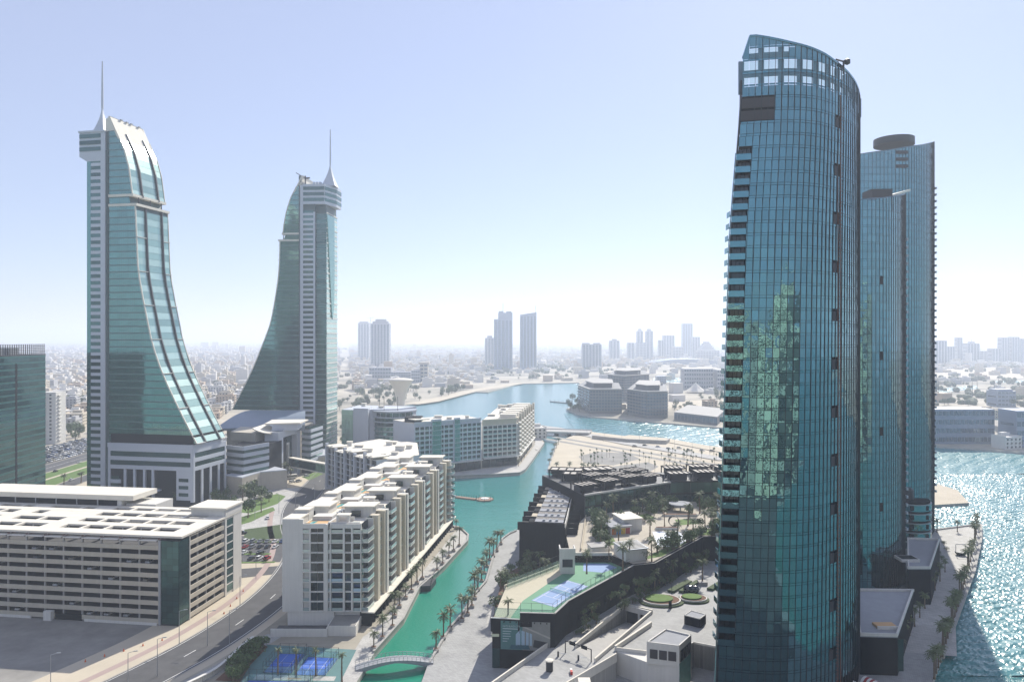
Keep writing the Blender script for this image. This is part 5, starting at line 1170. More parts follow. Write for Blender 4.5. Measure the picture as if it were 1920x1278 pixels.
# island apartments in the middle distance
m_isl = mat('island_apartment_wall', (0.13, 0.135, 0.15), 0.75, 0.10, 0.1)
def island_block(label, px, zt, cols, seed, n=6, step=True):
    pts = [G2(*p) for p in px]; O = pts[0]; P = loc_poly(pts, O); r = thing('apartment_block', label, 'apartments', O, group=None)
    MB().prism(P, 0, zt).build('wall', m_isl, r); fh = 4.0; nf = int(zt / fh) - 1
    for (i, j), c in zip([(k, k + 1) for k in range(len(cols))], cols):
        w_ = Wall(r, P[i], P[j]); cw = w_.L / c
        for f in range(nf):
            z = 3 + f * fh
            w_.box('balcony', m_isl, 0, w_.L, 0, 1.3, z - .3, z + .7)
            for q in range(c): w_.box('window', g_far, q * cw + cw * .15, (q + 1) * cw - cw * .15, -.1, .2, z + .8, z + 3.2)
        w_.box('cornice', m_conc, -.5, w_.L + .5, -1, 1.5, zt, zt + .9)
    roof_clutter(r, P, zt, n, seed, 5)
    if step:
        c = (sum(p[0] for p in P) / len(P), sum(p[1] for p in P) / len(P)); Q = [(c[0] + (p[0] - c[0]) * .6, c[1] + (p[1] - c[1]) * .6) for p in P]
        MB().prism(Q, zt + .01, zt + 6).build('upper_storeys', m_isl, r); MB().prism([(c[0] + (p[0] - c[0]) * .66, c[1] + (p[1] - c[1]) * .66) for p in P], zt + 6.01, zt + 6.8).build('upper_roof', m_conc, r)
    return r
island_block('brown-grey balconied block at the tip of the wooded island', [(1084, 763), (1106, 775), (1166, 775), (1160, 757), (1100, 750)], 32, [4, 11], 1)
island_block('brown-grey block with terraced roof nearest the channel on the island', [(1176, 777), (1213, 784), (1252, 783), (1247, 762), (1190, 760)], 33, [7, 7], 2)
island_block('taller block behind the other two on the wooded island', [(1140, 748), (1170, 752), (1217, 747), (1210, 735), (1150, 735)], 40, [6, 9], 3)
TN = thing('tent_roof', 'pale pointed tent roof among trees beyond the sandy lot', 'canopy', G2(1304, 736)); MB().lathe([(20, 3), (12, 8), (5, 14), (.3, 19)], 0, 0, 8).build('canopy', m_roofw, TN)
for k in range(4): TN2 = bx('tent_pole', m_steel, 14 * math.cos(k * 1.57) - .3, 14 * math.cos(k * 1.57) + .3, 14 * math.sin(k * 1.57) - .3, 14 * math.sin(k * 1.57) + .3, 0, 7, TN)
LB = thing('low_building', 'low dark building with flat pale roof by the island quay, right of the apartments', 'building', G2(1264, 787)); P = loc_poly([G2(1264, 787), G2(1345, 797), G2(1362, 780), G2(1290, 772)], G2(1264, 787)); MB().prism(P, 0, 9).build('wall', m_isl, LB); MB().prism(P, 9.003, 9.8).build('roof', m_conc, LB)
w_ = Wall(LB, P[0], P[1]); 
for k in range(12): w_.box('window', g_far, k * w_.L / 12 + .5, (k + 1) * w_.L / 12 - .5, 0, .2, 1.5, 7.5)
def thin_glass(name, fac, col):
    m = bpy.data.materials.new(name); m.use_nodes = True; N = m.node_tree.nodes; L_ = m.node_tree.links; p = N['Principled BSDF']
    p.inputs['Base Color'].default_value = (*col, 1); p.inputs['Roughness'].default_value = .08; tr = N.new('ShaderNodeBsdfTransparent'); tr.inputs['Color'].default_value = (.9, .96, .94, 1)
    mx = N.new('ShaderNodeMixShader'); mx.inputs[0].default_value = fac; L_.new(tr.outputs[0], mx.inputs[1]); L_.new(p.outputs[0], mx.inputs[2]); L_.new(mx.outputs[0], N['Material Output'].inputs['Surface']); return m
g_thin = thin_glass('thin_fence_glass', .22, (.45, .62, .55))
# ---------------------------------------------------------------- raised plaza, ramp and mall podium
def struct(name, poly, z, m, z0=None):
    b = MB()
    (b.sheet(poly, z) if z0 is None else b.prism(poly, z0, z, bottom=False)); return b.build(name, m, kind='structure')
a_, b_, c_, d_ = (18.9, 224), (39.3, 258), (46.7, 252), (23.6, 214.7)
struct('raised_road', [(-22, 172), (-3.5, 202), (12.2, 227), (40.5, 269), b_, a_, d_, (30.4, 218.5), (17, 203), (-8, 174)], 7, m_pave2, -1)
struct('raised_plaza', [(40.5, 269), (52, 277), (80, 312.5), (95, 312), (100, 260), (100, 235), (61.6, 224.3), (55.4, 227.6), (53, 225), (47.8, 218), (39.6, 220), (31, 222.5), (30.4, 218.5), d_, c_, b_], 7, m_pave2, -1)
MB().add([(*a_, 7.0), (*d_, 7.0), (*c_, 2.2), (*b_, 2.2)], [(0, 1, 2, 3)]).build('ramp_road', m_conc, kind='structure')
def wall_line(name, pts, z0, z1, th, m, label=None, cat='wall', cap=None, root=None, group=None):
    O = pts[0] if root is None else None
    r = root or mk(name, None, None, (O[0], O[1], 0), 0, label, cat, group); o = O or (0, 0)
    for p, q in zip(pts, pts[1:]):
        dx, dy = q[0] - p[0], q[1] - p[1]; l = math.hypot(dx, dy); nx, ny = -dy / l * th, dx / l * th
        P = [(p[0] - o[0], p[1] - o[1]), (q[0] - o[0], q[1] - o[1]), (q[0] - o[0] + nx, q[1] - o[1] + ny), (p[0] - o[0] + nx, p[1] - o[1] + ny)]
        MB().prism(P, z0, z1).build('wall_segment', m, r)
        if cap: MB().prism([(x - nx * .15 * (1 if i < 2 else -1), y - ny * .15 * (1 if i < 2 else -1)) for i, (x, y) in enumerate(P)], z1 + .003, z1 + .15).build('coping', cap, r)
    return r
wall_line('ramp_wall', [a_, b_, (47.4, 252.2)], 2, 8.2, .4, m_white, 'tall white wall along the far side of the tunnel ramp', cap=m_roofw)
wall_line('ramp_wall', [(23.6, 214.7), (46.7, 252)], 1.8, 8.0, -.4, m_white, 'white wall on the near side of the tunnel ramp', cap=m_roofw)
wall_line('low_wall', [(31, 222.6), (45.3, 241.6)], 7, 8.3, .5, m_white, 'short low white wall on the plaza beside the ramp', cap=m_roofw)
wall_line('parapet_wall', [(-22, 172), (-3.5, 202), (12.2, 227), (14, 229.5)], 5.5, 8.2, .35, m_white, 'white parapet along the raised road above the dark shops', cap=m_roofw)
wall_line('parapet_wall', [(-8, 174), (17, 203), (30.4, 218.5)], 5.5, 7.9, -.3, m_white, 'white kerb parapet on the near edge of the raised road', cap=m_roofw)
t = thing('tunnel_mouth', 'dark tunnel mouth at the bottom of the ramp', 'tunnel', b_); w_ = Wall(t, (0, 0), (7.4, -6)); w_.box('opening', m_dark, .5, 8.5, -.1, .25, 2, 6.2); w_.box('column', m_white, 5.2, 5.9, .2, .8, 2, 6.6); w_.box('lintel', m_white, 0, 9.4, -.1, .5, 6.21, 8.1)
# white service block with dark roof
SB = thing('service_block', 'white service block with three shuttered windows and grey flat roof below the plaza', 'building', (31, 222.5)); lp = lambda pts: [(x - 31, y - 222.5) for x, y in pts]
MB().prism(lp([(31, 222.4), (39, 214.5), (47.4, 211.4), (52.6, 219), (53, 224.9), (47.8, 217.9), (39.6, 219.9)]), -1, 7.0).build('lower_wall', m_white, SB)
MB().prism(lp([(38.6, 214), (47.3, 211.2), (52.6, 219), (46.0, 223.6)]), 7.01, 12.6).build('upper_wall', m_white, SB)
MB().prism(lp([(39.1, 214.3), (47.2, 211.8), (52.1, 218.9), (46.1, 223)]), 12.603, 12.8).build('grey_roof', m_podroof, SB)
wall_line('parapet', lp([(38.6, 214), (47.3, 211.2), (52.6, 219), (46.0, 223.6), (38.6, 214)]), 12.6, 13.2, .35, m_white, root=SB)
w_ = Wall(SB, lp([(38.6, 214)])[0], lp([(47.3, 211.2)])[0]); w2_ = Wall(SB, lp([(47.3, 211.2)])[0], lp([(52.6, 219)])[0])
for k in range(3): w_.box('shutter', m_louv, .9 + k * 2.6, 3.1 + k * 2.6, -.1, .12, 8.6, 11.2); w2_.box('window', g_dark, .8 + k * 2.8, 3.2 + k * 2.8, -.1, .12, 8.2, 11.4)
w2_.box('mural_panel', mat('green_mural', (0.05, 0.16, 0.13), .6, .5, .8), 0.1, 8.8, .0, .1, -1, 8.0)
wall_line('retaining_wall', [(53, 225), (55.4, 227.6), (61.6, 224.3)], -1, 7.6, .3, m_white, 'white retaining wall between the service block and the glass tower')
wall_line('retaining_wall', [(31, 222.5), (39.6, 220)], 6.5, 7.9, .3, m_white, 'low white rim over the service block wall, left of its roof room', cap=m_roofw)
KB = thing('vent_box', 'black box with grey top and white rim standing on the plaza', 'vent', (56.1, 243.2)); q = [(0, 0), (4.3, -3.4), (7.2, .5), (3.2, 4)]
MB().prism(q, 7, 9.8).build('walls', m_black, KB); MB().prism([(x * .9 + .3, y * .9) for x, y in q], 9.803, 9.9).build('grey_top', m_podroof, KB); wall_line('rim', [*q, q[0]], 9.803, 10.1, .25, m_white, root=KB)
# gantry, kiosk, barrier
GT = thing('height_gantry', 'dark height gantry with two hanging signs over the ramp entrance', 'gantry', (15.8, 221)); m = MB().tube((0, 0, 7), (0, 0, 10.6), .16); m.build('post', m_metal, GT); MB().tube((7, -6.2, 7), (7, -6.2, 10.6), .16).build('post', m_metal, GT); MB().tube((0, 0, 10.6), (7, -6.2, 10.6), .14).build('crossbar', m_metal, GT)
for k in (.12, .58): 
    o = bx('sign_box', m_black, 0, 2.0, -.12, .12, 10.0, 11.0, GT); o.location = (7 * (k + .15), -6.2 * (k + .15), 10.5); o.rotation_euler = (0, 0, -.725)
for i, (x, y) in enumerate(((13.5, 218.5), (19.2, 216))):
    t = thing('barrier_post', ['black ticket post at the left lane of the ramp entrance', 'black ticket post between the two ramp lanes'][i], 'barrier', (x, y)); bx('post', m_metal, -.25, .25, -.25, .25, 7, 8.5, t); MB().tube((0, 0, 8), (2.4, -2, 8.6), .06).build('arm', m_line, t)
t = thing('barrier_block', 'red and white traffic barrier at the ramp kerb', 'barrier', (16.5, 206.5)); o = bx('red_block', mat('red_plastic', (.5, .03, .02), .5), -.3, .3, 0, 1.3, 7, 7.9, t); bx('white_block', m_line, -.3, .3, 1.303, 2.3, 7, 7.9, t)
KI = thing('guard_kiosk', 'dark round-cornered guard kiosk with white roof on the raised road', 'kiosk', (10.5, 209)); MB().lathe([(1.0, 7), (1.0, 9.8)], 0, 0, 10).build('body', m_metal, KI); MB().lathe([(1.2, 9.803), (1.2, 10.1), (.2, 10.3)], 0, 0, 10).build('roof', m_roofw, KI)
KI = thing('small_booth', 'white cubic booth with flat roof below the raised road', 'booth', (17.8, 196)); bx('walls', m_white, 0, 2.6, 0, 2.6, 0, 9.4, KI); bx('roof', m_roofw, -.3, 2.9, -.3, 2.9, 9.403, 9.8, KI); bx('window', g_dark, .4, 2.2, -.06, .06, 7.4, 9, KI)
# podium bodies
tdeck = [(-6.3, 227), (2.4, 225.6), (2.6, 227.6), (13, 226.6), (13.2, 224.8), (17.7, 235.7), (44.4, 272.8), (38, 284), (22, 284), (12, 272), (-2.4, 256)]
MP = thing('mall_podium', 'black-walled mall podium carrying tennis court and roof park', 'building', (0, 240)); lp = lambda pts: [(x, y - 240) for x, y in pts]
tb = [(-6.3, 227), (2.4, 225.6), (13, 224.8), (17.7, 235.7), (44.4, 272.8), (38, 284), (22, 284), (12, 272), (-2.4, 256)]
MB().prism(lp([(x * .985 + .2, y * .999 + .3) for x, y in tb]), 0, 15).build('court_base', m_black, MP)
park = [(44.4, 272.8), (52.5, 275.3), (79.9, 312.4), (130, 311.5), (152, 386), (108, 380), (79.8, 377), (33.6, 346), (22.5, 312), (22.2, 284), (38, 284)]
MB().prism(lp(park), 0, 17.4).build('park_base', m_black, MP)
struct('garden_ground', [(57, 283), (79, 313.6), (128, 314), (128, 324), (84, 324), (60, 294), (47, 277.5)], 17.49, m_grass)
struct('park_paving', [(44.4, 273.4), (52, 276), (79.5, 313), (129.5, 312.2), (151, 385), (108, 379.8), (79.8, 376.8), (33.8, 345.6), (22.7, 312), (22.4, 284.4), (38, 284.3)], 17.46, mat('park_sandstone', (0.42, 0.38, 0.31), .9, .18, .3))
struct('court_surface', [(-5.6, 227.9), (2.4, 226.6), (12.7, 225.8), (17.2, 236), (43.6, 272.9), (37.6, 283.5), (22, 283.5), (12, 271.5), (-2, 255.6)], 15.03, m_green)
struct('beige_court_edge', [(-5.6, 227.9), (-.5, 227), (3.5, 242), (14, 262), (22.0, 276), (19, 281), (12, 271.5), (-2, 255.6)], 15.05, mat('court_beige', (.48, .44, .33), .9, .1, .5))
cq = [G2(996.5, 1125, 15), G2(1040.6, 1138, 15), G2(1102.7, 1098.7, 15), G2(1063.5, 1087, 15)]
struct('blue_tennis_surface', cq, 15.07, m_tblue)
def lerp2(p, q, t): return (p[0] + (q[0] - p[0]) * t, p[1] + (q[1] - p[1]) * t)
def strip(p, q, w):
    dx, dy = q[0] - p[0], q[1] - p[1]; l = math.hypot(dx, dy); nx, ny = -dy / l * w / 2, dx / l * w / 2
    return [(p[0] - nx, p[1] - ny), (q[0] - nx, q[1] - ny), (q[0] + nx, q[1] + ny), (p[0] + nx, p[1] + ny)]
A, B_, C_, D = cq; 
for p, q in ((lerp2(A, B_, .08), lerp2(D, C_, .08)), (lerp2(A, B_, .92), lerp2(D, C_, .92)), (lerp2(A, D, .03), lerp2(B_, C_, .03)), (lerp2(A, D, .97), lerp2(B_, C_, .97)), (lerp2(A, D, .27), lerp2(B_, C_, .27)), (lerp2(A, D, .73), lerp2(B_, C_, .73)), (lerp2(lerp2(A, B_, .5), lerp2(D, C_, .5), .27), lerp2(lerp2(A, B_, .5), lerp2(D, C_, .5), .73))):
    struct('court_marking', strip(p, q, .14), 15.09, m_line)
t = thing('tennis_net', 'net across the middle of the blue tennis court', 'net', lerp2(A, D, .5)); p, q = lerp2(A, D, .5), lerp2(B_, C_, .5); MB().prism([(x - p[0], y - p[1]) for x, y in strip(p, q, .05)], 15.1, 15.95).build('mesh', g_thin, t); MB().prism([(x - p[0], y - p[1]) for x, y in strip(p, q, .09)], 16.003, 16.08).build('tape', m_line, t)
struct('blue_play_surface', [(26, 273), (33, 271), (39, 277), (36, 282), (27, 282)], 15.06, m_tblue)
def post_fence(name, label, pts, z0, h, m, step=3.0, glassm=None, rails=(1.0,), cat='fence', r=.06, group=None):
    O = pts[0]; t = mk(name, None, None, (O[0], O[1], 0), 0, label, cat, group)
    for p, q in zip(pts, pts[1:]):
        l = math.hypot(q[0] - p[0], q[1] - p[1]); n = max(1, int(l / step)); ang = math.atan2(q[1] - p[1], q[0] - p[0])
        for k in range(n):
            x, y = lerp2(p, q, k / n); bx('post', m, x - O[0] - r, x - O[0] + r, y - O[1] - r, y - O[1] + r, z0, z0 + h, t)
        for rr in rails:
            o = mk('rail', unit_cube(m), t); c = lerp2(p, q, .5); o.location = (c[0] - O[0], c[1] - O[1], z0 + h * rr - .04); o.scale = (l, .05, .06); o.rotation_euler = (0, 0, ang)
        if glassm:
            for k in range(max(1, n // 2)):
                nn = max(1, n // 2); o = mk('glass_panel', unit_cube(glassm), t); c = lerp2(p, q, (k + .5) / nn); o.location = (c[0] - O[0], c[1] - O[1], z0 + h * .3); o.scale = (l / nn - .1, .03, h * .58); o.rotation_euler = (0, 0, ang)
    return t
post_fence('court_fence', 'tall dark mesh fence posts round the tennis court', [(-5.3, 228.5), (2.6, 227.4), (12.4, 226.6), (17, 236.6), (43.2, 273)], 15, 4.6, m_metal, 3.2, g_thin, (.55, 1.0), r=.05)
post_fence('court_fence', 'inner dark mesh fence on the garden side of the tennis court', [(-1.6, 254.5), (12.6, 271), (22, 283)], 15, 4.6, m_metal, 3.2, g_thin, (.55, 1.0), r=.05)
m = wall_line('podium_rim', lp([(2.4, 225.4), (13.0, 224.6), (17.9, 235.5), (44.6, 272.6), (52.7, 275.1), (80, 312.1), (129, 311.3)]), 13, 17.2, .5, m_black, root=MP, cap=m_conc)
wall_line('podium_rim', lp([(-6.5, 226.9), (2.3, 225.5)]), 11, 15.1, .5, m_black, root=MP, cap=m_white)
wall_line('garden_wall', [(22, 284), (38, 284)], 15, 18.4, .4, m_white, 'white wall dividing tennis court from the raised park', cap=m_roofw)
wall_line('garden_wall', [(-2.4, 255), (12, 271.6), (22, 284)], 5, 15.8, .4, m_cream, 'pale wall along the garden side of the court terrace')
# black cladding panels and small lit slots on the long wall; climbing plants stay in the hedge builder
w_ = Wall(MP, lp([(17.9, 235.5)])[0], lp([(44.6, 272.6)])[0]); prn = random.Random(3)
for k in range(20):
    w_.box('cladding_panel', m_black, k * w_.L / 20 + .05, (k + 1) * w_.L / 20 - .05, 0, .08 + prn.random() * .1, 0, 13)
    if prn.random() < .5: w_.box('window', g_dark if prn.random() < .6 else m_stone, k * w_.L / 20 + .5, k * w_.L / 20 + 1.3, .1, .26, 8 + prn.random() * 2, 10.5 + prn.random())
w_ = Wall(MP, lp([(52.7, 275.1)])[0], lp([(80, 312.1)])[0])
for k in range(18): w_.box('cladding_panel', m_black, k * w_.L / 18 + .05, (k + 1) * w_.L / 18 - .05, 0, .08 + prn.random() * .1, 6, 16.9)
# billboard on the front wall
def letters(txt, x, z, h, m, parent, y, w=None):
    c = bpy.data.curves.new('lettering', 'FONT'); c.body = txt; c.size = h; c.extrude = .01
    o = bpy.data.objects.new('lettering', c); LINK(o); dg = bpy.context.evaluated_depsgraph_get(); me = bpy.data.meshes.new_from_object(o.evaluated_get(dg)); bpy.data.objects.remove(o); me.materials.clear(); me.materials.append(m)
    o = mk('lettering', me, parent, (x, y, z)); o.rotation_euler = (R(90), 0, 0)
    if w: 
        ww = max(v.co.x for v in me.vertices) or 1; o.scale = (w / ww, 1, 1)
    return o
BB = thing('billboard', 'teal and grey billboard picturing a bright room, on the black podium wall', 'billboard', (-3.4, 226.4), (14.9, -1.6)); m_bt = mat('poster_teal', (.06, .17, .17), .6, .15, .5); m_bg = mat('poster_grey', (.20, .21, .20), .6, .2, .5); m_bl = mat('poster_pale_blue', (.30, .42, .52), .6, .1, .5)
bx('frame', m_black, -.2, 15.2, -.2, .1, 5.7, 14.9, BB); bx('left_field', m_bt, 0, 6.6, -.26, -.2, 6, 14.6, BB); bx('right_field', m_bg, 6.603, 15, -.26, -.2, 6, 14.6, BB)
MB().add([(4.6, -.28, 7.2), (6, -.28, 7.2), (6, -.28, 12.2), (4.6, -.28, 10.7)], [(0, 1, 2, 3)]).build('print_shape', m_bl, BB)
for x0, x1, zz in ((6.3, 7.3, 11.9), (7.7, 8.5, 11.5), (8.8, 9.5, 11.2)): MB().add([(x0, -.28, 7.4), (x1, -.28, 7.4), (x1, -.28, zz - .3), (x0, -.28, zz)], [(0, 1, 2, 3)]).build('print_shape', m_bl, BB)
MB().add([(6.6, -.27, 12.9), (15, -.27, 9.6), (15, -.27, 10.1), (6.6, -.27, 13.4)], [(0, 1, 2, 3)]).build('print_shape', m_conc, BB); MB().add([(9.8, -.28, 7.0), (14.6, -.28, 6.4), (14.0, -.28, 8.6), (10.2, -.28, 9.2)], [(0, 1, 2, 3)]).build('print_shape', m_metal, BB)
MB().add([(2.6, -.28, 6.2), (9, -.28, 6.2), (8.4, -.28, 7.6), (3.2, -.28, 7.5)], [(0, 1, 2, 3)]).build('print_shape', mat('poster_dark_teal', (.03, .10, .13), .6, .3, 1), BB)
m_btx = mat('poster_lettering', (.42, .50, .53), .6, 0)
letters('HATS BUND-CITY', .6, 12.75, .85, m_btx, BB, -.3, 5.3); bx('print_line', m_btx, .6, 5.2, -.3, -.28, 12.15, 12.4, BB)
for k, ww in enumerate((2.6, 2.3, 2.5, 1.9, 1.4)): bx('print_line', m_btx, .6, .6 + ww, -.3, -.28, 11.4 - k * .75, 11.6 - k * .75, BB)
for k in range(8): bx('lamp', m_dark, .9 + k * 1.85, 1.2 + k * 1.85, -.9, -.25, 14.25, 14.5, BB)
t = thing('shop_sign', 'small lit cream sign on the dark shop corner left of the billboard', 'sign', (-6.2, 226.2)); bx('panel', mat('cream_sign', (.6, .62, .45), .5), 0, 2.3, -.2, 0, 9.8, 10.6, t)
bx('shopfront', g_dteal, -6, -1, 226.9 - 240 - .2, 226.9 - 240, .2, 6, MP); 
# stair tower
t = thing('stair_tower', 'small white stair tower with dark slatted window beside the tennis court', 'stair tower', (17.4, 269.5)); MB().box(0, 5.3, 0, 5, 14, 22.6).build('walls', m_white, t); bx('roof_rim', m_white, -.2, 5.5, -.2, .3, 22.6, 24.2, t); bx('roof_rim', m_white, -.2, .2, .303, 5.2, 22.6, 24.2, t); bx('roof_rim', m_white, 5.1, 5.5, .303, 5.2, 22.6, 24.2, t); bx('roof', m_podroof, .2, 5.1, .303, 5, 22.603, 22.9, t)
bx('louvre', m_metal, .8, 4.5, -.1, .05, 17.5, 20.3, t)
# canal-side villas: one black volume, party walls, roof terraces with slatted shades
VV = thing('villa_row', 'row of black canal villas with stepped roof terraces between dark party walls', 'villas', (3.1, 316)); lv = lambda x, y: (x - 3.1, y - 316)
Lf = lambda s, t: (s * .147 + t * (19.2 - s * .016), s * .989 - t * (4 - s * -.0)) 
SL = 78.0
MB().prism([Lf(0, 0), Lf(0, 1), Lf(SL, 1), Lf(SL, 0)], 0, 20.4).build('body', m_black, VV)
m_terr = mat('terrace_tile', (.46, .40, .30), .85, .1, .5); m_slat = mat('bleached_slat', (.45, .42, .38), .8, .1, 1)
NV = 8
for k in range(NV + 1):
    s = k * SL / NV
    MB().prism([Lf(s, -.04 if k % 2 == 0 else .0), Lf(s, .98), Lf(s + .5, .98), Lf(s + .5, -.04 if k % 2 == 0 else .0)], 19, 22.4).build('party_wall', m_black, VV)
    if k == NV: break
    e = s + SL / NV
    MB().prism([Lf(s + .6, .01), Lf(s + .6, .97), Lf(e - .1, .97), Lf(e - .1, .01)], 20.403, 20.5).build('terrace_floor', m_terr, VV)
    MB().prism([Lf(s + .6, .20), Lf(s + .6, .32), Lf(e - 3.5, .32), Lf(e - 3.5, .20)], 20.51, 22.6).build('stair_head', m_terr if k % 2 else m_black, VV)
    MB().prism([Lf(s + 1.2, .34), Lf(s + 1.2, .93), Lf(e - 4, .93), Lf(e - 4, .34)], 20.51, 22.5).build('roof_room', m_black, VV)
    MB().prism([Lf(s + 1.0, .33), Lf(s + 1.0, .95), Lf(e - 3.8, .95), Lf(e - 3.8, .33)], 22.503, 22.75).build('roof_room_slab', m_terr if False else m_podroof, VV)
    for j in range(3):
        MB().prism([Lf(s + 5.6 + j * 1.35, .33), Lf(s + 5.6 + j * 1.35, .95), Lf(s + 6.1 + j * 1.35, .95), Lf(s + 6.1 + j * 1.35, .33)], 22.55, 22.85).build('shade_slat', m_slat, VV)
    for j in range(3): x, y = Lf(s + 2 + j * .2, .5 + j * .14); bx('air_conditioner', m_steel, x, x + 1.1, y, y + .9, 22.76, 23.5, VV)
MB().prism([Lf(0, .985), Lf(0, 1.0), Lf(SL, 1.0), Lf(SL, .985)], 20, 22.6).build('parapet', m_white, VV)
for k in range(9):       # lower terraces on the park side
    s = 2 + k * 8.6; a, c = Lf(s, 1.02), Lf(s + 5.2, 1.02)
    MB().prism([(a[0], a[1]), (a[0] + 4.5, a[1]), (c[0] + 4.5, c[1]), (c[0], c[1])], 8, 18.6).build('garden_terrace', m_black, VV)
    MB().prism([(a[0] + .3, a[1] + .3), (a[0] + 4.2, a[1] + .3), (c[0] + 4.2, c[1] - .3), (c[0] + .3, c[1] - .3)], 18.603, 18.7).build('terrace_floor', m_terr, VV)
    bx('terrace_wall', m_black, a[0] + .1, a[0] + 4.6, a[1] - .2, a[1] + .1, 17, 20.2, VV); bx('seat', m_white, a[0] + 1.5, a[0] + 3.1, a[1] + 2, a[1] + 3.4, 18.7, 19.4, VV)
for k in range(5): 
    w_ = Wall(VV, Lf(SL, -.003), Lf(0, -.003)); w_.box('window', g_dark, 4 + k * 15, 12 + k * 15, 0, .15, 9, 17)
wn_ = Wall(VV, Lf(0, 0), Lf(0, 1))
for k in range(11): wn_.box('cladding_panel', m_black, k * wn_.L / 11 + .04, (k + 1) * wn_.L / 11 - .04, 0, .07 + prn.random() * .06, 0, 21)
wall_line('path_wall', [(26.6, 290), (34.0, 345)], 17.4, 18.6, -.35, m_terr, 'pale low wall between villa gardens and the park path')
# long glass wing behind the park
GW = thing('glass_wing', 'long dark glass mall wing with roof pergolas behind the park', 'building', (33.6, 346)); lg = lambda pts: [(x - 33.6, y - 346) for x, y in pts]
bodyp = lg([(33.6, 346), (79.8, 377), (108, 380), (152, 386), (152, 416), (100, 409), (60, 403), (16, 397)]); MB().prism(bodyp, 0, 27).build('body', m_black, GW); MB().prism(bodyp, 27.003, 27.3).build('roof', m_metal, GW)
for (p, q) in ((0, 1), (1, 2), (2, 3)):
    w_ = Wall(GW, bodyp[p], bodyp[q]); n = int(w_.L / 3.4)
    w_.box('canopy', m_white if p == 0 else m_black, 0, w_.L, -.3, .8, 27.1, 27.9); w_.box('floor_band', m_black, 0, w_.L, 0, .5, 21.2, 22.0)
    for k in range(n):
        w_.box('pane', g_dteal if p == 0 else g_band, k * w_.L / n + .06, (k + 1) * w_.L / n - .06, 0, .15, 22.1, 27.0, tilt=.012); w_.box('pane', g_dteal, k * w_.L / n + .06, (k + 1) * w_.L / n - .06, 0, .15, 17.5, 21.1, tilt=.012)
        if k % 3 == 0: w_.box('mullion', m_metal, k * w_.L / n - .1, k * w_.L / n + .1, 0, .5, 17.5, 27)
def pergola(root, x, y, w, d, z, ang, n=4, h=3.4, tilt=0):
    M = Matrix.Translation((x, y, z)) @ Matrix.Rotation(ang, 4, 'Z')
    for k in range(n + 1):
        m = MB().box(k * w / n - .25, k * w / n + .25, 0, d, h, h + .45, M=M); m.build('pergola_beam', m_black, root)
    for j in (0, 1): m = MB().box(-.3, w + .3, j * d - .3, j * d + .3, h - .1, h + .5, M=M); m.build('pergola_frame', m_black, root)
    for k in range(n):
        m = MB().box(k * w / n + .5, (k + 1) * w / n - .5, .8, d - .8, h + .1, h + .22, M=M); m.build('shade_panel', m_slat, root)
    for i in (0, 1):
        for j in (0, 1): m = MB().box(i * w - .25, i * w + .25, j * d - .25, j * d + .25, 0, h - .1, M=M); m.build('pergola_post', m_black, root)
    m = MB().box(1, w - 1, d * .35, d - 1, 0, h - .8, M=M); m.build('roof_room', m_metal, root)
for (q0, q1, nn) in ((bodyp[0], bodyp[1], 4), (bodyp[1], bodyp[2], 2), (bodyp[2], bodyp[3], 3)):
    dx, dy = q1[0] - q0[0], q1[1] - q0[1]; l = math.hypot(dx, dy); ux, uy = dx / l, dy / l; an = math.atan2(dy, dx)
    for r_ in range(2):
        for k in range(nn):
            a0 = l * (k + .08) / nn + (r_ % 2) * 2; b0 = 2.5 + r_ * 13; ww = l / nn - 3.5
            x, y = q0[0] + ux * a0 - uy * b0, q0[1] + uy * a0 + ux * b0
            if inpoly(x, y, bodyp) and inpoly(x + ux * ww - uy * 10, y + uy * ww + ux * 10, bodyp): pergola(GW, x, y, ww, 9 + (k % 2), 27.3 + (k * 7 + r_) % 3 * .5, an, 4 if ww > 10 else 3)
for (x, y, w, d, a) in ((-14, 46, 17, 9, -.2), (-8, 34, 14, 8, -.2), (2, 24, 11, 7, .1), (6, 44, 16, 10, .3)): pergola(GW, x, y, w, d, 27.3, a, 4)
# park furniture
def pavilion(label, poly, z, h, roof, wallm=m_white):
    O = poly[0]; t = thing('pavilion', label, 'pavilion', O); q = loc_poly(poly, O); MB().prism(q, z, z + h).build('walls', wallm, t)
    c = (sum(p[0] for p in q) / len(q), sum(p[1] for p in q) / len(q)); MB().prism([(c[0] + (p[0] - c[0]) * 1.08, c[1] + (p[1] - c[1]) * 1.08) for p in q], z + h + .003, z + h + .35).build('roof', roof, t); return t, q
Z = 17.47
t, q = pavilion('low grey pavilion with coloured murals on its front in the park', [(41.5, 313), (50.4, 315.5), (48, 327), (39, 324)], Z, 3.2, m_podroof)
w_ = Wall(t, q[0], q[1])
for k, cc in enumerate(((.5, .16, .04), (.08, .2, .4), (.6, .4, .05), (.35, .05, .06))): w_.box('mural_panel', mat(f'mural_colour_{"abcd"[k]}', cc, .7, .2, 1), .4 + k * 2.1, 2.3 + k * 2.1, 0, .08, Z + .2, Z + 2.7)
pavilion('taller white cube pavilion beside the mural pavilion', [(47.5, 318.5), (56, 321.5), (52.5, 333), (44.5, 330)], Z, 5, m_roofw)
t, q = pavilion('white pavilion with slatted glass roof near the podium rim', [(42, 275.5), (50.5, 278.5), (48, 289), (39, 286)], Z, 4.2, m_steel)
for k in range(7): a, b = lerp2(q[0], q[3], (k + .5) / 7), lerp2(q[1], q[2], (k + .5) / 7); MB().prism(strip(a, b, .3), Z + 4.57, Z + 4.75).build('roof_slat', m_roofw, t)
t, q = pavilion('sunken planter box with dark inside and white rim', [(30.5, 286), (37, 287.5), (36, 294), (29.5, 292)], Z, 2.2, m_conc)
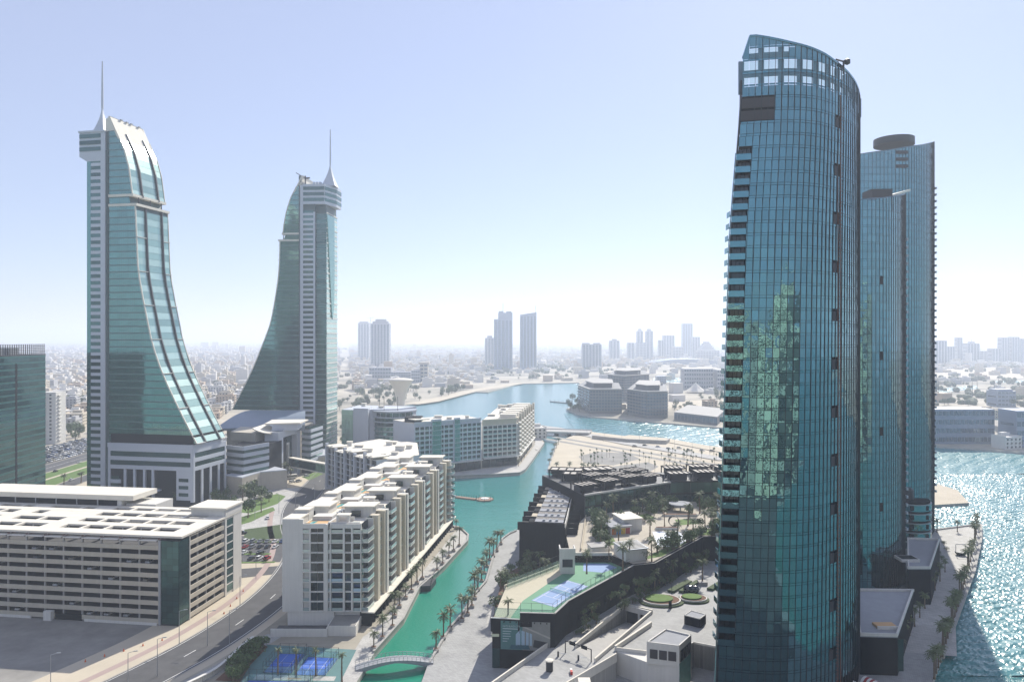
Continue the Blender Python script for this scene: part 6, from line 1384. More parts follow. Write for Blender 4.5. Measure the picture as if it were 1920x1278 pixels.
t = thing('round_canopy', 'round grey canopy on a single post in the park', 'canopy', (80.5, 357)); MB().tube((0, 0, Z), (0, 0, Z + 3.4), .3).build('post', m_steel, t); MB().lathe([(5.4, Z + 3.4), (5.4, Z + 3.8), (4.6, Z + 3.9), (1, Z + 3.7)], 0, 0, 28).build('disc', m_podroof, t)
struct('splash_pad', [(58, 296), (66, 296.5), (73, 308), (71, 320), (60, 319)], Z + .03, mat('splash_tiles', (.50, .56, .66), .5, .35, .5))
for i, p in enumerate(([(74, 330), (84, 333), (83, 342), (74, 340)], [(90, 322), (102, 326), (101, 345), (92, 342)], [(34, 297), (42, 299), (42, 309), (37, 308)], [(100, 350), (112, 352), (112, 366), (101, 364)], [(60, 340), (66, 343), (64, 352), (58, 349)])): struct('lawn', p, Z + .04 + i * .002, m_grass)
for i, (x, y, w, d) in enumerate(((62, 322, 10, 2), (74, 318, 9, 2), (70, 346, 16, 2.4), (52, 336, 8, 2), (84, 314, 8, 2))): 
    t = thing('planter', ['long white planter north of the splash pad', 'white planter at the corner of the splash pad', 'long grey raised planter before the round canopy', 'short white planter beside the cube pavilion', 'white planter by the dark podium rim'][i], 'planter', (x, y)); bx('box', m_white, 0, w, 0, d, Z, Z + .9, t); bx('soil', m_soil, .2, w - .2, .2, d - .2, Z + .903, Z + .95, t)
t = thing('climbing_frame', 'dark round climbing frame in the sandy playground', 'play equipment', (71, 327))
for k in range(4): m = MB(); [m.tube((2.2 * math.cos(a), .6 * k, Z + 2.4 + 2.2 * math.sin(a)), (2.2 * math.cos(a + .5), .6 * k, Z + 2.4 + 2.2 * math.sin(a + .5)), .12, n=4) for a in [j * .5 for j in range(13)]]; m.build('hoop', m_metal, t)
# plaza: round planted islands, sculpture, hedges
def round_bed(label, x, y, rx, ry, z):
    t = thing('planted_island', label, 'planter', (x, y))
    E_ = lambda s: [(rx * s * math.cos(a), ry * s * math.sin(a)) for a in [2 * math.pi * k / 36 for k in range(36)]]
    MB().prism(E_(1), z, z + .5).build('hedge_ring', m_hedge, t); MB().prism(E_(.86), z + .4, z + 1.0).build('white_wall', m_white, t); MB().prism(E_(.80), z + 1.003, z + 1.08).build('red_gravel', m_soil, t); MB().prism([(x_ - rx * .1, y_) for x_, y_ in E_(.62)], z + 1.09, z + 1.5).build('shrub_bed', m_grass, t); return t
round_bed('larger round planted island with white ring walls on the plaza', 52.7, 263.8, 8, 6.2, 7); round_bed('smaller round planted island beside the black sculpture', 64.5, 265.5, 5.6, 4.4, 7)
t = thing('sculpture', 'black glossy rounded sculpture between the two planted islands', 'sculpture', (65.3, 272.5)); m_gl = mat('black_gloss', (.01, .012, .02), .15, 0, spec=.7)
MB().lathe([(.9, 7), (1.9, 7.7), (2.1, 8.8), (1.7, 9.7), (.9, 10.1)], -.7, 0, 16).build('lobe', m_gl, t, smooth=True); MB().lathe([(.9, 7), (1.7, 7.8), (1.9, 8.6), (1.4, 9.5), (.7, 9.8)], 1.3, .4, 16).build('lobe', m_gl, t, smooth=True)
for i, (p, lab) in enumerate((([(57, 274), (59, 272.5), (68.5, 284), (66.5, 285.5)], 'clipped hedge strip beside the dark podium wall'), ([(61, 273.5), (62.5, 272.5), (72, 284.5), (70.5, 285.5)], 'narrow clipped hedge between the plaza paths'), ([(72, 276), (74, 275), (84, 287), (96, 291), (95.5, 293), (83, 289)], 'curving hedge edge of the plaza drive'))):
    t = thing('hedge', lab, 'hedge', p[0]); MB().prism(loc_poly(p, p[0]), 7, 7.9).build('clipped_leaf_mass', m_hedge, t)
for i, (x, y) in enumerate(((54.5, 257.2), (44, 271), (58, 271))): t = thing('signpost', ['black slab sign on the edge of the larger planted island', 'thin lamp post by the dark podium wall', 'thin lamp post between planted island and hedge'][i], 'post', (x, y)); bx('slab', m_black, -.5, .5, -.1, .1, 7, 9.6, t) if i == 0 else MB().tube((0, 0, 7), (0, 0, 12), .08).build('pole', m_metal, t)
# playground toys at the foot of the nearest tower
t = thing('play_tunnel', 'red play tunnel with white hoops at the foot of the near tower', 'play equipment', (100.5, 213)); 
for k in range(6): m = MB(); m.lathe([(1.9, k * .8), (1.9, k * .8 + .8)], 0, 0, 18); o = m.build('ring', mat('red_play', (.35, .03, .03), .5) if k % 2 else m_line, t); o.rotation_euler = (R(90), 0, .5); o.location = (0, 0, 1.9)
t = thing('white_ball', 'large white ball on the tower playground', 'ball', (96.5, 212)); MB().lathe([(.1, 0), (1.2, .5), (1.6, 1.5), (1.2, 2.6), (.1, 3.1)], 0, 0, 16).build('ball', m_line, t, smooth=True)
# ---------------------------------------------------------------- palms and trees
prn = random.Random(21)
def palm_mesh(seed, h, spread, nf=26):
    r = random.Random(seed); t = MB(); segs = 6; px_, py_ = 0, 0
    for k in range(segs):
        x2, y2 = px_ + r.uniform(-.06, .06) * h / 7, py_ + r.uniform(-.06, .06) * h / 7
        t.tube((px_, py_, h * k / segs), (x2, y2, h * (k + 1) / segs), .30 - .10 * k / segs if k else .38, .22 - .06 * k / segs if k < segs - 1 else .30, 7, cap=False); px_, py_ = x2, y2
    c = MB()
    for i in range(nf):
        a = 2 * math.pi * i / nf * 2.618 + r.uniform(-.2, .2); el = r.uniform(-.35, 1.15); L_ = spread * r.uniform(.8, 1.1); p = Vector((px_, py_, h)); d = Vector((math.cos(a) * math.cos(el), math.sin(a) * math.cos(el), math.sin(el))); side = Vector((-math.sin(a), math.cos(a), 0)); n = 6; prev = None
        for k in range(n + 1):
            tt = k / n; w = spread * .16 * (math.sin(math.pi * min(1, tt * .9 + .1)) ** .8 + .05)
            dr = Vector((0, 0, -w * .55)); l_, r_ = p + side * w + dr, p - side * w + dr
            if prev:
                q0, ql, qr = prev; j = .62
                c.add([q0, q0.lerp(p, j), ql.lerp(l_, j * 1.05), ql.lerp(l_, .15)], [(0, 1, 2, 3)]); c.add([q0, q0.lerp(p, j), qr.lerp(r_, j * 1.05), qr.lerp(r_, .15)], [(3, 2, 1, 0)])
                c.add([q0, p, p + side * .05 + Vector((0, 0, -.05))], [(0, 1, 2)])
            prev = (p.copy(), l_, r_); p = p + d * (L_ / n); d = (d + Vector((0, 0, -.22 - .10 * k / n))).normalized()
    return t.mesh('palm_trunk_mesh', m_trunk), c.mesh('palm_crown_mesh', m_palm)
PALMS = [palm_mesh(40 + i, h, s) for i, (h, s) in enumerate(((6.0, 2.6), (6.8, 2.9), (5.2, 2.5), (7.4, 2.8), (8.3, 2.9)))]
TIEDP = [palm_mesh(60 + i, h, 1.7, 20) for i, h in enumerate((7.6, 8.2))]
def palm(label, x, y, z=0, v=None, s=1.0, group=None, planter=False, tied=False):
    tr, cr = (TIEDP if tied else PALMS)[(v if v is not None else prn.randrange(5)) % (2 if tied else 5)]
    t = mk('palm_tree', None, None, (x, y, z), prn.uniform(0, 6.28), label, 'palm tree', group); t.scale = (s,) * 3
    mk('trunk', tr, t); mk('crown', cr, t)
    return t
def tree_mesh(seed, h, rr, n=420):
    r = random.Random(seed); t = MB().tube((0, 0, 0), (.1, 0, h * .45), .28, .18, 6); cl = []
    for k in range(7):
        a = r.uniform(0, 6.28); q = Vector((math.cos(a) * rr * r.uniform(.2, .6), math.sin(a) * rr * r.uniform(.2, .6), h * r.uniform(.5, .85))); t.tube((.1, 0, h * .4), q, .12, .05, 5); cl.append((q, rr * r.uniform(.38, .62)))
    c = MB()
    for i in range(n):
        q, s = cl[i % 7]; d = Vector((r.gauss(0, 1), r.gauss(0, 1), r.gauss(0, .75))); d = d.normalized() * s * r.uniform(.55, 1.05) ** .5; p = q + d
        u = Vector((r.gauss(0, 1), r.gauss(0, 1), r.gauss(0, .6))).normalized(); w = u.orthogonal().normalized(); k = rr * r.uniform(.07, .14)
        c.add([p - u * k, p + w * k * .8, p + u * k, p - w * k * .8], [(0, 1, 2, 3)])
    return t.mesh('tree_trunk_mesh', m_trunk), c.mesh('tree_crown_mesh', m_leaf)
TREES = [tree_mesh(80 + i, h, rr) for i, (h, rr) in enumerate(((6, 3.0), (7.5, 3.4), (5, 2.6), (8.5, 3.8)))]
BUSH = [tree_mesh(90 + i, 2.2, 1.7, 260) for i in range(3)]
def tree(label, x, y, z=0, s=1.0, group=None, bush=False):
    tr, cr = prn.choice(BUSH if bush else TREES); t = mk('shrub' if bush else 'broadleaf_tree', None, None, (x, y, z), prn.uniform(0, 6.28), label, 'shrub' if bush else 'tree', group); t.scale = (s, s, s * prn.uniform(.85, 1.1))
    mk('trunk', tr, t); mk('crown', cr, t); return t
def palm_row(pts, where, group, z=0, s=(.85, 1.05), start='from the footbridge', planter=None, tied=False):
    for i, (px, py) in enumerate(pts):
        x, y = G2(px, py, z); palm(f'{ordinal(i)} palm {start} {where}', x, y, z, i * 3 % 5, prn.uniform(*s), group, tied=tied)
        if planter:
            t = thing('palm_planter', f'{planter} round the {ordinal(i)} palm {start} {where}', 'planter', (x, y), z=z, group='planters round the quay palms'); bx('box', m_conc, -.9, .9, -.9, .9, 0, .9, t); bx('soil', m_soil, -.7, .7, -.7, .7, .903, .95, t)
west_p = [(700.7, 1216.6), (717, 1197), (736, 1175.7), (740, 1156), (749, 1138), (760.6, 1121.7), (772, 1108.6), (782, 1094), (792, 1085), (819.5, 1071), (830, 1058), (841.7, 1044.8), (850.5, 1033.4), (861, 1023.6), (855.4, 991)]
palm_row(west_p, 'on the west canal quay', 'palms along the west canal quay', planter='concrete planter')
east_p = [(817.8, 1219.8), (831, 1197), (844, 1179), (866, 1163), (876.7, 1152), (885, 1138), (890, 1122), (896, 1106), (903, 1090.5), (908, 1075.5), (913, 1063), (918, 1050.4), (925, 1043), (931.5, 1033), (939, 1020)]
palm_row(east_p, 'on the east canal quay', 'palms along the east canal quay', planter='concrete planter', s=(.95, 1.2))
palm_row([(972, 874), (978, 865), (983, 858), (988, 850), (993, 842), (997, 835), (1003, 829)], 'on the far quay below the cream apartments', 'palms on the far west quay', s=(.8, 1))
palm_row([(1030, 873), (1033, 864), (1037, 855), (1040, 847), (1043, 840), (1047, 833)], 'on the planted edge of the sandy island', 'palms on the island edge', start='from the corner', s=(.8, 1))
palm_row([(1044, 884), (1068.7, 886.5), (1093.4, 889), (1112.6, 892), (1135, 893)], 'on the bare sand above the island quay', 'palms on the bare island sand', start='from the corner', s=(.9, 1.1))
rp = [(1832 - (1832 - 1752) * (k / 27) ** 1.25, 990 + 282 * (k / 27)) for k in range(28)]
palm_row(rp, 'on the eastern sea-front promenade', 'palms along the eastern sea front', start='counted from the sea point', s=(.9, 1.2))
palm_row([(1795, 996), (1757, 998)], 'on the pale sea-front terrace', 'palms on the sea-front terrace', start='from the outer end', s=(.8, .9))
palm_row([(1772 - k * 9.5, 1072 + k * 17) for k in range(11)], 'in the inner row behind the tower blocks', 'inner row of sea-front palms', start='counted from the sea point', s=(.8, 1.05))
for i, (px, py) in enumerate([(521, 1266), (555, 1269), (592, 1266), (641, 1279)]): x, y = G2(px, py); palm(['palm with tied leaves at the left end of the blue courts', 'tall palm with tied leaves in front of the blue courts', 'palm with tied leaves between the two blue courts', 'palm with tied leaves by the footbridge steps'][i], x, y, 0, i, 1.0, tied=True)
pk = [(1218.6, 1005), (1246, 986), (1333, 979), (1336, 1003), (1205, 958.5), (1190, 960), (1137, 969), (1221, 957), (1149, 967), (1128, 1010), (1131, 992), (1222, 1051.5), (1168, 1068.7), (1126, 1024), (1243, 965), (1252, 1020), (1290, 985), (1312, 962), (1345, 958), (1300, 1000), (1160, 1020), (1180, 1052), (1142, 1050), (1100, 1075), (1271, 1009), (1322, 991)]
for i, (px, py) in enumerate(pk):
    x, y = G2(px, py, 17.5); palm(f'{ordinal(i)} park palm on the mall podium, counted outward from the splash pad', x, y, 17.45, None, prn.uniform(.9, 1.2), 'palms in the podium park')
def rnd_in(poly, r):
    xs = [p[0] for p in poly]; ys = [p[1] for p in poly]
    while True:
        x, y = r.uniform(min(xs), max(xs)), r.uniform(min(ys), max(ys))
        if inpoly(x, y, poly): return x, y
shr = [[(79, 311), (128, 313), (128, 322), (84, 322), (62, 296), (46, 277), (51, 277)], [(34, 296), (40, 298), (42, 330), (37, 342), (36, 320)], [(86, 346), (120, 350), (125, 374), (92, 370)], [(56, 346), (78, 360), (80, 372), (58, 358)], [(88, 318), (120, 320), (122, 345), (96, 344)]]
for pi, poly in enumerate(shr):
    for k in range([64, 30, 26, 22, 30][pi]):
        x, y = rnd_in(poly, prn); tree(['bushy shrub along the dark podium rim', 'leafy shrub between pavilion and park path', 'leafy shrub behind the round canopy', 'leafy shrub before the glass wing', 'leafy shrub in the lawn corner of the park'][pi], x, y, 17.45, prn.uniform(1.0, 2.3), ['shrubs along the podium rim', 'shrubs by the park path', 'shrubs behind the canopy', 'shrubs before the glass wing', 'shrubs by the lawns'][pi], bush=True)
for k in range(46):
    x, y = rnd_in([(60, 292), (84, 316), (128, 314), (128, 326), (84, 330), (50, 282)] if k % 2 else [(34, 296), (48, 335), (80, 370), (120, 372), (118, 350), (60, 334)], prn); tree('leafy park tree among the palms of the podium garden', x, y, 17.45, prn.uniform(.45, .8), 'trees in the podium garden')
slope = [(-6, 263), (-2.8, 257), (11, 273), (21, 285), (21.5, 311), (4, 314.5), (-4, 300)]
struct('planted_bank', slope, 4.5, m_soil, -1); struct('planted_bank_edge', [(-9, 262), (-6, 263), (-4, 300), (3, 316), (0, 322), (-7, 300)], 0.05, m_pave)
for k in range(44): x, y = rnd_in(slope, prn); tree('dense shrub on the planted bank between quay and tennis court', x, y, 4.4, prn.uniform(.9, 1.9), 'shrubs on the planted bank', bush=True)
for k in range(11): x, y = rnd_in(slope, prn); palm(f'{ordinal(k)} bank palm beneath the black villa wall, rising from dense shrubs', x, y, 4.4, None, prn.uniform(.8, 1.05), 'palms on the planted bank')
for i, (px, py) in enumerate([(1243, 1094.5), (1262.5, 1087.6), (1278, 1075), (1300, 1052), (1312, 1042), (1330, 1030), (1228, 1108), (1345, 1022)]): x, y = G2(px, py, 7); palm(f'{ordinal(i)} slim palm against the black podium wall, from the planted island', x, y, 7, 3, prn.uniform(.95, 1.15), 'palms against the podium wall')
x, y = G2(1317, 1095, 7); palm('lone tall palm in a stone planter on the plaza', x, y, 7, 4, 1.05); t = thing('palm_planter', 'grey stone planter at the foot of the lone plaza palm', 'planter', (x, y), z=7); bx('box', m_conc, -1.6, 1.6, -1.6, 1.6, 0, 1.3, t)
x, y = G2(985 + 0, 1128, 15.1); palm('palm inside the corner of the tennis court fence', -1.2, 229.6, 15, 2, .85)
w_ = Wall(MP, lp([(17.9, 235.5)])[0], lp([(44.6, 272.6)])[0]) if False else None
for k in range(60): 
    t_ = prn.random(); a = lerp2((18.6, 235.2), (79.5, 311), t_); tree('green climber bush hanging on the black podium wall', a[0] + 1.2 + prn.uniform(0, 1.2), a[1] - .9, prn.uniform(8, 13.5) if prn.random() < .6 else 7, prn.uniform(.6, 1.2), 'climbers on the podium wall', bush=True)
# lawns, hedge and trees on the road side
struct('verge_lawn', [G2(*p) for p in ((420, 958), (470, 938), (520, 925), (536, 930), (520, 944), (470, 962))], .03, m_grass); struct('verge_lawn', [G2(*p) for p in ((400, 985), (455, 968), (512, 950), (516, 956), (470, 978), (410, 995))], .03, m_grass); struct('verge_lawn', [G2(*p) for p in ((565, 893), (612, 878), (614, 884), (580, 900))], .03, m_grass)
struct('verge_lawn', [G2(*p) for p in ((458, 992), (532, 982), (532, 1008), (458, 1014))], .03, m_hedge)
tp = [G2(*p) for p in ((395, 935), (470, 915), (500, 925), (512, 945), (470, 980), (400, 990))]
for k in range(26): x, y = rnd_in(tp, prn); tree('dark leafy tree on the lawns between car park and office complex', x, y, 0, prn.uniform(.9, 1.35), 'trees on the office lawns')
for i, (px, py) in enumerate([(455, 940), (490, 960), (478, 925), (520, 912), (530, 905), (537, 902), (545, 898), (350, 945), (330, 948), (372, 944), (586, 865), (595, 862), (120, 908), (152, 905)]): x, y = G2(px, py); palm(f'{ordinal(i)} roadside palm near the office complex, with a full round crown', x, y, 0, None, prn.uniform(1.1, 1.5), 'palms near the office complex')
hp = [G2(*p) for p in ((403, 1275), (430, 1252), (470, 1215), (490, 1205), (502, 1212), (470, 1245), (450, 1278))]
struct('verge_hedge_bed', hp, .05, m_soil)
for k in range(30): x, y = rnd_in(hp, prn); tree('thick dark hedge shrub between the road wall and blue courts', x, y, 0, prn.uniform(1.0, 1.6), 'hedge beside the blue courts', bush=True)
# far woods on the mainland shore and scattered street trees
wood = [(-330, 880), (-300, 1010), G2(640, 765), G2(760, 757), G2(800, 750), G2(860, 737), G2(890, 733), (-60, 1500), (-240, 1480), (-330, 1300)]
pts_ = [rnd_in([G2(*p) for p in ((628, 775), (640, 745), (690, 732), (880, 728), (880, 736), (800, 752), (760, 757), (690, 768))], prn) for _ in range(74)]
for x, y in pts_: tree('round green tree in the shore wood beyond the funnel tower', x, y, 0, prn.uniform(1.0, 1.9), 'trees of the shore wood')
for _ in range(48):
    px, py = prn.uniform(88, 160), prn.uniform(745, 828); x, y = G2(px, py)
    if py > 812 or prn.random() < .35: tree('street tree between the white houses left of the swept tower', x, y, 0, prn.uniform(1.1, 1.7), 'street trees left of the swept tower')
for _ in range(28): x, y = G2(prn.uniform(640, 690), prn.uniform(772, 850)); tree('small tree on the open ground by the east tower', x, y, 0, prn.uniform(.8, 1.4), 'trees by the east tower')
for (x0, x1, y0, y1, n, lab, g) in ((1066, 1090, 752, 772, 12, 'dark tree at the wooded tip of the apartment island', 'trees on the island tip'), (1258, 1362, 764, 778, 16, 'tree on the low part of the apartment island', 'trees on the low island'), (1250, 1366, 736, 752, 12, 'tree by the tent roof across the channel', 'trees by the tent roof'), (900, 1090, 700, 714, 24, 'shrubby tree along the far basin shore', 'trees on the far basin shore'), (1755, 1918, 742, 762, 20, 'tree behind the right-hand quay blocks', 'trees behind the right-hand quay')):
    for _ in range(n): x, y = G2(prn.uniform(x0, x1), prn.uniform(y0, y1)); tree(lab, x, y, 0, prn.uniform(1.0, 1.7), g)
# ---------------------------------------------------------------- the low city to the horizon
m_h = [mat('house_white', (.62, .60, .56), .85, .1, .05), mat('house_sand', (.52, .46, .36), .85, .1, .05), mat('house_grey', (.40, .40, .40), .85, .1, .05), mat('house_tan', (.48, .38, .28), .85, .1, .05)]
crn = random.Random(77)
def house_mesh(w, d, h, wins=True):
    m = MB().box(-w / 2, w / 2, -d / 2, d / 2, 0, h); return m
def house_kit(seed):
    r = random.Random(seed); w, d = r.uniform(13, 26), r.uniform(12, 22); fl = r.choice([2, 3, 3, 4, 5]); h = fl * 3.4 + .8
    b = MB().box(-w / 2, w / 2, -d / 2, d / 2, 0, h); b.box(-w / 2, w / 2, -d / 2, -d / 2 + .4, h, h + 1); b.box(-w / 2, w / 2, d / 2 - .4, d / 2, h, h + 1)
    if r.random() < .6: b.box(w * .1, w * .4, -d * .3, d * .2, h + .01, h + 3)
    wn = []
    for f in range(fl):
        m = MB(); n = int(w / 4)
        for k in range(n): x = -w / 2 + (k + .5) * w / n; m.box(x - .9, x + .9, -d / 2 - .12, -d / 2 + .1, 1 + f * 3.4, 2.8 + f * 3.4)
        n = int(d / 4)
        for sgn in (-1, 1):
            for k in range(n): y = -d / 2 + (k + .5) * d / n; xx = sgn * (w / 2 + .01); m.box(min(xx, xx + sgn * .1), max(xx, xx + sgn * .1), y - .9, y + .9, 1 + f * 3.4, 2.8 + f * 3.4)
        wn.append(m.mesh('house_windows', g_dark))
    return b, wn, (w, d, h)
KITS = []
for i in range(9):
    b, wn, dims = house_kit(300 + i); KITS.append(([b.mesh('house_walls', m) for m in m_h], wn, dims))
zones = []
blocked = [(-250, 0, 380, 720), (-480, -400, 690, 740)]
def city_ok(x, y):
    if not inpoly(x, y, west) or inpoly(x, y, wood): return 0
    if abs(x) > y * .72: return 0
    px = 960 + FP * x / y; py = HY + 140000 / y
    if px < 640: return .93 if py < 812 else 0
    if px < 900: return .75 if py < 732 else (.12 if py < 742 else 0)
    if px < 1380: return .10 if py > 690 else (.30 if py > 668 else .6)
    return .12 if py > 690 else .35
cand = []
ca, sa = math.cos(.22), math.sin(.22)
def grid(step, y0, y1):
    out = []; n = int(13000 / step)
    for i in range(-n, n):
        for j in range(-n, n):
            if i % 5 == 0 or j % 4 == 0: continue
            u, v = i * step, j * step; x = u * ca - v * sa + crn.uniform(-.18, .18) * step; y = u * sa + v * ca + crn.uniform(-.18, .18) * step
            if y0 < y < y1 and abs(x) < y * .72:
                p = city_ok(x, y)
                if p and crn.random() < p: out.append((x, y))
    return out
near = grid(27, 640, 3600); near.sort(key=lambda p: p[1] if 960 + FP * p[0] / p[1] < 900 else p[1] * 1.4)
for i, (x, y) in enumerate(near[:290]):
    walls, wn, dims = KITS[crn.randrange(9)]; mi = crn.choice([0, 0, 0, 1, 1, 2, 3])
    t = mk('town_house', None, None, (x, y, 0), .22 + crn.choice([0, math.pi / 2]), f'{["white", "sand-coloured", "grey", "tan"][mi]} flat-roofed house in the low city beyond the swept towers', 'house', 'flat-roofed houses of the low city'); mk('walls', walls[mi], t)
    for w_ in wn: mk('window_row', w_, t, kind='stuff')
cm = [MB() for _ in range(4)]
def add_far(x, y, s):
    w, d, h = crn.uniform(12, 24) * s, crn.uniform(12, 22) * s, crn.choice([5, 7, 7, 10, 10, 14, 18]) * (1 + .25 * (s - 1))
    if crn.random() < .03: h *= 2.4
    M = Matrix.Translation((x, y, 0)) @ Matrix.Rotation(.22 + crn.uniform(-.05, .05), 4, 'Z'); m = cm[crn.choice([0, 0, 0, 1, 1, 2, 3])]; m.box(-w / 2, w / 2, -d / 2, d / 2, 0, h, M=M)
    if s < 1.5 and crn.random() < .5: m.box(-w / 4, w / 6, -d / 4, d / 4, h + .01, h + 3, M=M)
for x, y in near[290:]: add_far(x, y, 1)
for x, y in grid(48, 3600, 7000): add_far(x, y, 1.6)
for x, y in grid(95, 7000, 12500): add_far(x, y, 2.8)
for m, mm in zip(cm, m_h): m.build('distant_city', mm, kind='stuff')
# distant greenery as one mass of leaf clumps
g = MB()
for _ in range(5200):
    y = 1100 + 7000 * crn.random() ** 1.7; x = crn.uniform(-.72, .72) * y
    if not inpoly(x, y, west): continue
    if math.sin(x * .004 + 1) * math.sin(y * .0031) + crn.uniform(-.5, .5) < .35: continue
    s = crn.uniform(3, 7) * (1 + y / 5000); h = s * .9
    for k in range(3):
        cx0, cy0 = x + crn.uniform(-s, s), y + crn.uniform(-s, s); r_ = s * crn.uniform(.5, .9); g.lathe([(r_ * .6, 0), (r_, h * .5), (r_ * .7, h), (.1, h * 1.25)], cx0, cy0, 5, cap=False)
g.build('distant_woods', mat('distant_leaf', (.11, .13, .07), .8, .3, .02), kind='stuff')
# ---------------------------------------------------------------- roads, quays, bridges, street furniture
def ribbon(pts, w, t0=0):
    L_, R_ = [], []
    for i, p in enumerate(pts):
        a = pts[max(i - 1, 0)]; b = pts[min(i + 1, len(pts) - 1)]; dx, dy = b[0] - a[0], b[1] - a[1]; l = math.hypot(dx, dy); nx, ny = -dy / l, dx / l
        L_.append((p[0] + nx * (t0 + w / 2), p[1] + ny * (t0 + w / 2))); R_.append((p[0] + nx * (t0 - w / 2), p[1] + ny * (t0 - w / 2)))
    return L_, R_
def road(name, pts, w, z, m, t0=0):
    L_, R_ = ribbon(pts, w, t0); b = MB(); n = len(pts)
    b.add([(*p, z) for p in R_] + [(*p, z) for p in L_], [(i, i + 1, n + i + 1, n + i) for i in range(n - 1)]); return b.build(name, m, kind='structure')
def smooth(pts, n=8):
    q, _ = resample([Vector(p) for p in pts], n * (len(pts) - 1)); return [(p.x, p.y) for p in q]
struct('unseen_dark_ground', [(64, 196), (112, 150), (112, 0), (145, -64), (428, -95), (428, -375), (-20, -375), (-20, 120), (20, 150)], .01, m_asph)  # added dark sheet out of view, dims what the near tower's lower glass mirrors
rc = smooth([(-124, 185), (-110, 217), (-99.5, 247), (-93, 285), (-93.5, 325), (-101, 362), (-115, 400), (-126, 440), (-131, 480), (-136, 540), (-142, 640), (-150, 760)])
struct('dusty_lot', [(-260, 150), (-116, 196), (-100, 232), (-107, 262), (-260, 282)], .008, m_lot)
road('sand_verge', rc, 40, .012, m_sand, 8); road('main_road', rc, 17, .022, m_asph); road('kerb', rc, .35, .12, m_conc, 8.7); road('kerb', rc, .35, .12, m_conc, -8.7)
road('pink_footpath', rc[:40], 2.6, .03, m_pink, 14); road('edge_line', rc, .22, .03, m_line, -7.6); road('edge_line', rc, .22, .03, m_line, 7.9)
for k in range(0, len(rc) - 1, 2):
    p, q = rc[k], rc[k + 1]
    if k % 4 == 0: struct('lane_marking', strip(lerp2(p, q, .1), lerp2(p, q, .9), .25), .031, m_line)
struct('side_street', [(-132, 304), (-98, 318), (-97, 330), (-140, 318)], .026, m_asph); struct('parking_lot', [(-142, 332), (-104, 334), (-104, 374), (-146, 380)], .024, m_asph)
struct('forecourt_paving', [(-140, 384), (-118, 388), (-132, 440), (-140, 500), (-178, 500), (-190, 440), (-240, 405), (-236, 384)], .016, m_pave)
road('cross_street', [(-380, 420), (-250, 392), (-150, 382), (-118, 388)], 9, .027, m_asph)
# avenue left of the swept tower, with lawns and its car lot
av = [(-520, 560), (-420, 640), (-330, 735), (-240, 840), (-150, 960)]
for nm, x, w, z, mm in (('avenue', -357, 20, .024, m_asph), ('avenue', -305, 13, .024, m_asph), ('service_road', -276, 9, .024, m_asph), ('median_lawn', -329, 32, .02, m_grass), ('median_path', -330, 3, .028, m_sand), ('sand_strip', -289, 16, .02, m_sand), ('lane_line', -357, .3, .03, m_line)): road(nm, [(x + 12, 400), (x, 520), (x - 3, 660), (x - 10, 800)], w, z, mm)
struct('car_lot', [(-369, 560), (-371, 648), (-373, 760), (-428, 760), (-430, 660), (-430, 560)], .021, m_asph)
for r_ in range(9):
    for i in range(58):
        x = -374 - r_ * 6.1; y = 575 + i * 2.9; px = 960 + FP * x / y
        if not 84 < px < 162 or crn.random() < .35: continue
        ci = crn.choice([0, 0, 0, 0, 1, 1, 2, 4, 5]); car(f'{CARN[ci]} car in the big lot beside the avenue, {ordinal(r_)} row, {ordinal(i)} bay', x, y, crn.choice([0, math.pi]) + crn.uniform(-.04, .04), ci, crn.choice(['saloon', 'suv']), group='cars in the lot beside the avenue', full=False)
for i, (px, py, ci) in enumerate(((118, 912, 2), (96, 918, 1), (134, 900, 0), (150, 867, 0), (104, 884, 2))): x, y = G2(px, py); car(f'{CARN[ci]} car driving on the avenue left of the swept tower, {ordinal(i)} from the left' if False else f'{CARN[ci]} car on the avenue, {["beside the palm", "nearest the dark tower", "following another", "by the lot exit", "passing the lawn"][i]}', x, y, 1.57, ci, group='cars driving on the avenue')
# kerbside lot behind the car park
for r_ in range(4):
    for i in range(8):
        if crn.random() < .25: continue
        x = -136 + i * 3.6 + r_ * .6; y = 338 + r_ * 9.5; ci = crn.choice([0, 0, 1, 2, 3, 4]); car(f'{CARN[ci]} car in the small lot behind the car park, row {["one", "two", "three", "four"][r_]}, {ordinal(i)} bay', x, y, 1.4, ci, crn.choice(['saloon', 'suv']), group='cars in the small lot', full=True)
for i, p in enumerate(([(-131, 345), (-112, 345.5), (-112, 347.5), (-131, 347)], [(-128, 366), (-110, 366), (-110, 368), (-128, 368)], [(-139, 331), (-106, 333), (-106, 335), (-139, 333)])):
    struct('planted_strip', p, .14, m_grass, 0)
    for q in range(5): x, y = rnd_in(p, crn); tree('yellow-green shrub on a planted strip of the small lot', x, y, .1, .6, 'shrubs of the small lot', bush=True)
for i, (px, py, ci, kd, a) in enumerate(((548, 904, 0, 'suv', .9), (560, 903, 1, 'suv', 1.0), (575, 893, 0, 'suv', 1.1), (532, 912, 0, 'saloon', .8), (455, 1000, 2, 'saloon', .2), (502, 972, 0, 'saloon', 1.9))):
    x, y = G2(px, py); car(['white van-like car by the bus under the footbridge', 'silver car parked behind the white one near the footbridge', 'white car beyond the glass footbridge', 'white saloon beside the palms at the office pier', 'black saloon on the cross street', 'white saloon on the curve of the main road'][i], x, y, a, ci, kd)
t = thing('bus', 'white bus parked in front of the office complex', 'bus', G2(541, 898), (.8, .6)); bx('body', m_white, -6, 6, -1.25, 1.25, .5, 3.2, t); bx('window_band', g_dark, -5.6, 5.8, -1.29, 1.29, 1.6, 2.6, t); bx('roof_unit', m_roofw, -2, 2, -.8, .8, 3.203, 3.5, t)
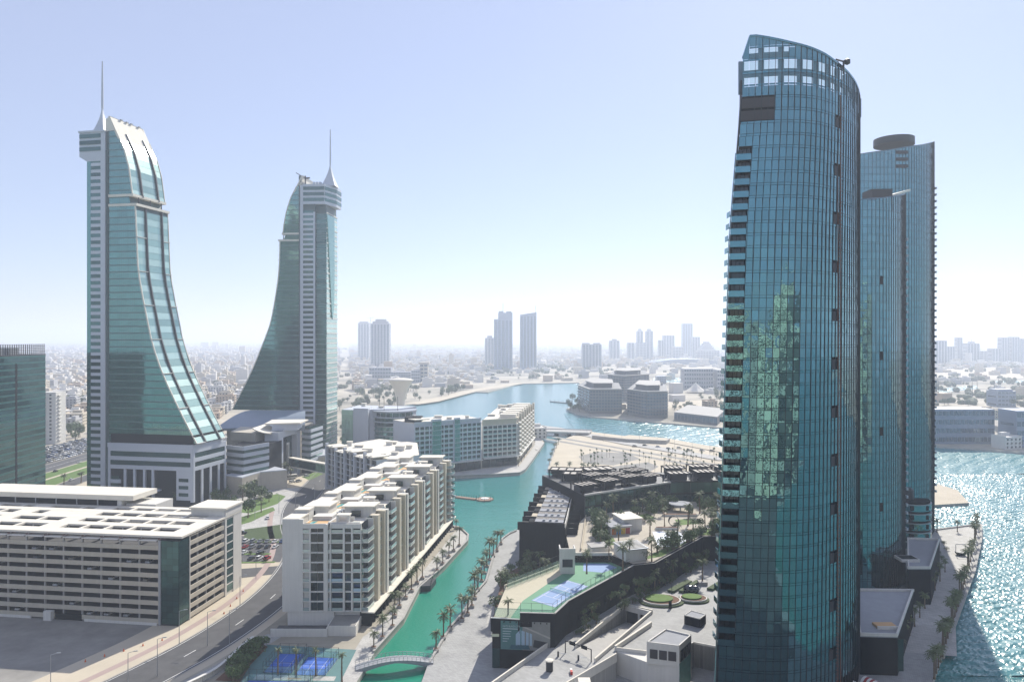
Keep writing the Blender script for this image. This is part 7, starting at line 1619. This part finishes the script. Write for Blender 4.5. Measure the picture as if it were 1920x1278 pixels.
for sx in (-3.8, 3.8):
    for sy in (-1.1, 1.1): mk('wheel', MB().tube((0, -.15, 0), (0, .15, 0), .5, n=10).mesh('bus_wheel', m_dark), t, (sx, sy, .5))
# street lamps
lp_ = MB().tube((0, 0, 0), (0, 0, 11), .13, .08, 6).mesh('lamp_pole', m_steel); la = MB().tube((0, 0, 11), (1.6, 0, 11.3), .06, n=5).mesh('lamp_arm', m_steel); lh = MB().box(1.4, 2.5, -.18, .18, 11.22, 11.4).mesh('lamp_head', m_steel)
def lamp(label, x, y, a, z=0, s=1.0, group='street lamps on the main road'):
    t = mk('street_lamp', None, None, (x, y, z), a, label, 'street lamp', group); t.scale = (s,) * 3; mk('pole', lp_, t); mk('arm', la, t); mk('head', lh, t)
for i, (px, py) in enumerate(((295, 1267), (389, 1210), (336, 1208), (430, 1207), (450, 1135), (95, 1300), (240, 1296), (480, 1085))): x, y = G2(px, py); lamp(f'{ordinal(i)} grey street lamp on the sandy verge before the car park', x, y, .3)
for i, (px, py) in enumerate(((523, 962), (478, 975), (609, 925), (590, 940), (554, 955))): x, y = G2(px, py); lamp(f'{ordinal(i)} lamp on the road curve by the office lawns', x, y, 2.6, group='lamps on the road curve')
for i in range(9): k = G2(1100 + i * 33, 815 + i * 5.5); lamp(f'{ordinal(i)} lamp along the sandy causeway road', k[0], k[1], 1.2, group='lamps along the causeway')
for i in range(9): x, y = G2(160 + i * 36 if i < 5 else 420 + (i - 5) * 12, 1240 - i * 10 if i < 5 else 1150 - (i - 5) * 14); t = thing('traffic_cone', f'{ordinal(i)} small orange cone along the sandy verge', 'cone', (x, y), group='cones on the verge'); MB().tube((0, 0, 0), (0, 0, .9), .3, .05, 8).build('cone_body', mat('orange_plastic', (.6, .12, .03), .5), t)
# white baluster wall beside the road
bw = smooth([G2(330, 1300), G2(405, 1262), G2(450, 1222), G2(475, 1202)], 6); O = bw[0]; t = thing('baluster_wall', 'low white wall of slanted posts between road and hedge', 'wall', O)
for p, q in zip(bw, bw[1:]):
    MB().prism([(x - O[0], y - O[1]) for x, y in strip(p, q, 1.0)], 1.5, 1.8).build('top_rail', m_white, t)
    for k in range(3): x, y = lerp2(p, q, (k + .5) / 3); bx('post', m_white, x - O[0] - .15, x - O[0] + .15, y - O[1] - .5, y - O[1] + .5, 0, 1.5, t)
road('footway', [(-103, 196), (-88, 228), (-80, 252)], 6, .02, m_pave2)
# blue courts
def bcourt(label, quad, z=.05):
    struct('blue_court', quad, z, m_blue); A, B2_, C2, D2 = quad
    for p, q in ((lerp2(A, D2, .5), lerp2(B2_, C2, .5)), (A, B2_), (B2_, C2), (C2, D2), (D2, A), (lerp2(A, B2_, .3), lerp2(D2, C2, .3)), (lerp2(A, B2_, .7), lerp2(D2, C2, .7))): struct('court_line', strip(lerp2(p, q, .04), lerp2(p, q, .96), .08), z + .01, m_line)
    post_fence('glass_fence', label, [A, B2_, C2, D2, A], 0, 3.4, m_metal, 2.2, g_thin, (.05, .6, 1.0), r=.05)
struct('court_base', [(-84, 208), (-50, 206), (-50, 240), (-80, 244)], .03, mat('court_artificial_grass', (.10, .20, .20), .9, .15, .5))
bcourt('glass and mesh fence round the shaded left blue court', [(-74.5, 223.5), (-65.8, 223), (-65.0, 236.5), (-73.5, 237)]); bcourt('glass and mesh fence round the half-lit middle blue court', [(-64.6, 221.8), (-55.4, 221.6), (-54.2, 233.6), (-64.0, 234.6)]); bcourt('glass and mesh fence round the blue court at the picture bottom', [(-78, 206), (-58, 205), (-58, 217.5), (-77, 218.5)])
struct('path_strip', [(-76, 219), (-52, 218.2), (-52, 221), (-76, 222.4)], .045, m_pave); struct('orange_kerb', [(-66, 219.2), (-62, 219.1), (-62, 220), (-66, 220.2)], .055, m_orange)
# west promenade, quay rims and railings
wp = [G2(*p) for p in west_px]
struct('west_promenade', [(-52, 212), (-50, 250), (-46, 262), (-28, 398), (-38, 404), (-42, 425), (-62, 445)] + wp[::-1], .02, m_pave)
struct('far_quay_paving', [G2(838, 892), G2(930, 888), G2(975, 885), G2(985, 880), G2(998, 863), G2(1020, 831), (22, 790), (22, 706), (6, 588), (-24, 572), (-72, 538)], .02, m_pave)
def rim(label, pts, h=.55, th=.7, m=m_quay, z=0, name='quay_rim'): return wall_line(name, pts, z - .6, z + h, th, m, label, 'quay wall', cap=m_conc if m is m_quay else None)
rim('low concrete rim along the west canal quay', wp[1:-1], .5, .6); rim('low concrete rim along the east canal quay', [G2(*p) for p in east_px][1:], .45, -.6)
post_fence('railing', 'white railing along the east canal quay', [(p[0] + .9, p[1]) for p in [G2(*p) for p in east_px][1:]], 0.4, 1.1, m_white, 2.2, None, (.5, 1.0), 'railing', r=.05)
rim('low concrete rim of the far quay below the apartments', [G2(*p) for p in ((838, 893), (930, 889), (975, 886), (985, 880), (998, 863), (1021, 830))], .4, .8); rim('low concrete rim at the corner of the sandy island', [G2(1045, 826), G2(1027, 880), G2(1100, 896), (60, 540)], .4, .8)
rim('stone rim of the eastern sea front', [G2(*p) for p in ((1752, 994), (1838, 983), (1838, 1010), (1825, 1070), (1795, 1150), (1765, 1230))], .4, .8)
struct('sea_front_terrace', [(198, 378), G2(1836, 986), G2(1834, 1010), G2(1821, 1070), G2(1791, 1150), (140, 235), (118, 240), (165, 300)], .03, m_pave)
for i in range(12): x, y = G2(960 + (1 - i / 12) * 0 + 810 + (i % 2) * 9 - i * 4.5, 1022 + i * 9); tree('clipped shrub along the wall of the sea-front terrace', x, y, 0, .8, 'shrubs on the sea-front terrace', bush=True)
x, y = G2(1801, 1040); t = thing('garden_boat', 'dark boat-shaped planter with a hoop on the sea-front terrace', 'planter', (x, y)); MB().lathe([(1.2, 0), (2.2, .8), (2.4, 1.6)], 0, 0, 14).build('hull', m_metal, t); m = MB(); m.tube((-2.2, 0, 1.4), (-2.2, 0, 5), .14); m.tube((2.2, 0, 1.4), (2.2, 0, 5), .14); m.tube((-2.2, 0, 5), (2.2, 0, 5), .14); m.build('hoop', m_steel, t)
# landing stage, floating jetty
t = thing('landing_stage', 'dark landing stage set into the west canal quay', 'dock', (-37, 304)); MB().prism([(-1, -4), (4.2, -3), (5.5, 6), (1.5, 6)], -1.8, .4).build('deck', m_metal, t); post_fence  # noqa
for k in range(4): bx('post', m_metal, 4, 4.2, -3 + k * 2.8, -2.8 + k * 2.8, .4, 1.5, t)
jx = lambda px, py: G2(px, py, -1.2); p0, p1, p2 = jx(836, 924), jx(856, 930.5), jx(893, 935); JT = thing('floating_jetty', 'brown floating jetty with posts and eight-sided end platform in the basin', 'jetty', p1)
jl = lambda p: (p[0] - p1[0], p[1] - p1[1]); m_deck = mat('jetty_planks', (.30, .20, .15), .85, .2, 2)
MB().prism([jl(q) for q in strip(p0, p1, 1.6)], -1.0, -.8).build('gangway', m_steel, JT); MB().prism([jl(q) for q in strip(p1, p2, 3.2)], -1.9, -1.0).build('walkway', m_deck, JT); c = jl(jx(909, 935))
MB().lathe([(5.6, -1.9), (5.6, -1.0)], c[0], c[1], 8).build('platform', m_deck, JT); MB().lathe([(2.6, -.98), (2.6, -.6)], c[0], c[1], 8).build('seat_ring', m_line, JT)
for k in range(9):
    x, y = lerp2(jl(p1), jl(p2), k / 8); bx('post', m_metal, x - .1, x + .1, y + 1.3, y + 1.5, -1.9, .8, JT)
    a = k * .785; bx('post', m_metal, c[0] + 5.2 * math.cos(a) - .1, c[0] + 5.2 * math.cos(a) + .1, c[1] + 5.2 * math.sin(a) - .1, c[1] + 5.2 * math.sin(a) + .1, -1.9, .9, JT)
x, y = G2(1006, 845, -1.5); t = thing('pontoon', 'grey pontoon moored at the far quay', 'pontoon', (x, y)); MB().prism([(-2.5, -9), (2.5, -9), (4.5, 10), (0, 10)], -1.9, -.7).build('float', m_conc, t); bx('locker', m_white, -1, 1, -4, 2, -.7, .6, t)
p0, p1 = G2(1032, 752, -1), G2(1072, 756, -1); t = thing('timber_pier', 'thin dark pier reaching out from the island tip', 'pier', p1); MB().prism([(q[0] - p1[0], q[1] - p1[1]) for q in strip(p0, p1, 2.5)], -1.9, -.6).build('deck', m_metal, t)
for k in range(6): x, y = lerp2(p0, p1, k / 5); bx('post', m_metal, x - p1[0] - .3, x - p1[0] + .3, y - p1[1] - .3, y - p1[1] + .3, -2, 2.2, t)
# arched footbridge at the picture bottom
A_, E_ = Vector((-47.5, 226.5, .3)), Vector((-24.6, 231.5, .3)); FBR = thing('arched_footbridge', 'arched grey footbridge with curved railings over the green canal', 'footbridge', (A_.x, A_.y)); dv = (E_ - A_); L_ = dv.length; n_ = Vector((-dv.y, dv.x, 0)) / L_; N = 18
def arch(t): return Vector((dv.x * t, dv.y * t, .3 + 1.7 * math.sin(math.pi * t)))
V = []
for k in range(N + 1):
    p = arch(k / N); V += [p - n_ * 2, p + n_ * 2, p + n_ * 2 + Vector((0, 0, -.7 - .9 * abs(2 * k / N - 1))), p - n_ * 2 + Vector((0, 0, -.7 - .9 * abs(2 * k / N - 1)))]
MB().add(V, [(k * 4 + j, k * 4 + (j + 1) % 4, k * 4 + 4 + (j + 1) % 4, k * 4 + 4 + j) for k in range(N) for j in range(4)]).build('deck', m_podroof, FBR)
for sg in (-1, 1):
    m = MB()
    for k in range(N): m.tube(arch(k / N) + n_ * 1.95 * sg + Vector((0, 0, 1.15)), arch((k + 1) / N) + n_ * 1.95 * sg + Vector((0, 0, 1.15)), .07, n=4); m.tube(arch(k / N) + n_ * 1.95 * sg + Vector((0, 0, .6)), arch((k + 1) / N) + n_ * 1.95 * sg + Vector((0, 0, .6)), .04, n=4)
    m.build('handrail', m_steel, FBR)
    for k in range(0, N + 1): p = arch(k / N) + n_ * 1.95 * sg; bx('baluster', m_steel, p.x - .05, p.x + .05, p.y - .05, p.y + .05, p.z, p.z + 1.15, FBR)
# causeway road, bridge over the canal mouth, sandy island
road('causeway_road', [(-60, 905), (10, 870), G2(1040, 803), G2(1100, 815), G2(1180, 832), G2(1260, 845), G2(1360, 862)], 16, .5, m_conc)
for off, nm in ((-26, 'sand_track'), (-42, 'gravel_track')): road(nm, [G2(1075, 815), G2(1180, 832), G2(1260, 845), G2(1360, 862), (260, 560)], 7, .03, m_lot, off)
BR = thing('road_bridge', 'low concrete road bridge over the canal mouth', 'bridge', G2(1040, 812)); w_ = Wall(BR, (-22, -4), (34, -18)); w_.box('deck', m_conc, 0, w_.L, -26, 0, 1.2, 2.2); w_.box('parapet', m_white, 0, w_.L, -.4, .05, 2.2, 3.1); w_.box('parapet', m_white, 0, w_.L, -26, -25.6, 2.2, 3.1)
for k in range(4): w_.box('pier', m_conc, 8 + k * 13, 9.2 + k * 13, -25, -1, -2, 1.2)
t = wall_line('embankment_wall', [G2(1110, 822), G2(1175, 829), G2(1250, 832), G2(1256, 828)], 0, 3.2, 1.0, m_quay, 'long dark embankment wall on the sandy island', cap=m_conc)
struct('mound_of_spoil', [G2(1130, 826), G2(1250, 829), G2(1360, 850), G2(1360, 842), G2(1250, 822), G2(1180, 816)], .6, m_sand, 0)
for nm, p in (('bare_soil_plot', ((1085, 855), (1120, 846), (1180, 850), (1200, 860), (1150, 872), (1095, 868))), ('bare_soil_plot', ((1150, 874), (1215, 866), (1235, 874), (1215, 886), (1160, 888), (1120, 884)))): struct(nm, [G2(*q) for q in p], .03, m_lot)
sap = MB().tube((0, 0, 0), (0, 0, 4.6), .12, n=4).mesh('sapling_stem', m_trunk); sac = MB(); 
for k in range(26): a = k * 2.4; r_ = .7 * (k % 3 + 1) / 3; sac.add([(r_ * math.cos(a), r_ * math.sin(a), 4 + k * .05), (r_ * math.cos(a) + .35, r_ * math.sin(a), 4.3 + k * .05), (r_ * math.cos(a), r_ * math.sin(a) + .35, 4.5 + k * .05)], [(0, 1, 2)])
sac = sac.mesh('sapling_leaves', m_leaf)
for k in range(95):
    px, py = (crn.uniform(1088, 1345), crn.uniform(850, 886)); x, y = G2(px, py); t = mk('sapling', None, None, (x, y, 0), 0, 'staked young sapling in the bare planting plots of the sandy island', 'sapling', 'saplings on the sandy island'); t.scale = (1, 1, crn.uniform(.7, 1.3)); mk('stem', sap, t); mk('leaves', sac, t)
for k in range(8): x, y = G2(1190 + k * 21 + crn.uniform(-4, 4), 836 + k * 1.6 + crn.uniform(-2, 2)); ci = crn.choice([0, 1, 2]); car(f'{CARN[ci]} vehicle parked on the causeway, {ordinal(k)} from the bridge', x, y, -.25, ci, 'suv', group='vehicles on the causeway', full=False)
# far tracks and shallow pools on the flats to the right
struct('tidal_pool', [G2(*p) for p in ((1757, 728), (1830, 722), (1835, 728), (1760, 737))], .1, m_sea); struct('tidal_pool', [G2(*p) for p in ((1865, 714), (1960, 712), (1960, 718), (1868, 717))], .1, m_sea); struct('tidal_pool', [G2(*p) for p in ((1866, 772), (1905, 774), (1905, 790), (1866, 796))], .1, m_sea); struct('tidal_pool', [G2(*p) for p in ((1225, 708), (1290, 708), (1290, 716), (1222, 717))], .1, m_sea)
struct('pale_flat', [G2(*p) for p in ((1250, 752), (1364, 748), (1364, 764), (1256, 768))], .1, m_sand); struct('pale_flat', [G2(*p) for p in ((1754, 690), (1960, 690), (1960, 708), (1754, 712))], .1, m_sand)
road('shore_highway', [G2(700, 722), G2(800, 716), G2(900, 706), G2(1000, 704), G2(1100, 706), G2(1220, 700)], 26, .2, m_asph); road('shore_beach', [G2(769, 757), G2(806, 752), G2(881, 733), G2(974, 718), G2(1084, 716)], 30, .15, m_sand)
for k in range(5): x, y = G2((1823, 1832, 1864, 1872, 1760)[k], (744, 736, 740, 730, 742)[k]); t = thing('pylon', f'thin dark mast on the right-hand flats, {ordinal(k)} from the tower', 'mast', (x, y), group='masts on the right-hand flats'); MB().tube((0, 0, 0), (0, 0, 26), .7, .3, 5).build('mast', m_metal, t)
for k in range(6): x, y = G2(1878 + k * 8, 806 + (k % 2) * 4); t = thing('villa', f'small gabled villa with pale roof between the quay blocks, {ordinal(k)} in line', 'house', (x, y), group='gabled villas between the quay blocks'); MB().box(-5, 5, 0, 10, 0, 6).build('walls', m_h[2], t); MB().add([(-6, -1, 6), (6, -1, 6), (0, -1, 10), (-6, 11, 6), (6, 11, 6), (0, 11, 10)], [(0, 1, 2), (3, 5, 4), (0, 2, 5, 3), (1, 4, 5, 2)]).build('roof', m_stone, t)
# rowboats and people on the quay
